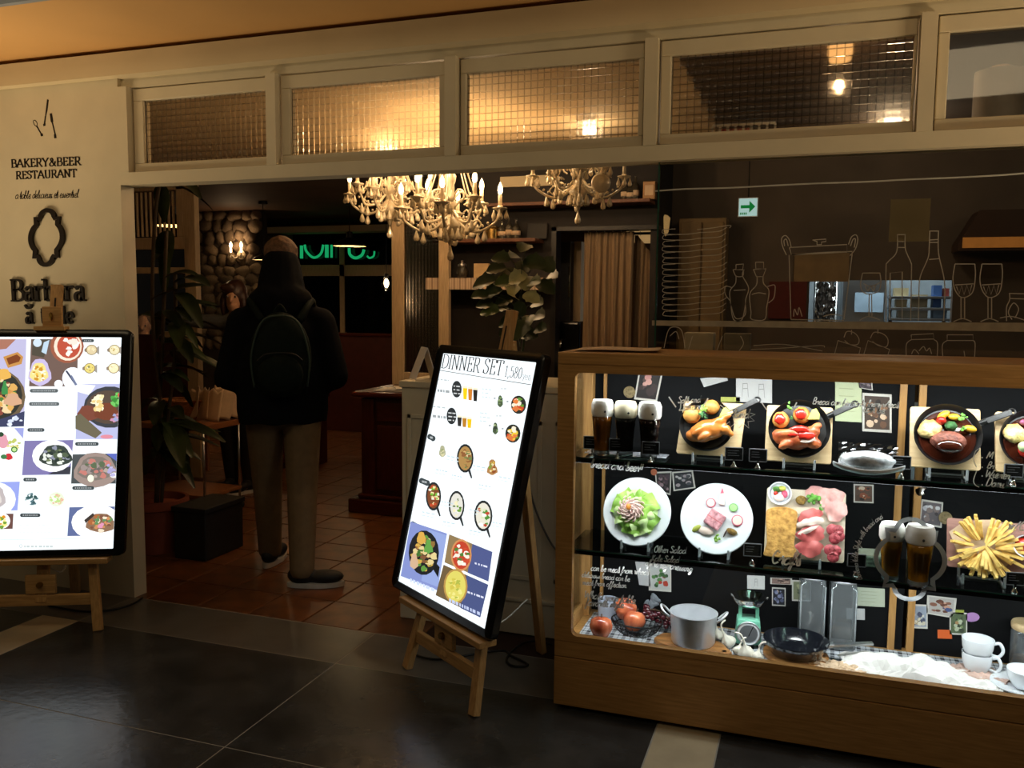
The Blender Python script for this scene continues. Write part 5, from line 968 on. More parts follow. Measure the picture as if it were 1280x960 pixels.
# wire basket with apples and grapes
p = base(796, 793, None, .08); t = thing('wire_basket', 'round black wire basket holding apples', 'basket', tuple(p)); m_wire = mat('dark_wire', '2a2a2c', .3, .8)
for r, z in ((.096, .055), (.084, .035), (.055, .006)): MB().tube([(r*math.cos(a), r*math.sin(a)*.8, z) for a in [6.283*i/36 for i in range(36)]], .003 if z > .05 else .0018, 6, closed=True).build('hoop', m_wire, t, True)
wm = MB().tube([(.0, 0, .004), (.055, 0, .006), (.078, 0, .024), (.096, 0, .055)], .0014, 5).build('wire', m_wire, t)
for i in range(24):
    o = wm if i == 0 else wm.copy()
    if i: COL.objects.link(o)
    o.rotation_euler = (0, 0, 6.283*i/24); o.scale = (1, 1, 1)
m_app = mat('apple_skin', 'a83226', .25, var=.45, scale=18, col2='c8704a', coat=.5, stretch=(1, 1, .3))
def apple(px, py, r, lb, z=None, up_=0.):
    p = base(px, py, None, .04); k = kpx(p); rr = r*k; p = p+Vector((0, 0, rr*.9+up_)); t = thing('apple', lb, 'apple', tuple(p), (random.uniform(-.4, .4), random.uniform(-.4, .4), random.uniform(0, 3)), 'red apples')
    MB().lathe([(0, -.78*rr), (.25*rr, -.88*rr), (.62*rr, -.72*rr), (.95*rr, -.15*rr), (1.0*rr, .2*rr), (.85*rr, .65*rr), (.5*rr, .88*rr), (.22*rr, .82*rr), (0, .62*rr)], (0, 0, 0), 24).build('fruit', m_app, t, True); MB().tube([(0, 0, .6*rr), (.08*rr, 0, .95*rr), (.14*rr, 0, 1.12*rr)], .0022, 6).build('stem', mat('stem_brown', '4a3420', .7), t, True)
apple(751, 797, 14.5, 'red apple lying alone on the checked cloth'); apple(792, 790, 14.2, 'red apple in front in the wire basket', up_=.004); apple(781, 785, 14.2, 'red apple at the back of the wire basket', up_=.034)
# grapes
p = base(826, 789, None, .04); t = thing('grape_bunch', 'bunch of dark grapes hanging over the basket rim', 'grapes', tuple(p)); m_grp = mat('grape', '2c1018', .15, var=.4, scale=30, coat=.7, col2='4a141c')
gm = MB().ball((0, 0, 0), .0105, 10, 7).build('grape', m_grp, t, True); rg = random.Random(4)
for i in range(42):
    o = gm if i == 0 else gm.copy()
    if i: COL.objects.link(o)
    u = rg.random(); o.location = (-.062+u*.10+rg.uniform(-.01, .01), rg.uniform(-.02, .02)+.01, .012+(1-u)*.045+rg.uniform(0, .030))
MB().tube(cr([(-.05, 0, .08), (-.01, .01, .075), (.03, 0, .05)], 5), .002, 6).build('grape_stalk', MATS['stem_brown'], t)
p = base(806, 775); o = herb_o = MB()
for i in range(7): a = i*.5-1.2; o.ball((.03*math.cos(a)+.02*i*.3, .01, .07+.02*math.sin(a*2)), (.022, .004, .010), 8, 4, .2, 4, i, Matrix.Rotation(a, 3, 'Y'))
o = o.build('silver_leaves', mat('silver_leaf', '7a8088', .6, var=.25), None, True); move(o, (p.x-.01, p.y+.01, ZC)); tag(o, 'small silver grey leaves behind the apples', 'leaves')
# saucepan on olive board
p = base(864, 812, None, .062); t = thing('cutting_board', 'irregular olive wood cutting board under the saucepan', 'cutting board', tuple(p)); m_ol = mat('olive_wood', '8a5a30', .5, var=.3, scale=7, col2='a8743f', stretch=(1, 6, 1))
pts = [(-.125, .045), (-.10, .075), (.0, .085), (.09, .06), (.125, .01), (.145, -.035), (.10, -.055), (.05, -.045), (-.02, -.055), (-.09, -.035), (-.135, .0)]
o = MB().prism([tuple(q) for q in cr(pts, 4, True)], lambda x, y, d: Vector((x, y, d)), .016).build('slab', m_ol, t); bevel(o, .004); MB().lathe([(0, .0165), (.009, .0165)], (.118, -.028, 0), 14).build('hanging_hole', m_dark, t)
p = base(866, 806, ZC+.017, .08); t = thing('saucepan', 'aluminium two handled saucepan on the olive board', 'pan', tuple(p)); k = kpx(p); r = 29*k; h = .112
m_alu = mat('aluminium', 'd0d2d6', .36, .65, var=.06, scale=30)
MB().lathe([(0, .004), (r*.86, .004), (r*.90, .012), (r*.90, h*.45), (r*.93, h*.47), (r*.96, h*.99), (r*1.02, h), (r*1.02, h*.97), (r*.99, h*.95), (r*.96, h*.5), (r*.93, h*.46), (r*.93, .008), (r*.88, 0), (0, 0)], (0, 0, 0), 40).build('body', m_alu, t, 'auto')
for s_ in (-1, 1): MB().tube(cr([(s_*r, -.018, h*.8), (s_*(r+.022), -.022, h*.98), (s_*(r+.034), 0, h*1.1), (s_*(r+.022), .022, h*.98), (s_*r, .018, h*.8)], 6), .0042, 8).build('handle', m_alu, t, True)
# garlic
m_gar = mat('garlic', 'dcd6c8', .5, var=.08, scale=30)
for i, (x, y, r, lb) in enumerate(((899, 800, 8, 'garlic bulb leaning against the saucepan'), (913, 808, 9.5, 'garlic bulb between saucepan and scale'), (934, 822, 10, 'garlic bulb before the kitchen scale'), (921, 818, 7, 'small garlic bulb at the edge of the olive board'), (946, 826, 7.5, 'garlic bulb beside the black frying pan'))):
    p = base(x, y, None, .022); rr = r*kpx(p); t = thing('garlic_bulb', lb, 'garlic', tuple(p), (random.uniform(-.3, .3), random.uniform(-.5, .5), random.uniform(0, 6)), 'garlic bulbs')
    b = MB(); n = 28; prof = [(0, 0), (.6, .02), (.95, .35), (1, .7), (.75, 1.15), (.3, 1.5), (.15, 1.9), (.10, 2.5)]
    b.add([Vector((q*rr*(1+.07*math.cos(7*a))*math.cos(a), q*rr*(1+.07*math.cos(7*a))*math.sin(a), hh*rr)) for q, hh in prof for a in [6.283*j/n for j in range(n)]], [(a*n+j, a*n+(j+1) % n, (a+1)*n+(j+1) % n, (a+1)*n+j) for a in range(len(prof)-1) for j in range(n)]); b.build('bulb', m_gar, t, True)
    MB().tube(cr([(0, 0, 2.4*rr), (.3*rr, 0, 3.1*rr), (rr, .2*rr, 3.3*rr)], 5), [.003]*10+[.0015], 6).build('stalk', m_gar, t, True)
# kitchen scale
p = base(934, 806, None, .06); t = thing('kitchen_scale', 'mint green kitchen scale with steel bowl and white dial', 'scale', (p.x, p.y+.02, ZC), (0, 0, R(6))); m_mint = mat('mint_enamel', '6fb49a', .3, var=.06, coat=.4)
o = MB().prism([(-.048, .004), (.048, .004), (.040, .10), (-.040, .10)], lambda x, y, d: Vector((x, -.035+d, y)), .07).build('body', m_mint, t); bevel(o, .008, 3)
MB().bar((-.03, 0, .10), (-.03, 0, .135), .012, .03).bar((.03, 0, .10), (.03, 0, .135), .012, .03).bar((-.035, 0, .135), (.035, 0, .135), .02, .006).build('tray_support', m_mint, t)
MB().lathe([(0, .012), (.038, .012), (.041, .008), (.041, 0)], (0, -.035, .053), 28, 'y').build('dial', m_por, t, 'auto'); MB().tube([(.041*math.cos(a), -.047, .053+.041*math.sin(a)) for a in [6.283*i/30 for i in range(30)]], .003, 6, closed=True).build('dial_rim', m_steel, t, True)
MB().bar((0, -.0485, .043), (.016, -.0485, .082), .003, .0012, (1, 0, 0)).build('needle', m_blackm, t); MB().lathe([(.03, .0135), (.032, .0135)], (0, -.035, .053), 28, 'y').build('dial_marks', m_sgf, t)
MB().lathe([(0, .143), (.03, .144), (.052, .158), (.064, .176), (.067, .178), (.065, .174), (.053, .154), (.03, .138), (0, .137)], (0, 0, 0), 32).build('bowl', m_chrome, t, 'auto'); 
for sx in (-.035, .035): MB().ball((sx, -.02, .003), (.008, .008, .006), 8, 5).build('foot', m_blackm, t, True)
# round board + black frying pan
p = base(994, 832, None, .115); k = kpx(p); t = thing('round_board', 'round wooden board under the black frying pan', 'board', tuple(p)); o = MB().lathe([(0, 0), (.110, 0), (.112, .006), (.110, .012), (0, .012)], (0, 0, 0), 40).build('disc', m_ol, t, 'auto')
p = base(994, 829, ZC+.014, .115); t = thing('frying_pan', 'glossy black frying pan in front of the glass canisters', 'pan', tuple(p), (0, 0, 0)); r = 39.5*kpx(p); m_fp = mat('black_enamel', '14161c', .12, var=.1, coat=.8)
MB().lathe([(0, .006), (r*.72, .006), (r*.80, .014), (r*.97, .048), (r, .050), (r*1.01, .047), (r*.82, .006), (r*.74, 0), (0, 0)], (0, 0, 0), 44).build('body', m_fp, t, 'auto')
MB().bar((r*.97, 0, .042), (r+.14, .03, .058), .022, .007, (0, 1, 0)).tube([(r*.9, 0, .034), (r*1.12, .006, .046)], [.008, .01], 8).build('handle', m_steel, t)
# canisters
m_jar = glass('jar_glass', 'd4dade', 2.4, .05, .16)
for x, y, lb in ((1013, 816, 'tall square glass canister behind the frying pan'), (1052, 819, 'tall square glass canister beside the white paper')):
    p = base(x, y, None, .10); k = kpx(p); w = 16.8*k; h = 92*k; t = thing('glass_canister', lb, 'jar', (p.x, YB-.062, ZC), (0, 0, R(3)), 'tall glass canisters')
    def sq(r, z): return [(max(-w*.92, min(w*.92, r*1.3*math.cos(a))), max(-w*.92, min(w*.92, r*1.3*math.sin(a))), z) for a in [6.283*i/32 for i in range(32)]]
    b = MB(); rings = [sq(w*.85, 0), sq(w, .01), sq(w, h*.86), sq(w*.8, h*.90), sq(w*.76, h*.93)]; n = 32
    b.add([q for rg_ in rings for q in rg_], [(a*n+j, a*n+(j+1) % n, (a+1)*n+(j+1) % n, (a+1)*n+j) for a in range(4) for j in range(n)]); b.build('body', m_jar, t, True); MB().bb((-w*.84, -w*.84, .002), (w*.84, w*.84, .012)).build('glass_base', m_acr, t)
    b = MB()
    for sx in (-1, 1):
        for sy in (-1, 1): b.tube([(sx*w*.86, sy*w*.86, .01), (sx*w*.86, sy*w*.86, h*.86)], .0035, 6)
    b.build('glass_edges', m_acr, t, True)
    MB().lathe([(0, h*.98), (w*.86, h*.98), (w*.92, h*.96), (w*.92, h*.925), (0, h*.92)], (0, 0, 0), 28).build('lid', m_steel, t, 'auto')
# crumpled paper
m_pap = mat('white_paper', 'cfccc8', .75, var=.03)
for nm, px, py, sx, sy, hh, rz, lb, m, sd in (('paper_sheet', 1128, 852, .40, .17, .070, -.06, 'crumpled white paper heaped on the case floor', m_pap, 1), ('paper_sheet', 1185, 861, .30, .11, .022, .03, 'flat white paper sheet before the coffee cups', m_pap, 4), ('kraft_paper', 1060, 842, .24, .09, .012, -.1, 'tan kraft paper tucked under the crumpled paper', m_par, 7), ('paper_sheet', 1215, 845, .16, .15, .014, .3, 'printed paper with brown edge behind the crumpled paper', mat('printed_paper', 'b89c90', .7, var=.2, scale=18), 9)):
    p = base(px, py, None, sy*.55); b = MB()
    b.grid(26, 14, lambda u, v: Vector(((u-.5)*sx+.02*nse((v*3, 1, sd), 2), (v-.5)*sy+.012*nse((u*4, 2, sd), 2), .003+hh*max(0, math.sin(u*3.1)**.8*math.sin(v*3.1)**.7)*(.62+.38*nse((u*3.5, v*2.5, sd), 1.7, sd))+.012*abs(nse((u*6, v*5, sd), 1.6, sd)))))
    o = b.build(nm, m, None, False); move(o, (p.x, p.y, ZC+.003), (0, 0, rz)); tag(o, lb, 'paper'); sf = o.modifiers.new('thick', 'SOLIDIFY'); sf.thickness = .0008
# coffee cups
def cup(t, z, r, h, ang, nm='cup'):
    o = MB().lathe([(0, z+.004), (r*.5, z+.004), (r*.62, z+.012), (r*.9, z+h*.6), (r*.97, z+h), (r, z+h), (r*1.0, z+h*.97), (r*.94, z+h*.55), (r*.68, z+.008), (r*.55, z), (0, z)], (0, 0, 0), 32).build(nm, m_por, t, 'auto')
    a = Vector((math.cos(ang), math.sin(ang), 0)); MB().tube(cr([a*r*.93+Vector((0, 0, z+h*.82)), a*(r*1.3)+Vector((0, 0, z+h*.88)), a*(r*1.5)+Vector((0, 0, z+h*.55)), a*(r*1.25)+Vector((0, 0, z+h*.25)), a*r*.78+Vector((0, 0, z+h*.3))], 6), .0055, 8).build('handle', m_por, o, True)
p = base(1220, 842, None, .06); k = kpx(p); t = thing('coffee_cup', 'white coffee cup at the bottom of a stack of two', 'cup', tuple(p)); cup(t, 0, 17.5*k, .075, -.2); t = thing('coffee_cup', 'white coffee cup stacked on another cup', 'cup', (p.x, p.y, p.z+.052)); cup(t, 0, 18.5*k, .072, -.1)
p = base(1277, 862, None, .095); t = thing('saucer', 'white saucer under the cup at the case end', 'saucer', tuple(p)); MB().lathe([(0, .006), (.04, .006), (.075, .016), (.092, .020), (.093, .017), (.05, .0), (0, 0)], (0, 0, 0), 36).build('dish', m_por, t, 'auto'); t = thing('coffee_cup', 'white coffee cup standing on a saucer', 'cup', (p.x+.008, p.y, p.z+.0075)); cup(t, 0, .055, .06, .3)
p = base(1285, 823, None, .06); t = thing('wood_lid_canister', 'glass canister with a pale wooden lid at the case end', 'jar', (p.x, p.y+.02, ZC)); MB().lathe([(.05, .0), (.052, .01), (.052, .13), (.048, .14)], (0, 0, 0), 28, cap=False).build('body', m_jar, t, True); MB().lathe([(0, .14), (.05, .14), (.053, .146), (.053, .16), (.05, .165), (0, .165)], (0, 0, 0), 28).build('lid', m_bw, t, 'auto'); MB().lathe([(0, .004), (.048, .004), (.048, .036), (0, .04)], (0, 0, 0), 24).build('contents', m_ol, t, True)
# papers on top of the case
p = ony(770, 437, YC+.12); o = MB(); o.grid(12, 4, lambda u, v: Vector(((u-.5)*.30, (v-.5)*.2, .002+.010*u*u+.004*math.sin(u*5)))); o = o.build('paper_stack', m_par, None); move(o, (p.x, YC+.17, CZT+.001), (0, 0, .1)); tag(o, 'loose papers lying on the case top', 'paper'); o.modifiers.new('t', 'SOLIDIFY').thickness = .002
# ------------------------------------------------------------------ chalk drawings on the shop window
YD = YF+.0445; ZX = lambda x, y: (800+x/2.6667, 180+y/2.6667)
def dpt(x, y): q = ZX(x, y); return ony(q[0], q[1], YD)
m_pen = thin_paint('glass_pen', 'ddd6c8', .4)
def draw(label, strokes, w=2.0, m=m_pen):
    b = MB()
    for s in strokes:
        c = s[0] == 'c'; pts = [tuple(float(v) for v in q.split(',')) for q in s[1:].split()]
        P3 = [dpt(*q) for q in pts]; P2 = [(q.x, q.z) for q in P3]; P2 = cr(P2, 5) if c else [Vector(q) for q in P2]
        b.ribbon(P2, w*3.35/FPX/1.9, lambda x, y, z: Vector((x, YD, y)))
    o = b.build('line_drawing', m, win, world=True, fix=False); tag(o, label); return o
st = []
for i in range(15):
    y = 285+i*19.5; j = (i % 3)*3; st += ['c%d,%d %d,%d %d,%d %d,%d' % (76+j, y, 80, y+14, 150, y+16, 200, y+10), 'c%d,%d %d,%d %d,%d' % (200, y+10, 262, y+6, 290-j, y-8), 'c%d,%d %d,%d' % (78+j, y, 118, y-2)]
st.append('c190,285 240,280 300,271 298,280'); draw('drawn stack of plates', st, 1.5)
draw('drawn oil cruet', ['c300,525 318,580 350,570 352,520 362,480 342,440 345,420', 'c345,420 342,440 320,440 310,418', 'c320,440 318,465 300,490 302,530 312,585 340,585 352,530', 'l313,418 348,420', 'l320,402 345,400 342,418 320,418 320,402', 'c305,478 285,475 284,500 300,522', 'l312,488 352,486'])
draw('drawn vinegar cruet', ['c390,440 388,470 366,500 370,560 372,584 415,585 422,545 430,490 412,465 410,440', 'l378,418 420,416 410,442 388,442 378,418', 'l385,394 412,394 412,416 386,416 385,394', 'c425,475 448,470 450,490 445,515 428,530', 'c372,502 395,496 420,500'])
draw('drawn lidded stock pot', ['l497,370 503,585', 'l708,360 680,585', 'l498,345 690,335 690,360 505,370 498,345', 'c503,370 600,362 708,358', 'c488,370 475,340 472,315 485,305 498,320 504,345', 'c482,340 480,322 488,318 494,340', 'c695,335 705,310 720,303 726,320 718,350 700,372', 'c702,340 710,318 718,318 714,345', 'l575,320 620,317 620,325 605,327 605,335 590,336 590,325 575,320', 'l503,585 680,588', 'c512,575 515,550 525,570 530,545 540,575', 'c610,575 640,568 675,572'])
draw('drawn wine glass half full', ['c742,430 735,470 745,495 768,500 795,490 803,465 800,430', 'l742,430 800,430', 'l764,500 763,575', 'l772,500 773,575', 'c732,588 760,575 800,586', 'c745,465 770,475 803,460', 'c752,475 760,490 768,472 778,490 786,468'])
draw('drawn wine bottle with a label', ['c858,300 858,345 850,370 825,395 820,420 820,590', 'c884,300 884,345 892,370 903,395 905,420 902,590', 'l856,302 886,302', 'l858,325 884,325', 'l858,345 884,345', 'l832,585 834,430 874,426 874,585'])
draw('drawn tall slim bottle', ['c966,290 964,345 960,380 935,440 930,490 928,590', 'c995,290 994,345 998,380 1012,440 1016,490 1012,590', 'l964,290 997,290', 'l966,320 994,318', 'l964,385 998,382', 'l966,328 994,328'])
for dx, n_ in ((0, 'drawn tall wine glass'), (90, 'drawn wine glass with hatched wine')): draw(n_, ['c%d,400 %d,450 %d,490 %d,512 %d,495 %d,440 %d,400' % (1050+dx, 1043+dx, 1052+dx, 1075+dx, 1108+dx, 1118+dx, 1116+dx), 'l%d,400 %d,400' % (1050+dx, 1116+dx), 'l%d,512 %d,585' % (1070+dx, 1070+dx), 'l%d,512 %d,585' % (1082+dx, 1082+dx), 'c%d,592 %d,582 %d,592' % (1045+dx, 1075+dx, 1105+dx), 'c%d,470 %d,468 %d,466' % (1050+dx, 1080+dx, 1112+dx), 'l%d,475 %d,500 %d,472 %d,502 %d,470 %d,500 %d,470' % (1055+dx, 1064+dx, 1072+dx, 1080+dx, 1090+dx, 1098+dx, 1106+dx)])
draw('drawn preserve jar with flower label', ['c1232,498 1232,520 1222,545 1222,590', 'l1230,498 1300,500', 'l1232,515 1300,517', 'c1240,585 1228,560 1245,530 1262,550 1250,580', 'c1200,580 1240,575 1290,590'])
draw('drawn pair of mugs hanging under the drawn shelf', ['c80,680 95,620 120,610 140,625 150,680', 'c100,640 120,625 130,650', 'l255,690 275,640', 'l160,690 175,640', 'c330,690 345,665 335,640'], 1.7)
draw('drawn pair of jugs hanging under the drawn shelf', ['l705,620 705,635', 'c680,645 690,625 715,630 730,650 725,668 700,668 682,655', 'l645,715 660,655 735,680 725,720', 'l793,618 793,632', 'c768,648 780,628 808,632 826,650 822,675 795,672 775,658', 'l742,715 760,655 832,685 820,722'], 1.7)
draw('drawn candy jars under the drawn shelf', ['l904,636 978,632 980,650 905,652 904,636', 'c905,652 888,668 888,715', 'c980,652 992,665 990,715', 'c905,700 915,685 930,700', 'c930,690 945,675 955,690 965,680 972,700', 'l1024,636 1110,636 1110,655 1024,655 1024,636', 'c1024,655 1008,670 1010,715', 'c1110,655 1117,665 1115,715', 'l1080,690 1083,710'], 1.7)
draw('drawn shelf line along the top of the pane', ['c50,157 150,150 300,146 450,138 600,131 750,126 900,118 1050,112 1200,104 1290,97'], 3.4, mat('glass_pen_pale', 'b4b2a8', .8)); draw('drawn plates below the shelf', ['c370,685 480,680 600,672 615,678', 'c378,672 480,668 608,690'], 1.4)
b = MB(); q = [dpt(*z) for z in ((40, 588), (1290, 596), (1290, 626), (40, 605))]; b.add([Vector((v.x, YD, v.z)) for v in q], [(0, 1, 2, 3)]); tag(b.build('painted_band', mat('painted_band', 'a8a08c', .7, var=.12, scale=30), win, world=True, fix=False), 'pale painted shelf band across the pane')
# ------------------------------------------------------------------ white counter beside the case, its cords and things on it
YCT = 3.60; cz1 = 1.135
ct = thing('white_counter', 'white panelled counter between entrance and display case', 'counter', (-1.2, 3.8, 0))
def wp(name, a, c, m, par, bv=.004):
    o = MB().bb(a, c).build(name, m, par, world=True); return bevel(o, bv) if bv else o
wp('body', (-1.79, YCT, 0), (-.30, 4.05, cz1-.03), m_white, ct); wp('top_slab', (-1.80, YCT-.012, cz1-.03), (-.29, 4.06, cz1), m_white, ct); wp('baseboard', (-1.795, YCT-.016, 0), (-.30, YCT, .15), m_white, ct); wp('moulding', (-1.795, YCT-.022, .15), (-.30, YCT, .168), m_white, ct)
for a, c in ((-1.76, -1.10), (-1.04, -.34)):
    for p, q in (((a, YCT-.006, .25), (a+.02, YCT, .98)), ((c-.02, YCT-.006, .25), (c, YCT, .98)), ((a, YCT-.006, .96), (c, YCT, .98)), ((a, YCT-.006, .25), (c, YCT, .27))): wp('panel_moulding', p, q, m_white, ct, .002)
m_cable = mat('black_cable', '0c0c0c', .5)
def cord(lb, pts, r=.005, name='power_cord', m=m_cable): o = MB().tube(cr(pts, 8), r, 6).build(name, m, None, True); tag(o, lb, 'cord'); return o
f0 = lambda x, y, z=.006: tuple(onz(x, y, z))
cord('black power cord coiled on the floor behind the dinner set easel', [f0(511, 815), f0(530, 822), f0(555, 824), f0(590, 818), f0(628, 813), f0(640, 820), f0(660, 831), f0(640, 832), f0(634, 822), f0(650, 806), f0(670, 801), f0(690, 806)])
cord('grey cord hanging in a loop down the white counter', [(-1.13, YCT-.03, .95), (-1.16, YCT-.03, .80), (-1.13, YCT-.03, .62), (-1.05, YCT-.03, .45), (-.98, YCT-.03, .38)], .005, 'hanging_cord', mat('grey_cord', '5a5650', .5))
cord('black power cord running along the foot of the sign wall', [f0(60, 757), f0(105, 764), f0(140, 762), f0(165, 755), f0(178, 747)], .005)
cz = cz1+.001
p = ony(523, 470, 3.70); t = thing('menu_stand', 'white folded menu stand on the counter end', 'menu stand', (p.x, 3.70, cz), (0, 0, R(-50))); o = MB().bar((0, -.03, 0), (.0, .03, .15), .11, .004, (1, 0, 0)).build('front_leaf', m_pap, t); MB().bar((0, .075, 0), (0, .03, .15), .11, .004, (1, 0, 0)).build('back_leaf', m_pap, t)
for x, y, w, lb in ((577, 440, .10, 'white stack of bowls beside the easel mast'), (648, 442, .10, 'white stack of bowls under the counter plant')):
    p = ony(x, y, 3.86); t = thing('bowl_stack', lb, 'bowls', (p.x, 3.86, cz))
    for i in range(4): MB().lathe([(w*.35, i*.014), (w*.5, i*.014+.004), (w*.8, i*.014+.03), (w*.83, i*.014+.034), (w*.78, i*.014+.03), (w*.48, i*.014+.008), (0, i*.014+.006)], (0, 0, 0), 24).build('bowl', m_por, t, 'auto')
p = ony(598, 438, 3.80); t = thing('card_holder', 'slanted pale card in a holder on the counter', 'card', (p.x, 3.80, cz), (0, 0, R(-30))); MB().box((0, 0, .008), (.09, .05, .016)).build('base', m_por, t); MB().bar((0, 0, .016), (0, .03, .11), .085, .003, (1, 0, 0)).build('card', m_pap, t)
# plant on the counter
def leaf_mesh(mb, base_, dirv, nrm, L, W, lobes=0, droop=.3, fold_=.15):
    d = Vector(dirv).normalized(); n = Vector(nrm); s_ = d.cross(n).normalized(); n = s_.cross(d)
    rows = 8; prof = []
    for i in range(rows+1):
        u = i/rows; w = math.sin(math.pi*min(1, u*.92+.04))**.8
        if lobes: w *= .72+.42*abs(math.sin(u*lobes*math.pi))
        prof.append((u, w))
    vs = []
    for u, w in prof:
        c = Vector(base_)+d*L*u-Vector((0, 0, 1))*droop*L*u*u
        for k in (-1, -.5, 0, .5, 1): vs.append(c+s_*W*.5*w*k+n*fold_*W*abs(k)*w)
    mb.add(vs, [(i*5+j, i*5+j+1, (i+1)*5+j+1, (i+1)*5+j) for i in range(rows) for j in range(4)])
p = ony(650, 436, 3.80); t = thing('counter_plant', 'potted plant with lobed green and cream leaves on the counter', 'plant', (p.x-.02, 3.86, cz)); m_lf = mat('dark_leaf', '2f3c1c', .45, var=.3, scale=20); m_lc = mat('cream_leaf', 'b9b078', .5, var=.15, scale=25); m_lg = mat('mid_leaf', '55602c', .45, var=.25, scale=20)
MB().lathe([(0, 0), (.055, 0), (.075, .10), (.08, .105), (.07, .10), (0, .095)], (0, 0, 0), 20).build('pot', mat('dark_pot', '3c2a20', .6), t, 'auto'); MB().tube(cr([(0, 0, .09), (.02, 0, .2), (-.01, .01, .35), (.02, 0, .46)], 6), .006, 6).build('stem', m_lf, t)
rg = random.Random(11)
for i, (x, y, s_, m) in enumerate(((605, 352, .16, m_lf), (620, 335, .13, m_lf), (645, 320, .14, m_lf), (668, 328, .16, m_lf), (684, 330, .13, m_lf), (655, 308, .12, m_lf), (632, 352, .15, m_lg), (648, 346, .15, m_lc), (658, 352, .13, m_lc), (640, 368, .13, m_lc), (664, 371, .12, m_lc), (672, 378, .12, m_lg), (612, 388, .13, m_lg), (606, 380, .12, m_lf), (624, 384, .13, m_lf), (660, 400, .12, m_lg), (674, 394, .13, m_lf), (682, 358, .14, m_lf), (615, 365, .14, m_lf), (650, 410, .16, m_lf), (636, 400, .14, m_lf), (690, 345, .12, m_lf), (626, 322, .13, m_lf), (636, 342, .14, m_lf), (600, 368, .12, m_lf), (656, 332, .14, m_lf), (668, 352, .13, m_lg), (644, 358, .13, m_lc), (630, 376, .12, m_lf), (652, 384, .13, m_lf), (644, 394, .13, m_lf), (618, 352, .12, m_lf), (676, 410, .12, m_lf), (662, 418, .13, m_lf), (634, 416, .13, m_lf))):
    q = ony(x, y, 3.86+rg.uniform(-.07, .07)); lq = wmat(t).inverted()@q; s_ *= .72; d = Vector((lq.x*1.4+rg.uniform(-.05, .05), -.05+rg.uniform(-.1, .05), rg.uniform(-.08, .05))).normalized(); b = MB(); leaf_mesh(b, lq-d*s_*.5, d, (rg.uniform(-.3, .3), -.75, .75), s_, s_*.95, 3., .2); b.build('leaf', m, t, True)
    MB().tube(cr([(0, 0, max(.1, min(.44, lq.z-.06))), tuple((lq-d*s_*.5)*.6+Vector((0, 0, lq.z*.36))), tuple(lq-d*s_*.5)], 4), .002, 5).build('leaf_stalk', m_lf, t)
# ------------------------------------------------------------------ reception desk
y0 = 5.33; rd = thing('reception_desk', 'dark mahogany reception desk with a moulded plinth', 'desk', (-2.6, 5.6, 0))
wp('plinth', (-3.07, y0-.02, 0), (-2.10, 5.95, .10), m_mahog, rd, .01); wp('plinth_moulding', (-3.01, y0+.01, .10), (-2.12, 5.93, .135), m_mahog, rd, .012); wp('body', (-2.965, y0+.04, .13), (-2.15, 5.90, .825), m_mahz, rd)
wp('pilaster', (-2.98, y0+.02, .13), (-2.88, y0+.06, .82), m_mahz, rd, .006); wp('drawer_front', (-2.86, y0+.025, .66), (-2.2, y0+.05, .80), m_mahog, rd, .006); wp('door_panel', (-2.86, y0+.025, .17), (-2.2, y0+.05, .63), m_mahz, rd, .006); wp('top', (-3.04, y0-.02, .83), (-2.10, 5.95, .868), m_mahog, rd, .014)
MB().ball((-2.53, y0+.015, .73), .014, 10, 8).build('drawer_knob', MATS['brass'], rd, True, world=True)
for i in range(3): o = MB().box((0, 0, 0), (.30, .21, .006)).build('menu_folder', m_pap, None); move(o, (-2.76+.05*i, 5.52+.03*i, .873+.0075*i), (0, 0, .15+.2*i)); tag(o, ('flat cream menu lowest on the reception desk', 'cream menu in the middle of the desk pile', 'cream menu topmost on the reception desk')[i], 'menu')
# ------------------------------------------------------------------ glazed partition and shelves
YPT = 6.05
def pq(px0, py0, px1, py1, Y=YPT, d=.05): a, c = ony(px0, py0, Y), ony(px1, py1, Y); return (min(a.x, c.x), Y, min(a.z, c.z)), (max(a.x, c.x), Y+d, max(a.z, c.z))
pt = thing('glazed_partition', 'cream framed partition with small square figured glass', 'partition', tuple(ony(525, 470, YPT))[:2]+(0,))
(ax, _, _), (bx, _, zz) = pq(490, 480, 504, 200); wp('post', (ax, YPT, 0), (bx, YPT+.05, 2.6), m_frame, pt); (ax2, _, _), (bx2, _, _) = pq(548, 480, 561, 200); wp('post', (ax2, YPT, 0), (bx2, YPT+.05, 2.6), m_frame, pt)
(_, _, z0), (_, _, z1) = pq(500, 480, 550, 467); wp('rail', (bx, YPT, z0), (ax2, YPT+.05, z1), m_frame, pt); wp('lower_panel', (bx, YPT+.015, 0), (ax2, YPT+.035, z0), m_maroon, pt)
MB().bb((bx, YPT+.018, z1), (ax2, YPT+.03, 2.6)).build('pane', grid_glass('partition_glass', .028, .026, 'cfc4b4', .2, .5), pt, world=True)
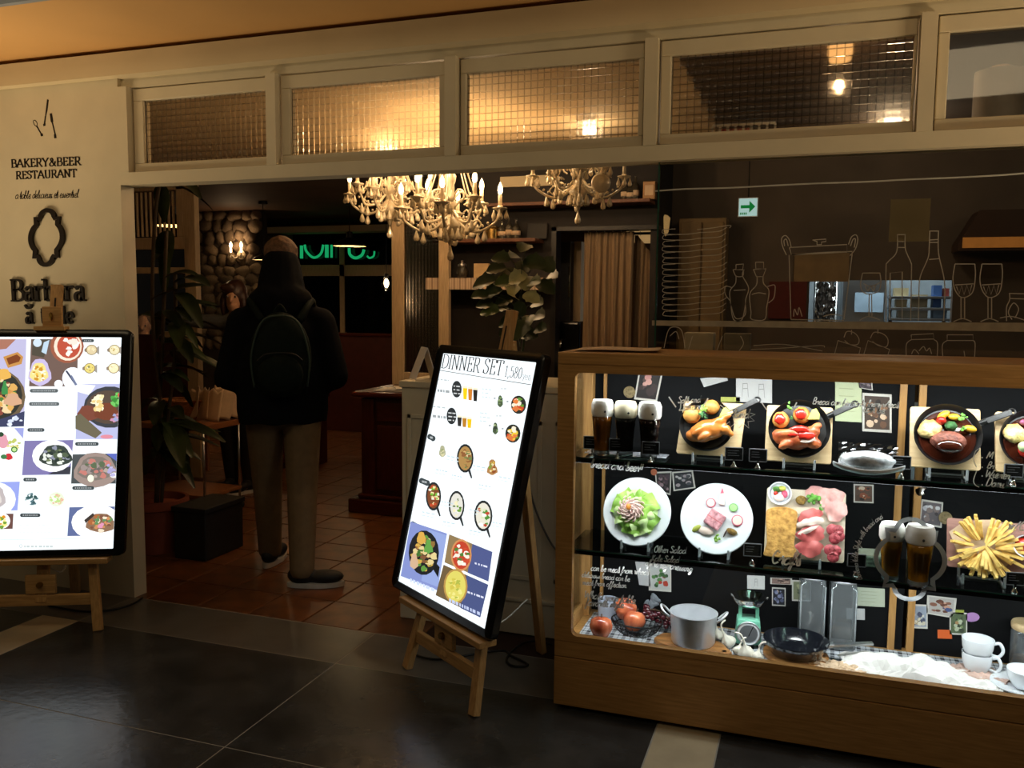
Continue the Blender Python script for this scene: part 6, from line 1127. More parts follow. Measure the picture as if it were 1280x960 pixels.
# shelves on the dark wall
def shelf_w(lb, px0, px1, py, m, th=.025, d=.22):
    a, c = ony(px0, py, YK), ony(px1, py, YK); o = MB().bb((a.x, YK-d, a.z-th), (c.x, YK, a.z)).build('wall_shelf', m, None); bevel(o, .003); tag(o, lb, 'shelf'); return a.x, c.x, a.z
m_shw = wood('shelf_wood', '5a3420', '6b4028', .5, 0)
s1x, s1e, s1z = shelf_w('brown wall shelf with tins and bottles above the checked shelf', 555, 680, 302, m_shw); s2x, s2e, s2z = shelf_w('dark wall shelf under the checked cloth', 552, 690, 349, m_shw); s3x, s3e, s3z = shelf_w('high brown shelf above the curtained doorway', 620, 819, 258, m_shw)
b = MB(); b.bb((s2x-.03, YK-.235, s2z-.085), (s2e, YK-.228, s2z+.004)).bb((s2x-.03, YK-.235, s2z+.001), (s2e, YK-.005, s2z+.005)); o = b.build('checked_runner', None or plaid('runner_check'), None); tag(o, 'checked cloth runner hanging over the lower wall shelf', 'cloth')
for n_ in o.data.materials[0].node_tree.nodes:
    if n_.type == 'VALTORGB': n_.color_ramp.elements[0].color = lin('c8b096')+(1,); n_.color_ramp.elements[1].color = lin('5a2c22')+(1,)
def on_shelf(px, z): q = ony(px, 300, YK-.10); return (q.x, YK-.10, z)
t = thing('metal_canister', 'shiny brass canister on the upper shelf', 'tin', on_shelf(615, s1z)); MB().lathe([(0, 0), (.055, 0), (.055, .085), (.05, .09), (.05, .10), (0, .10)], (0, 0, 0), 24).build('body', mat('brass_tin', 'a08048', .22, .9), t, 'auto'); MB().lathe([(.056, .078), (.058, .082), (.056, .086)], (0, 0, 0), 24).build('lid_rim', MATS['brass'], t, True)
for i in range(5): o = MB().box((0, 0, 0), (.018, .14, .13)).build('recipe_book', [mat('book_cream', 'c8b898', .7), mat('book_tan', 'a08a68', .7)][i % 2], None); move(o, (on_shelf(574, 0)[0]+.026*i, YK-.11, s1z+.068), (0, .22, 0)); bevel(o, .002); tag(o, ('first', 'second', 'third', 'fourth', 'fifth')[i]+' thin leaning book from the glazed partition on the upper shelf', 'book', 'leaning books on the upper shelf')
def bottle(lb, px, z, h, r, m, name='bottle'):
    t = thing(name, lb, 'bottle', on_shelf(px, z)); MB().lathe([(0, 0), (r, 0), (r, h*.55), (r*.8, h*.66), (r*.35, h*.76), (r*.32, h*.95), (r*.4, h*.96), (r*.4, h), (0, h)], (0, 0, 0), 20).build('body', m, t, 'auto'); MB().lathe([(r*1.01, h*.2), (r*1.01, h*.42)], (0, 0, 0), 20).build('label_band', m_par, t, True)
m_bot = mat('bottle_glass', '4a4438', .1, trans=.4, var=.1)
for a in (('squat bottle beside the brass canister', 628, s1z, .14, .035), ('slim bottle in the middle of the upper shelf', 636, s1z, .17, .028), ('round bottle at the end of the bottle row', 645, s1z, .15, .034), ('short bottle on the high shelf', 787, s3z, .13, .035), ('tall thin bottle on the high shelf', 793, s3z, .17, .028), ('bottle behind the unlit chandelier', 780, s3z, .15, .03)): bottle(*a, m_bot)
t = thing('spice_tin', 'square tin with a pale label at the end of the high shelf', 'tin', on_shelf(811, s3z)); o = MB().box((0, 0, .065), (.09, .07, .13)).build('body', mat('tin_brown', '7a5a38', .4, .5), t); bevel(o, .006); MB().box((0, -.036, .065), (.06, .002, .07)).build('label_band', m_par, t)
t = thing('glass_jar', 'lidded glass jar on the checked shelf', 'jar', on_shelf(578, s2z+.005)); MB().lathe([(0, 0), (.04, 0), (.048, .05), (.03, .085), (.03, .09)], (0, 0, 0), 20).build('body', m_bot, t, 'auto'); MB().lathe([(.034, .09), (.034, .105), (.01, .12), (.012, .135), (0, .14)], (0, 0, 0), 16).build('lid', m_steel, t, True)
o = MB().box((0, 0, .055), (.12, .08, .11)).build('tea_box', mat('tea_box', 'c0a478', .6), None); move(o, on_shelf(603, s2z+.005), (0, 0, .2)); bevel(o, .004); tag(o, 'cream box on the checked shelf behind the plant', 'box')
p = ony(672, 292, YK-.02); o = MB().box((0, 0, 0), (.16, .012, .12)).build('picture_frame', m_blackm, None); move(o, (p.x, YK-.03, s1z+.064), (-.15, 0, 0)); bevel(o, .003); tag(o, 'dark picture frame leaning at the end of the upper shelf', 'frame')
t = thing('ceiling_beam', 'dark boxed beam behind the chandeliers', 'beam', on_shelf(650, 2.45)); wp('box', (kx(625), YK-.02, 2.38), (kx(690), YK, 2.46), m_cream, t)
# curtain and what shows behind it
(cxa, _, _), (cxb, _, _) = pr(729, 400, 819, 300, YK+.05); zt = kz(770, 289); zb = .25
def curtain(lb, x0, x1, zt_, folds, m, Y, sag=0.):
    b = MB(); b.grid(folds*10, 14, lambda u, v: Vector((x0+(x1-x0)*u+.004*math.sin(v*9+u*20), Y+.030*math.sin(u*folds*6.283)*(.35+.65*v)+.008*math.sin(u*folds*15+v*3), zt_-(zt_-zb)*v-sag*max(0, u-.15)*1.3*(1-v)))); t = thing('curtain', lb, 'curtain', ((x0+x1)/2, Y, zb)); o = b.build('cloth', m, t, True, world=True); o.modifiers.new('t', 'SOLIDIFY').thickness = .003
    MB().tube([(x0-.04, Y, zt_+.012), (x1+.04, Y, zt_+.012)], .010, 8).build('rod', m_dark, t, True, world=True)
    for i in range(folds): x = x0+(x1-x0)*(i+.5)/folds; MB().tube([(x, Y+.014*math.cos(a), zt_+.012+.014*math.sin(a)) for a in [6.283*k/12 for k in range(12)]], .003, 5, closed=True).build('ring', m_steel, t, True, world=True)
m_cur = mat('linen_curtain', '8a7358', .85, var=.12, scale=30, stretch=(8, 8, .5))
curtain('tan pleated curtain hanging in the kitchen doorway', cxa, cxb-.16, zt, 6, m_cur, YK+.05); curtain('sagging end of the tan curtain beside the glass', cxb-.17, cxb, zt-.02, 2, m_cur, YK+.14, .18)
(lx, _, lz), (lx2, _, lz2) = pr(800, 296, 816, 282, YK+.25); t = thing('wall_lamp', 'pale glowing lamp shade behind the curtain top', 'lamp', ((lx+lx2)/2, YK+.3, 1.95)); MB().lathe([(.05, .04), (.11, .02), (.16, .10), (.17, .2), (.15, .22)], (0, 0, 0), 20).build('shade', mat('lamp_shade', 'e0c49a', .6, emit='e6b878', estr=.35), t, True); MB().tube([(0, 0, .2), (0, .1, .3), (0, .2, .3)], .01, 6).build('arm', m_dark, t)
struct('wall_scullery', MB().bb((kx(600), 7.2, 0), (wx0, 7.3, 2.6)), mat('scullery_wall', '6a4c34', .8), 'tan wall behind the curtained doorway')
t = thing('steel_cupboard', 'steel cupboard glimpsed beside the curtain', 'cupboard', tuple(ony(712, 430, 6.8))[:2]+(0,)); (ax, _, _), (bx, _, _) = pr(698, 400, 714, 300, 6.8); wp('door', (ax, 6.8, 0), (bx, 6.9, 2.0), m_steel, t); (ax, _, _), (bx, _, _) = pr(716, 400, 727, 300, 6.8); wp('door', (ax, 6.8, 0), (bx, 6.9, 2.0), m_frame, t); MB().tube([(ax-.03, 6.78, 1.55), (ax-.03, 6.78, 1.8)], .008, 6).build('handle', m_chrome, t, True, world=True)
t = thing('coffee_machine', 'dark coffee machine on a counter beside the curtain', 'machine', tuple(ony(712, 440, 6.55))[:2]+(0,)); q = wmat(t).translation; o = MB().bb((q.x-.12, 6.45, 0), (q.x+.12, 6.7, 1.02)).build('cabinet', m_blackm, t, world=True); o = MB().bb((q.x-.10, 6.47, 1.12), (q.x+.10, 6.68, 1.36)).build('body', m_black, t, world=True); bevel(o, .02, 3); MB().bb((q.x-.10, 6.42, 1.02), (q.x+.10, 6.68, 1.12)).build('drip_tray', m_steel, t, world=True); MB().tube([(q.x-.04, 6.44, 1.22), (q.x-.04, 6.40, 1.16)], .012, 8).build('spout', m_chrome, t, True, world=True)
# ------------------------------------------------------------------ kitchen seen through the pane
hx0, hx1 = px0, px1
m_kst = mat('kitchen_lit_wall', '9aa6b0', .6, var=.08)
struct('wall_kitchen_far', MB().bb((hx0-.8, 8.3, 0), (2.4, 8.4, 2.6)), m_kst, 'pale kitchen wall beyond the hatch')
t = thing('kitchen_lamp', 'fluorescent ceiling lamp inside the kitchen', 'lamp', ((hx0+hx1)/2, 7.6, 2.5)); wp('tube', ((hx0+hx1)/2-.5, 7.58, 2.53), ((hx0+hx1)/2+.5, 7.62, 2.56), glow('cool_tube', 'cfe2ff', 6), t, 0); wp('casing', ((hx0+hx1)/2-.55, 7.54, 2.56), ((hx0+hx1)/2+.55, 7.66, 2.6), m_por, t); light('tube_light', 'AREA', (0, 0, .0), 24, (.75, .88, 1), t, None, shape='RECTANGLE', size=1., size_y=.1)
t = thing('steel_fridge', 'steel fridge with a pale blue notice inside the hatch', 'fridge', tuple(ony(1085, 400, 8.0))[:2]+(0,)); (ax, _, _), (bx, _, z1) = pr(1052, 400, 1108, 340, 8.0); wp('body', (ax, 8.0, 0), (bx, 8.25, z1), m_steel, t); (ax, _, z0), (bx, _, z1) = pr(1068, 390, 1105, 366, 7.98); wp('notice', (ax, 7.985, z0), (bx, 8.0, z1), mat('pale_blue_sheet', 'b4cfe8', .5), t, 0)
t = thing('foil_rack', 'crinkled foil hung rack inside the hatch', 'rack', tuple(ony(1032, 400, 7.9))[:2]+(0,)); (ax, _, z0), (bx, _, z1) = pr(1018, 402, 1046, 352, 7.9); b = MB(); b.grid(14, 14, lambda u, v: Vector((ax+(bx-ax)*u, 7.9+.03*nse((u*8, v*8, 1), 2), z0-.1+(z1-z0+.1)*v))); b.build('foil', m_chrome, t, world=True); MB().tube([(ax, 7.92, 0), (ax, 7.92, z1+.1)], .015, 6).tube([(bx, 7.92, 0), (bx, 7.92, z1+.1)], .015, 6).build('frame', m_steel, t, True, world=True)
zsh = {}
t = thing('order_shelf', 'steel shelf of cream and blue boxes inside the hatch', 'shelf', tuple(ony(1150, 400, 7.9))[:2]+(0,))
for py in (372, 386, 399): (ax, _, z0), (bx, _, _) = pr(1112, py, 1188, py-2, 7.9); wp('board', (ax, 7.8, z0-.01), (bx, 8.1, z0+.012), m_steel, t); zsh[py] = z0+.013; MB().tube([(bx-.02, 8.08, 0), (bx-.02, 8.08, z0)], .012, 6).tube([(ax+.02, 8.08, 0), (ax+.02, 8.08, z0)], .012, 6).build('upright', m_steel, t, True, world=True)
for i, (x0_, y1, x1_, y0_, c) in enumerate(((1118, 372, 1136, 362, 'c8b890'), (1120, 386, 1134, 376, 'b8a47c'), (1140, 386, 1160, 370, 'a89878'), (1166, 386, 1178, 358, '3c5f9a'), (1180, 372, 1187, 362, '8a3c34'), (1122, 399, 1160, 390, 'a8a494'), (1166, 399, 1184, 389, '7a94b0'))):
    (ax, _, z0), (bx, _, z1) = pr(x0_, y1, x1_, y0_, 7.82); o = MB().bb((ax, 7.83, zsh[y1]), (bx, 7.98, zsh[y1]+z1-z0)).build('supply_box', mat('box_'+c, c, .6), None); tag(o, ['cream box on the hatch shelf', 'tan box on the middle hatch shelf', 'wide tan box on the middle hatch shelf', 'tall blue box on the middle hatch shelf', 'small red box on the top hatch shelf', 'long grey box on the bottom hatch shelf', 'pale blue box on the bottom hatch shelf'][i], 'box')
(ax, _, z0), (bx, _, z1) = pr(960, 398, 1009, 352, YP-.02); o = MB().bb((ax, YP-.03, z0), (bx, YP-.005, z1)).build('red_panel', mat('red_panel', '5a1410', .5), None); tag(o, 'dark red panel on the kitchen wall beside the hatch', 'panel')
t = thing('range_hood', 'kitchen range hood with a warm lit recess', 'hood', tuple(ony(1240, 320, YP-.3))[:2]+(1.9,)); (ax, _, z0), (bx, _, z1) = pr(1196, 314, 1330, 284, YP-.3); b = MB(); b.prism([(ax, z0), (bx, z0), (bx, z1+.12), (ax+.12, z1+.12), (ax, z0+.05)], lambda x, y, d: Vector((x, YP-.35+d, y)), .3); b.build('canopy', mat('hood_copper', '3a2416', .5), t, world=True)
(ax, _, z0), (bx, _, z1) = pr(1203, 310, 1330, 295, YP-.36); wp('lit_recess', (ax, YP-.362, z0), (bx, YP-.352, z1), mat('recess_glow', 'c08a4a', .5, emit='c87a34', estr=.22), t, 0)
(ax, _, z0), (bx, _, z1) = pr(846, 400, 908, 272, YP-.25); t = thing('tall_cupboard', 'tall beige cupboard behind the drawn plates', 'cupboard', ((ax+bx)/2, YP-.15, 0)); wp('carcass', (ax, YP-.25, 0), (bx, YP-.006, z1), mat('beige_laminate', '8a7250', .5), t); wp('door', (ax+.02, YP-.265, .1), ((ax+bx)/2-.005, YP-.25, z1-.03), MATS['beige_laminate'], t); wp('door', ((ax+bx)/2+.005, YP-.265, .1), (bx-.02, YP-.25, z1-.03), MATS['beige_laminate'], t)
(ax, _, z0), (bx, _, z1) = pr(992, 352, 1062, 316, YP-.02); o = MB().bb((ax, YP-.02, z0), (bx, YP-.003, z1)).build('wall_board', MATS['beige_laminate'], None); tag(o, 'beige board on the kitchen wall behind the drawn pot', 'board')
t = thing('kitchen_counter', 'kitchen counter behind the shop window', 'counter', (.7, 4.6, 0)); wp('body', (-.55, 4.4, 0), (2.3, 5.0, .95), m_steel, t); wp('top', (-.56, 4.38, .95), (2.3, 5.02, .99), m_steel, t)
for x, y, w, h, lb, c in ((875, 427, .16, .10, 'pale box on the kitchen counter behind the drawn mugs', 'b8b0a0'), (922, 428, .14, .10, 'grey box on the kitchen counter behind the drawn plates', '7a7468')):
    p = ony(x, y, 4.9); z0 = .99; o = MB().bb((-w/2, -.06, 0), (w/2, .06, p.z+h/2-z0)).build('storage_box', mat('sb_'+c, c, .6), None); move(o, (p.x, 4.9, z0+.001)); bevel(o, .004); tag(o, lb, 'box')
# exit sign, notice, ceiling fittings
YE = 6.2; p = ony(935, 259, YE); k = kpx(p); w, h = 11*k, 10.8*k; t = thing('exit_sign', 'lit white sign with a green arrow hanging in the kitchen', 'sign', tuple(p)); o = MB().box((0, .02, 0), (2*w+.01, .035, 2*h+.01)).build('housing', m_por, t); q = MB(); q.face([(-w, -.0, -h), (w, 0, -h), (w, 0, h), (-w, 0, h)]); q.build('face', glow('exit_white', 'c4ecf2', .85), o, fix=False)
b = MB(); b.prism([(-w*.8, -h*.12), (w*.15, -h*.12), (w*.15, -h*.62), (w*.8, h*.05), (w*.15, h*.72), (w*.15, h*.24), (-w*.8, h*.24)], lambda x, y, d: Vector((x, -.002+d, y)), .0015); b.build('arrow', glow('exit_green', '1f9a4a', .6), o); b = MB()
for i in range(4): b.bb((-w*.85+.012*i, -.002, -h*.85), (-w*.85+.012*i+.008, -.001, -h*.6))
b.build('small_print', MATS['exit_green'], o); MB().tube([(0, .02, h), (0, .02, 2.6-p.z)], .004, 6).build('hanger', m_dark, t, True)
a, c = ony(1113, 250, YF+.075), ony(1160, 302, YF+.075); o = MB().bb((a.x, YF+.0585, c.z), (c.x, YF+.0600, a.z)).build('paper_notice', mat('buff_paper', 'd0bc9c', .8, var=.05), None); tag(o, 'buff paper notice taped inside the shop window', 'notice')
for i, (x, y, lb) in enumerate(((1072, 254, 'recessed ceiling spot in the kitchen above the notice'), (1055, 286, 'recessed ceiling spot deeper in the kitchen'), (1240, 261, 'recessed ceiling spot near the range hood'), (910, 297, 'recessed ceiling spot above the tall cupboard'))):
    p = onz(x, y, 2.598); 
    if p.y > 6.8: p.y = 5.7-.2*i
    t = thing('ceiling_spot', lb, 'spotlight', (p.x, p.y, 2.598)); MB().lathe([(.05, 0), (.055, -.006), (.04, -.008), (.035, 0)], (0, 0, 0), 20).build('trim_ring', m_por, t, True); MB().lathe([(0, -.002), (.036, -.002)], (0, 0, 0), 16).build('bulb', glow('spot_glow', 'ffd8a0', 2.5), t); light('spot_light', 'POINT', (0, 0, -.06), 4, (1, .80, .56), t, shadow_soft_size=.04)
p = ony(1245, 247, 5.6); t = thing('smoke_detector', 'small white detector on the kitchen ceiling', 'detector', (p.x, 5.6, 2.6)); MB().lathe([(.05, 0), (.05, -.02), (.035, -.035), (0, -.037)], (0, 0, 0), 20).build('cover', m_por, t, 'auto'); MB().ball((0, 0, -.036), .006, 8, 5).build('indicator', m_tom, t)
# things behind the transoms
YT = 3.62; p = ony(930, 162, YT); t = thing('storage_basket', 'white plastic lattice basket on the shelf behind the fourth transom', 'basket', (p.x, YT, 2.135)); hw = .12
for i in range(9): MB().bb((-hw+i*hw/4-.004, -.05, 0), (-hw+i*hw/4+.004, -.046, .075)).build('slat', m_por, t)
for z in (0, .036, .072): MB().bb((-hw, -.052, z), (hw, -.044, z+.008)).build('slat', m_por, t)
MB().bb((-.09, -.04, .006), (.03, .04, .06)).build('red_packets', m_tom, t)
struct('trim_20', MB().bb((-.58, YF+.10, 2.105), (1.6, YF+.42, 2.133)), m_shw, 'ledge behind the right transoms')
p = ony(1250, 100, YT); t = thing('paper_roll', 'large translucent roll standing behind the last transom', 'roll', (p.x, YT, 2.134)); MB().lathe([(0, 0), (.085, 0), (.085, .22), (.03, .225), (0, .2)], (0, 0, 0), 28).build('roll', mat('roll_paper', '9a9284', .6), t, 'auto'); MB().tube([(0, 0, .2), (0, 0, .24)], .03, 12).build('core', m_par, t)
p = onz(1050, 75, 2.52); t = thing('ceiling_lamp', 'round warm ceiling lamp behind the fourth transom', 'lamp', (p.x, p.y, 2.52)); MB().lathe([(.05, .08), (.05, .03), (.035, 0), (0, -.01)], (0, 0, 0), 24).build('globe', glow('warm_globe', 'ffc078', 1.1), t, True); light('globe_light', 'POINT', (0, 0, -.1), 1.6, CAND, t, shadow_soft_size=.02)
# ------------------------------------------------------------------ chandeliers
m_crys = mat('cream_crystal', 'd8c8aa', .25, var=.1, scale=40, coat=.4, spec=.8); m_cand = mat('candle_sleeve', 'e2d4b4', .5, emit='ffb870', estr=.25); m_fl = glow('candle_bulb', 'ffd9a0', 9.); m_flo = mat('unlit_bulb', 'd8ccb8', .1)
def drop_mesh():
    return MB().lathe([(0, 0), (.004, -.004), (.006, -.014), (.013, -.034), (.0145, -.042), (.011, -.052), (0, -.058)], (0, 0, 0), 8)
def chandelier(loc, lb, lit, scale=1., n=8, rz=0., power=0., fl=None):
    t = thing('chandelier', lb, 'chandelier', loc, (0, 0, rz), 'cream crystal chandeliers', scale=scale)
    b = MB(); b.lathe([(0, -.21), (.012, -.20), (.02, -.17), (.012, -.15), (.05, -.12), (.062, -.09), (.03, -.05), (.016, -.03), (.03, 0), (.04, .03), (.018, .07), (.014, .12), (.03, .16), (.035, .19), (.012, .23), (.010, .5)], (0, 0, 0), 18); b.build('column', m_crys, t, True)
    b = MB(); b.lathe([(.02, .24), (.07, .27), (.09, .28), (.07, .26)], (0, 0, 0), 20).build('crown', m_crys, t, True)
    dm = drop_mesh(); dmesh = None
    def drops(par, pts, s_=1.):
        nonlocal dmesh
        for q in pts:
            if dmesh is None: o = dm.build('crystal_drop', m_crys, par, 'auto'); dmesh = o.data
            else: o = bpy.data.objects.new('crystal_drop', dmesh); COL.objects.link(o); o.parent = par
            o.location = q; o.scale = (s_,)*3; o.rotation_euler = (0, 0, random.uniform(0, 3))
    am = None
    for i in range(n):
        a = 6.283*i/n; low = i % 2; rr = .29 if low == 0 else .23; dz = 0 if low == 0 else .045
        e = Vector((math.cos(a), math.sin(a), 0)); V = lambda r_, z: e*r_+Vector((0, 0, z+dz))
        b = MB(); b.tube(cr([V(.03, -.05), V(.09, -.11), V(.17, -.125), V(rr-.03, -.075), V(rr, -.02)], 6), .0085, 8); b.tube(cr([V(.03, .02), V(.07, .06), V(.12, .05), V(.13, .01), V(.10, -.01)], 5), .006, 6); b.tube(cr([V(.14, -.12), V(.18, -.09), V(.16, -.06), V(.13, -.07)], 5), .005, 6)
        for j in range(7): b.ball(V(.06+.032*j, -.09-.03*math.sin(j*.5)+.006*j), .009, 7, 5)
        arm = b.build('arm', m_crys, t, True)
        MB().lathe([(0, -.025), (.012, -.02), (.02, -.006), (.042, .004), (.044, .010), (.02, .008), (.016, .022), (0, .022)], V(rr, 0), 14).build('drip_cup', m_crys, arm, True)
        MB().lathe([(.0115, .02), (.0115, .085), (0, .086)], V(rr, 0), 10).build('candle', m_cand if lit else m_crys, arm, True)
        MB().lathe([(0, .086), (.010, .09), (.015, .108), (.0125, .13), (.004, .15), (0, .158)], V(rr, 0), 10).build('flame_bulb', m_fl if lit else m_flo, arm, True)
        drops(arm, [V(rr+.036*math.cos(w), 0)+Vector((-e.y, e.x, 0))*.036*math.sin(w) for w in (0, 1.57, 3.14, 4.71)]); drops(arm, [V(.16, -.13), V(.20, -.115)], 1.25)
    for j in range(10): w = 6.283*j/10; drops(t, [Vector((.06*math.cos(w), .06*math.sin(w), -.11))], 1.2)
    for j in range(8):
        w = 6.283*j/8; b = MB(); b.tube([Vector((math.cos(w)*(.08+.13*u), math.sin(w)*(.08+.13*u), .27-.27*u-.05*math.sin(u*3.14))) for u in [k_/12 for k_ in range(13)]], .0045, 5); b.build('bead_chain', m_crys, t, True)
        drops(t, [Vector((.155*math.cos(w+.2), .155*math.sin(w+.2), .09))], 1.1)
    drops(t, [Vector((0, 0, -.21))], 1.5)
    MB().tube([(0, 0, .45), (0, 0, (2.6-loc[2])/scale)], .004, 6).build('hanging_rod', m_dark, t); MB().lathe([(.06, (2.6-loc[2])/scale-.03), (.06, (2.6-loc[2])/scale)], (0, 0, 0), 16).build('ceiling_rose', m_crys, t, True)
    if power:
        for j in range(3): w = 6.283*j/3+.4; light('candle_light', 'POINT', (.2*math.cos(w), .2*math.sin(w), .30), power, CAND, t, shadow_soft_size=.02)
    return t
p = ony(563, 262, 4.75); chandelier(tuple(p), 'lit cream crystal chandelier in the middle, all candles glowing', True, 1.02, 8, .25, 8)
p = ony(487, 243, 5.3); chandelier(tuple(p), 'cream crystal chandelier hanging beyond the glowing one', True, 1.0, 8, .1, 4)
p = ony(723, 222, 4.95); chandelier(tuple(p), 'unlit cream chandelier with an oval medallion beside the shelf', False, .92, 8, .3)
o = [c for c in COL.objects if c.name.startswith('chandelier')][-1]
MB().lathe([(0, .006), (.05, .006), (.06, .0), (.05, -.006), (0, -.006)], (.13, -.2, -.06), 20, 'y').build('medallion', m_crys, o, True)
# ------------------------------------------------------------------ pendants, sconce, bulb
m_shade = mat('black_shade', '0e0d0c', .4); m_inner = mat('white_enamel_inner', 'f0dcb4', .5)
def pendant(px, py, dist, rpx, lb, e):
    d = ray(px, py); p = CAM+d*dist; k = dist/FPX; r = rpx*k
    t = thing('pendant_lamp', lb, 'pendant lamp', tuple(p), group='dome pendant lamps')
    MB().lathe([(r, 0), (r*.97, r*.05), (r*.75, r*.25), (r*.35, r*.44), (r*.20, r*.52), (r*.18, r*.85), (0, r*.9)], (0, 0, 0), 28, cap=False).build('shade', m_shade, t, 'auto'); MB().lathe([(r*.98, .003), (r*.72, r*.22), (r*.34, r*.40), (0, r*.45)], (0, 0, 0), 28, cap=False).build('inner_shade', m_inner, t, True)
    MB().tube([(0, 0, r*.8), (0, 0, 2.6-p.z)], .006, 6).build('cord', m_cable, t); MB().ball((0, 0, r*.26), r*.11, 12, 8).build('bulb', glow('pendant_bulb', 'ffd9a0', 18), t, True); MB().lathe([(.05, 2.57-p.z), (.05, 2.6-p.z)], (0, 0, 0), 14).build('ceiling_rose', m_shade, t)
    light('pendant_light', 'POINT', (0, 0, r*.06), e, (1, .72, .38), t, shadow_soft_size=.025)
pendant(437, 308, 9.6, 21, 'black dome pendant lamp before the far windows', 6); pendant(219, 283, 7.9, 29, 'dome pendant lamp behind the slatted screen', 8); pendant(330, 325, 9.6, 14.5, 'small dome pendant lamp beside the stone wall', 3)
p = ony(295, 312, YS-.14); t = thing('wall_sconce', 'two candle wall sconce on the stone wall', 'sconce', tuple(p))
b = MB(); b.lathe([(0, .02), (.05, .018), (.06, 0)], (0, .1, -.06), 16, 'y'); b.build('back_plate', m_crys, t)
for s_ in (-1, 1):
    o = MB().tube(cr([(0, .1, -.06), (s_*.05, .03, -.10), (s_*.075, 0, -.05)], 6), .008, 6).build('arm', m_crys, t, True); MB().lathe([(.0, -.01), (.03, 0), (.012, .005)], (s_*.075, 0, -.04), 12).build('drip_cup', m_crys, o, True); MB().lathe([(.012, -.03), (.012, .03), (.02, .05), (.012, .08), (0, .1)], (s_*.075, 0, 0), 10).build('candle_bulb', glow('sconce_bulb', 'ffcf98', 14), o, True)
    for j in range(3): MB().lathe([(0, 0), (.010, -.02), (.012, -.03), (0, -.04)], (s_*(.04+.03*j), -.01, -.06), 6).build('crystal_drop', m_crys, o)
light('sconce_light', 'POINT', (0, -.03, .12), 2.2, CAND, t, shadow_soft_size=.05)
d = ray(483, 352); p = CAM+d*8.6; t = thing('glass_pendant', 'clear teardrop bulb pendant near the glazed partition', 'pendant lamp', tuple(p)); k = 8.6/FPX
MB().lathe([(2.5*k, 10*k), (3*k, 6*k), (6.5*k, -4*k), (7*k, -8*k), (5*k, -11*k), (0, -11.5*k)], (0, 0, 0), 20).build('glass_shade', m_clear, t, True); MB().ball((0, 0, -2*k), (3*k, 3*k, 5.5*k), 12, 8).build('bulb', glow('edison', 'ffe0b4', 12), t, True); MB().tube([(0, 0, 5*k), (0, 0, 10*k)], 2.6*k, 10).build('socket', m_dark, t); MB().tube([(0, 0, 9*k), (0, 0, 2.6-p.z)], .004, 6).build('cord', m_cable, t); light('bulb_light', 'POINT', (0, 0, -.2), 2.5, CAND, t, shadow_soft_size=.04)
# neon lettering
YN = YW-.06; t = thing('neon_sign', 'green neon letters seen from behind above the far windows', 'neon sign', tuple(ony(420, 325, YN))); m_neon = glow('green_neon', '1fc074', .6)
NP = lambda x, y: tuple(ony(x, y, YN))
for w, q in ((2.1, [(377, 307), (377, 323)]), (1.6, [(381, 306), (383, 314), (392, 322), (401, 317), (404, 306)]), (2.4, [(408.5, 306), (408.5, 322)]), (1.5, [(414.5, 306), (414.5, 322)]), (1.9, [(436.5, 310), (437.5, 318), (444, 322.5), (452, 319), (455, 312)]), (1.2, [(459, 320), (462, 322.5), (467, 320), (468, 314)])):
    MB().tube([NP(*z) for z in cr(q, 6)], w*YN*1.1/FPX, 7).build('neon_tube', m_neon, t, True, world=True)
# ------------------------------------------------------------------ slatted screen with windows at left
YL = 5.9; sc = thing('slatted_screen', 'cream slatted screen with dark panes left of the stone wall', 'screen', tuple(ony(205, 420, YL))[:2]+(0,))
def ls(px0, py0, px1, py1, d=.05): return pq(px0, py0, px1, py1, YL, d)
(ax, _, _), (bx, _, _) = ls(233, 420, 242, 230); wp('post', (ax, YL, 0), (bx, YL+.06, 2.6), m_frame, sc)
for q in ((150, 312, 236, 296), (150, 342, 234, 334), (205, 424, 236, 415), (150, 240, 236, 232)): a, c = ls(*q); wp('rail', a, c, m_frame, sc, .003)
(sa, _, sz0), (sb, _, sz1) = ls(168, 296, 234, 238)
for i in range(12): x = sa+(sb-sa)*(i+.5)/12; wp('slat', (x-.006, YL+.01, sz0), (x+.006, YL+.03, sz1), m_frame, sc, 0)
(ax, _, z0), (bx, _, z1) = ls(221, 296, 228, 232); wp('post', (ax, YL, z0), (bx, YL+.05, z1), m_frame, sc)
for q in ((150, 334, 233, 312), (150, 415, 233, 342)): a, c = ls(*q, d=.01); MB().bb(a, c).build('pane', m_clear, sc, world=True)
(ax, _, _), (bx, _, zz) = ls(150, 424, 236, 415); wp('lower_panel', (ax, YL+.01, 0), (bx, YL+.04, zz-.03), m_maroon, sc, 0)
# booth panel and bench
a, c = ony(392, 572, 8.7), ony(505, 418, 8.7); t = thing('booth_partition', 'low maroon booth partition under the far windows', 'partition', ((a.x+c.x)/2, 8.75, 0)); wp('panel', (a.x, 8.7, 0), (c.x, 8.82, c.z-.03), m_maroon, t); wp('cap', (a.x, 8.68, c.z-.03), (c.x, 8.84, c.z), m_mahog, t)
a = onz(258, 603)+Vector((0, .75, 0)); t = thing('low_cabinet', 'low brown wooden cabinet behind the greeting woman', 'cabinet', (a.x+.1, a.y+.2, 0)); wp('body', (a.x, a.y, 0), (a.x+.45, a.y+.4, .62), m_mahz, t); wp('top', (a.x-.02, a.y-.02, .62), (a.x+.47, a.y+.42, .65), m_mahog, t); wp('door', (a.x+.03, a.y-.012, .05), (a.x+.42, a.y, .58), m_mahog, t)
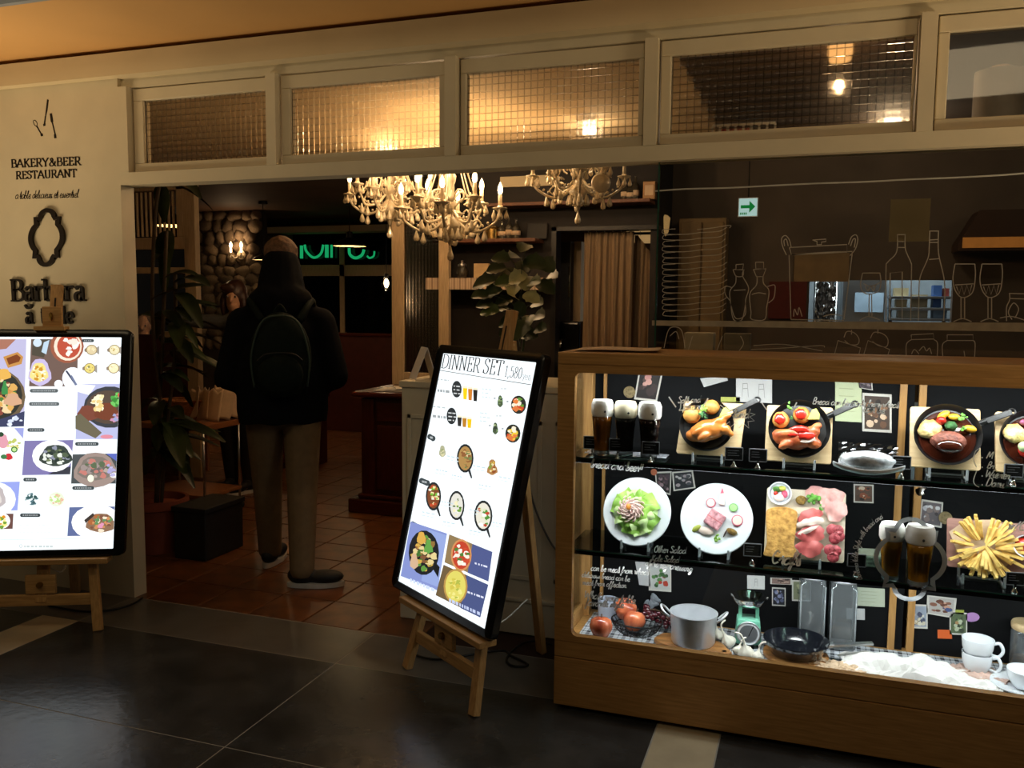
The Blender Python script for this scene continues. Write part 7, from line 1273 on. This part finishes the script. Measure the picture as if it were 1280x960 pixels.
# ------------------------------------------------------------------ service trolley
q = onz(257, 652); tr = thing('service_trolley', 'wooden service trolley with casters behind the tall plant', 'trolley', (q.x-.25, q.y+.15, 0)); x1_, y1_ = q.x, q.y; x0_ = x1_-.55; y2_ = y1_+.40; m_trw = wood('trolley_wood', '7a4a28', '8a5630', .5, 0)
ztop_ = ony(257, 533, y1_).z; zmid = ony(257, 621, y1_).z
for z, th in ((ztop_, .04), (zmid, .025), (.09, .03)): wp('tray', (x0_, y1_, z-th), (x1_, y2_, z), m_trw, tr)
for x in (x0_+.01, x1_-.01):
    for y in (y1_+.01, y2_-.01): MB().tube([(x, y, .06), (x, y, ztop_)], .009, 8).build('upright', m_steel, tr, True, world=True); w = MB(); w.lathe([(0, -.012), (.03, -.012), (.034, 0), (.03, .012), (0, .012)], (x, y, .034), 16, 'y'); w.build('caster', m_blackm, tr, 'auto', world=True)
o = MB(); o.lathe([(.09, 0), (.13, .02), (.15, .13), (.155, .14), (.14, .13), (.12, .02), (0, .015)], (0, 0, 0), 20, sy=.7); t = thing('bread_basket', 'brown wicker basket on the trolley', 'basket', (x0_+.22, y1_+.2, ztop_+.001)); o.build('bowl', mat('wicker', '8a5428', .7, var=.3, scale=60, bump=.6), t, 'auto'); MB().tube([(.153*math.cos(a), .107*math.sin(a), .14) for a in [6.283*i/30 for i in range(30)]], .008, 6, closed=True).build('rim', MATS['wicker'], t, True)
for i in range(5):
    b = MB(); b.grid(8, 10, lambda u, v: Vector(((u-.5)*.17, .02*math.sin(u*3+i)+.05*v, .21*v+.015*math.sin(u*12+i)*v))); o = b.build('paper_bag', m_par, None, True); move(o, (x1_-.17+.032*i, y1_+.10+.05*i, ztop_+.004+.09*abs(math.sin(-.35+.2*i))), (0, -.35+.2*i, .3*i-.5)); tag(o, ('first', 'second', 'third', 'fourth', 'fifth')[i]+' tan paper bag from the wicker basket on the trolley', 'paper bag', 'paper bags on the trolley'); o.modifiers.new('t', 'SOLIDIFY').thickness = .002
p = onz(270, 600); t = thing('dining_chair', 'pale backed dining chair beside the greeting woman', 'chair', (p.x, p.y+.3, 0)); b = wp('backrest', (p.x-.06, p.y+.28, .55), (p.x+.02, p.y+.32, 1.18), m_frame, t, .008); wp('seat', (p.x-.36, p.y+.3, .43), (p.x+.02, p.y+.7, .47), m_trw, t)
for dx, dy in ((-.34, .32), (.0, .32), (-.34, .66), (.0, .66)): wp('leg', (p.x+dx-.015, p.y+dy-.015, 0), (p.x+dx+.015, p.y+dy+.015, .43), m_trw, t, .003)
# ------------------------------------------------------------------ tall plant in the entrance
p = onz(197, 694); t = thing('tall_plant', 'tall dark leaved plant in a terracotta pot behind the entrance jamb', 'plant', (p.x-.08, p.y+.1, 0)); m_dl = mat('deep_leaf', '16220f', .4, var=.3, scale=15); m_dl2 = mat('deep_leaf_b', '243216', .4, var=.3, scale=15)
MB().lathe([(0, 0), (.12, 0), (.16, .26), (.18, .27), (.18, .32), (.16, .32), (.15, .28), (0, .27)], (0, 0, 0), 24).build('pot', mat('pot_clay', '7a3a26', .7), t, 'auto'); P0 = wmat(t).translation
stems = [[(0, 0, .28), (.03, .02, .8), (-.02, .03, 1.4), (.05, 0, 2.0), (.12, 0, 2.25)], [(.03, 0, .28), (.08, 0, .7), (.12, .05, 1.2), (.16, .02, 1.65)], [(-.03, .02, .28), (.0, .05, .9), (.10, .03, 1.9)]]
for s_ in stems: MB().tube(cr(s_, 6), .011, 6).build('stem', mat('bark', '3a2c1c', .8), t, True)
rg = random.Random(21)
for i in range(74):
    st_ = cr(rg.choice(stems), 6); q = Vector(rg.choice(st_[4:])); a = rg.uniform(-1.2, 2.6); e = Vector((math.cos(a), math.sin(a)*.7, rg.uniform(-.3, .5))).normalized()
    if 1.72 < q.z < 2.12 and e.x > .2: continue
    Lh = rg.uniform(.2, .38); b = MB(); leaf_mesh(b, q, e, (0, -.3, 1), Lh, Lh*rg.uniform(.22, .36), 0, rg.uniform(.2, .6)); b.build('leaf', m_dl if i % 3 else m_dl2, t, True)
p = onz(236, 700); t = thing('planter_box', 'black box on the floor beside the terracotta pot', 'box', (p.x+.0, p.y+.2, 0)); o = wp('body', (p.x-.10, p.y, 0), (p.x+.12, p.y+.35, .30), m_blackm, t, .008); wp('rim', (p.x-.11, p.y-.01, .28), (p.x+.13, p.y+.36, .31), m_blackm, t, .004)
# ------------------------------------------------------------------ people
m_skin = mat('skin', 'b88a6c', .5, var=.06, sss=.1)
def hand(mb, wrist, d, n, s_=1., curl=.35):
    """palm and five bent fingers: d along the fingers, n out of the back of the hand"""
    d = Vector(d).normalized(); n = Vector(n); n = (n-d*n.dot(d)).normalized(); sd = d.cross(n); w = Vector(wrist)
    for k in (-1, -.35, .35, 1): limb(mb, [(w+d*.015*s_+sd*.018*k*s_, .014*s_), (w+d*.09*s_+sd*.027*k*s_, .011*s_)], 8)
    for k, Lf in zip((-1, -.35, .33, 1), (.058, .070, .076, .066)):
        q = w+d*.092*s_+sd*.028*k*s_; a = q+(d*math.cos(curl)-n*math.sin(curl))*Lf*.5*s_; c = a+(d*math.cos(curl*2)-n*math.sin(curl*2))*Lf*.5*s_; limb(mb, [(q, .0092*s_), (a, .0086*s_), (c, .0074*s_)], 8)
    q = w+d*.03*s_+sd*.026*s_; a = q+(d*.6+sd*.8-n*.2)*.036*s_; limb(mb, [(q, .012*s_), (a, .0105*s_), (a+(d*.9+sd*.3-n*.3)*.034*s_, .0085*s_)], 8)
def head(mb, c, fdir, s_=1.):
    """skull, jaw, nose, lips, ears; fdir the way the face looks"""
    f = Vector(fdir).normalized(); u = Vector((0, 0, 1)); sd = f.cross(u).normalized(); c = Vector(c); M = Matrix((sd, f, u)).transposed()
    mb.ball(c+u*.02*s_, (.074*s_, .094*s_, .105*s_), 18, 12, 0, 4, 0, M); mb.ball(c+f*.022*s_-u*.05*s_, (.056*s_, .066*s_, .072*s_), 16, 10, 0, 4, 0, M); mb.tube([c+f*.088*s_+u*.025*s_, c+f*.108*s_-u*.022*s_], [.008*s_, .015*s_], 8); mb.ball(c+f*.102*s_-u*.022*s_, .013*s_, 8, 6)
    mb.ball(c+f*.082*s_-u*.058*s_, (.024*s_, .012*s_, .010*s_), 10, 6, 0, 4, 0, M)
    for k in (-1, 1): mb.ball(c+sd*.076*k*s_-u*.002*s_, (.010*s_, .02*s_, .03*s_), 10, 8, 0, 4, 0, M)
    return M
def eyes(par, c, M, s_=1.):
    for k in (-1, 1):
        MB().ball(Vector(c)+M@Vector((.032*k*s_, .083*s_, .018*s_)), .0105*s_, 10, 8).build('eye', mat('eye_white', '9a8a7c', .3), par, True); MB().ball(Vector(c)+M@Vector((.032*k*s_, .089*s_, .018*s_)), .0068*s_, 8, 6).build('iris', m_blackm, par, True)
# customer seen from behind, navy coat and beige trousers
fl_, fr_ = onz(338, 706), onz(378, 733); cxy = (fl_+fr_)/2; man = thing('person', 'person from behind in a dark coat and beige trousers at the entrance', 'person', (cxy.x, cxy.y, 0), (0, 0, R(32))); I = wmat(man).inverted()
lf, rf = I@fl_, I@fr_; V3 = Vector
hipL, hipR = V3((-.10, .02, .93)), V3((.10, -.02, .93)); shL, shR = V3((-.20, .04, 1.38)), V3((.20, .02, 1.38)); neck = V3((0, .06, 1.52)); hd = V3((.0, .11, 1.705))
elL, elR = V3((-.275, .00, 1.10)), V3((.275, -.03, 1.10)); wrL, wrR = V3((-.13, .22, 1.0)), V3((.13, .20, 1.0)); knL = (hipL+lf)*.5+V3((0, .03, .02)); knR = (hipR+rf)*.5+V3((0, .04, .02)); anL, anR = lf+V3((0, .0, .09)), rf+V3((0, 0, .09))
b = MB(); limb(b, [(V3((0, 0, .98)), .13), (V3((0, .01, 1.2)), .13), (V3((0, .03, 1.34)), .12), (neck, .058), (hd-V3((0, 0, .05)), .055)])
for s1_, e1_, w1_ in ((shL, elL, wrL), (shR, elR, wrR)): limb(b, [(V3((0, .03, 1.36)), .09), (s1_, .065), (e1_, .045), (w1_, .03)]); hand(b, w1_, (w1_-e1_)+V3((0, .1, 0)), V3((s1_.x, -.3, .4)), 1., .7)
for h_, k_, a_ in ((hipL, knL, anL), (hipR, knR, anR)): limb(b, [(h_, .085), (k_, .058), (a_, .04), (a_+V3((0, .10, -.05)), .032)])
Mh = head(b, hd, (-.2, .95, -.1)); body = b.build('body', m_skin, man); remesh(body, .011, 3); eyes(man, hd, Mh)
m_coat = mat('navy_coat', '0b0c11', .9, var=.15, scale=20, bump=.15, bscale=25, spec=.1); m_tro = mat('beige_chino', '665339', .8, var=.1, scale=25, bump=.1)
b = MB(); limb(b, [(V3((0, 0, .90)), .165), (V3((0, .01, 1.1)), .165), (V3((0, .02, 1.26)), .16), (V3((0, .04, 1.36)), .12)]); b.ball((0, .01, 1.10), (.24, .16, .30), 20, 14); b.ball((0, .03, 1.32), (.235, .14, .13), 20, 12); b.ball((0, .0, .90), (.225, .165, .14), 20, 12)
for s1_, e1_, w1_ in ((shL, elL, wrL), (shR, elR, wrR)): limb(b, [(s1_, .088), (e1_, .076), (w1_*.8+e1_*.2, .06)])
for q in ((-.14, 1.40), (.14, 1.40)): limb(b, [(V3((q[0], .04, q[1])), .078), (V3((q[0]*.4, .05, 1.54)), .07)])
b.lathe([(0, .80), (.225, .80), (.24, .92), (.235, 1.15), (.15, 1.3), (0, 1.32)], (0, .0, 0), 28, sy=.68)
ctm = b.build('coat', m_coat, man); remesh(ctm, .014, 5)
for v in ctm.data.vertices:
    if v.co.z < .855: v.co.z = .855+.004*math.sin(v.co.x*40)
b = MB(); limb(b, [(V3((0, -.01, 1.46)), .15), (V3((0, .03, 1.58)), .125), (V3((0, .06, 1.685)), .105)]); b.ball((0, -.04, 1.50), (.17, .11, .10), 18, 12, .06, 3); hood = b.build('hood', m_coat, man); remesh(hood, .012, 4)
b = MB()
for h_, k_, a_ in ((hipL, knL, anL), (hipR, knR, anR)): limb(b, [(h_, .108), (k_, .082), (a_+V3((0, 0, .0)), .066)])
b.ball((0, 0, .93), (.175, .125, .12), 16, 10); tro = b.build('trousers', m_tro, man); remesh(tro, .011, 4)
for v in tro.data.vertices: v.co.z = max(v.co.z, .058)
def shoe(par, at, d, s_=1.):
    d = Vector((d[0], d[1], 0)).normalized(); sd = Vector((-d.y, d.x, 0)); M = Matrix((sd, d, Vector((0, 0, 1)))).transposed(); at = Vector(at)
    b = MB(); b.ball(at+M@V3((0, .0, .062)), (.047*s_, .08*s_, .05), 14, 9, 0, 4, 0, M); b.ball(at+M@V3((0, .12*s_, .05)), (.05*s_, .10*s_, .038), 14, 9, 0, 4, 0, M); b.tube([at+V3((0, 0, .05)), at+V3((0, 0, .11))], [.05, .046], 12); o = b.build('shoe', m_blackm, par); remesh(o, .009, 2)
    MB().prism([(.047*math.cos(a)*(1.08 if math.sin(a) > 0 else .95), .07+.150*math.sin(a)) for a in [6.283*i/20 for i in range(20)]], lambda x, y, z: at+M@V3((x*s_, y*s_, z)), .024).build('sole', mat('white_sole', 'b0aca6', .6), o)
dl_ = I.to_3x3()@V3((-.25, .97, 0)); dr_ = I.to_3x3()@V3((.80, .35, 0)); shoe(man, lf+V3((0, 0, .002)), dl_); shoe(man, rf+V3((0, 0, .002)), dr_)
b = MB(); b.ball(hd+V3((0, -.012, .052)), (.092, .106, .094), 20, 12, .09, 6); b.ball(hd+V3((0, -.05, -.01)), (.076, .05, .08), 16, 10, .05, 5); hr = b.build('hair', mat('brown_hair', '5a4230', .8, var=.4, scale=50, bump=.5, bscale=80), man); remesh(hr, .011, 2)
# backpack worn by the customer
bpL = man.matrix_basis; bpk = thing('backpack', 'dark green backpack worn over the dark coat', 'backpack', tuple(wmat(man)@V3((0, -.17, 1.00))), (0, 0, R(32))); m_bp = mat('green_nylon', '0e1713', .8, var=.2, scale=30, spec=.15)
b = MB(); b.ball((0, -.035, .21), (.155, .085, .235), 22, 14); o = b.build('main_bag', m_bp, bpk, True)
for v in o.data.vertices: v.co.y = max(v.co.y, -.105); v.co.z = max(v.co.z, .01)
MB().ball((0, -.10, .13), (.115, .035, .10), 18, 10).build('front_pocket', m_bp, bpk, True); MB().tube(cr([(-.11, -.118, .20), (-.06, -.125, .235), (.06, -.125, .235), (.11, -.118, .20)], 6), .004, 6).build('pocket_zip', m_blackm, bpk, True); MB().tube(cr([(-.13, -.06, .06), (-.142, -.075, .22), (-.09, -.085, .39), (0, -.085, .425), (.09, -.085, .39), (.142, -.075, .22), (.13, -.06, .06)], 6), .0055, 6).build('main_zip', mat('zip_green', '2a3a30', .6), bpk, True); MB().tube(cr([(-.03, -.03, .44), (0, -.03, .48), (.03, -.03, .44)], 6), .007, 6).build('grab_handle', m_bp, bpk, True)
for s_ in (-1, 1): MB().tube(cr([(s_*.09, .0, .40), (s_*.135, .05, .47), (s_*.16, .15, .50), (s_*.17, .26, .40)], 6), [.018]*18+[.016], 8).build('shoulder_strap', m_bp, bpk, True)
# greeting woman in grey with a brown bob, arm stretched out
wf = onz(312, 618); wo = thing('person', 'woman with a brown bob stretching an arm to show the way', 'person', (wf.x-.10, wf.y+.05, 0), (0, 0, R(0))); I = wmat(wo).inverted(); J = lambda x, y, dy=0.: I@ony(x, y, wf.y+.05+dy)
hd = J(293, 372); hd.y = 0; sL = J(283, 402); el = J(250, 402, -.06); wr = J(222, 399, -.12); nk = hd-V3((.0, -.01, .14)); hp = V3((hd.x*.6, .0, .92)); sR = sL+V3((.33, .02, 0)); ms = (sL+sR)*.5
b = MB(); limb(b, [(hp, .12), ((hp+ms)*.5, .11), (ms-V3((0, 0, .06)), .10), (nk, .045), (hd-V3((0, 0, .04)), .05)]); limb(b, [(ms, .07), (sL, .052), (el, .038), (wr, .026)]); hand(b, wr, wr-el, (0, .2, 1), 1., .12)
erR, wrR2 = sR+V3((.06, -.02, -.28)), sR+V3((-.04, -.18, -.46)); limb(b, [(ms, .07), (sR, .055), (erR, .04), (wrR2, .027)]); hand(b, wrR2, (-.3, -.4, -.6), (.8, -.3, .2), 1., .4)
for s_ in (-1, 1): k0 = hp+V3((.085*s_, 0, -.03)); limb(b, [(k0, .085), (V3((hp.x+.085*s_, -.01, .5)), .055), (V3((hp.x+.08*s_, .01, .10)), .034), (V3((hp.x+.08*s_, -.04, .05)), .024)])
Mh = head(b, hd, (.35, -.92, -.12), .95); o = b.build('body', m_skin, wo); remesh(o, .011, 3); eyes(wo, hd, Mh, .95)
m_gry = mat('grey_knit', '4a4a48', .85, var=.15, scale=40, bump=.2); b = MB(); limb(b, [((hp+ms)*.5-V3((0, 0, .1)), .13), ((hp+ms)*.5, .13), (ms-V3((0, 0, .06)), .12)]); limb(b, [(ms, .085), (sL, .07), (el, .055), (wr*.85+el*.15, .045)]); limb(b, [(ms, .085), (sR, .07), (erR, .055), (wrR2*.85+erR*.15, .045)]); o = b.build('sweater', m_gry, wo); remesh(o, .012, 4)
b = MB()
for s_ in (-1, 1): limb(b, [(hp+V3((.08*s_, 0, .0)), .115), (V3((hp.x+.085*s_, -.01, .5)), .085), (V3((hp.x+.08*s_, .02, .10)), .06)])
b.ball(hp, (.18, .125, .14), 16, 10); o = b.build('trousers', m_blackm, wo); remesh(o, .012, 4)
for s_ in (-1, 1): shoe(wo, (hp.x+.08*s_, .0, .002), (-.3, -1), .9)
b = MB(); Mh3 = Mh; b.ball(hd+Mh@V3((0, -.02, .035)), (.092, .105, .105), 20, 12, .03, 5, 0, Mh)
for s_ in (-1, 1): b.ball(hd+Mh@V3((.078*s_, -.005, -.05)), (.03, .065, .10), 14, 9, .05, 4, 0, Mh)
b.ball(hd+Mh@V3((0, -.07, -.05)), (.08, .045, .10), 14, 9, .05, 4, 0, Mh); b.ball(hd+Mh@V3((.03, .075, .085)), (.06, .028, .035), 12, 8, 0, 4, 0, Mh); o = b.build('hair', mat('bob_hair', '33190f', .5, var=.3, scale=60), wo); remesh(o, .011, 2)
# seated diner behind the tall plant
dn = ony(186, 420, 7.2); di = thing('person', 'seated diner in dark red behind the tall plant', 'person', (dn.x-.15, 7.3, 0)); hd = V3((.0, 0, 1.22)); ms = V3((0, .03, .98)); hp = V3((0, .08, .50)); b = MB(); limb(b, [(hp, .13), ((hp+ms)*.5, .12), (ms, .11), (V3((0, .02, 1.07)), .045), (hd-V3((0, 0, .05)), .05)])
for s_ in (-1, 1): e_ = V3((.24*s_, -.06, .80)); w_ = V3((.14*s_+.06, -.30, .86)); limb(b, [(ms, .07), (V3((.18*s_, .03, 1.0)), .055), (e_, .04), (w_, .028)]); hand(b, w_, (-.3*s_, -.7, .1), (0, 0, 1), 1., .5); limb(b, [(hp+V3((.09*s_, 0, 0)), .085), (V3((.10*s_, -.42, .50)), .06), (V3((.10*s_, -.40, .10)), .04), (V3((.10*s_, -.5, .05)), .034)])
Mh = head(b, hd, (.5, -.85, -.1)); o = b.build('body', m_skin, di); remesh(o, .011, 3); eyes(di, hd, Mh)
m_dr = mat('dark_red_knit', '3a100e', .8); b = MB(); limb(b, [(hp, .15), ((hp+ms)*.5, .14), (ms, .125)])
for s_ in (-1, 1): e_ = V3((.24*s_, -.06, .80)); w_ = V3((.14*s_+.06, -.30, .86)); limb(b, [(ms, .08), (V3((.18*s_, .03, 1.0)), .07), (e_, .055), (w_*.85+e_*.15, .045)])
o = b.build('sweater', m_dr, di); remesh(o, .012, 4); b = MB()
for s_ in (-1, 1): limb(b, [(hp+V3((.09*s_, 0, 0)), .11), (V3((.10*s_, -.42, .50)), .08), (V3((.10*s_, -.40, .12)), .055)])
o = b.build('trousers', m_blackm, di); remesh(o, .012, 3); b = MB(); b.ball(hd+Mh@V3((0, -.025, .035)), (.088, .10, .10), 18, 11, .04, 5, 0, Mh); o = b.build('hair', MATS['brown_hair'], di); remesh(o, .011, 2)
for s_ in (-1, 1): shoe(di, (.10*s_, -.42, .002), (0, -1), .95)
q = wmat(di).translation; t = thing('dining_chair', 'dark wooden chair under the seated diner', 'chair', (q.x, q.y+.05, 0)); o = MB().box((0, 0, .36), (.42, .42, .03)).build('seat', m_trw, t); MB().box((0, .24, .68), (.40, .03, .35)).build('backrest', m_trw, t)
for dx in (-.18, .18):
    for dy in (-.18, .22): MB().bar((dx, dy, 0), (dx, dy, .36 if dy < 0 else .86), .03, .03).build('leg', m_trw, t)
t = thing('dining_table', 'wooden dining table in front of the seated diner', 'table', (q.x+.1, q.y-.62, 0)); MB().box((0, 0, .73), (.8, .5, .035)).build('table_top', m_trw, t); MB().tube([(0, 0, .03), (0, 0, .72)], .04, 12).build('pedestal', m_mahz, t, True); MB().lathe([(0, 0), (.22, 0), (.22, .02), (.05, .05), (0, .05)], (0, 0, 0), 24).build('foot', m_mahz, t, 'auto')
p = wmat(t).translation; t = thing('water_glass', 'small drinking glass on the diner table', 'glass', (p.x+.12, p.y-.05, .749)); MB().lathe([(0, .004), (.028, .004), (.034, .10), (.036, .10), (.03, 0), (0, 0)], (0, 0, 0), 18).build('tumbler', m_jar, t, 'auto'); MB().lathe([(0, .006), (.029, .006), (.032, .06), (0, .06)], (0, 0, 0), 16).build('water', m_acr, t, 'auto')
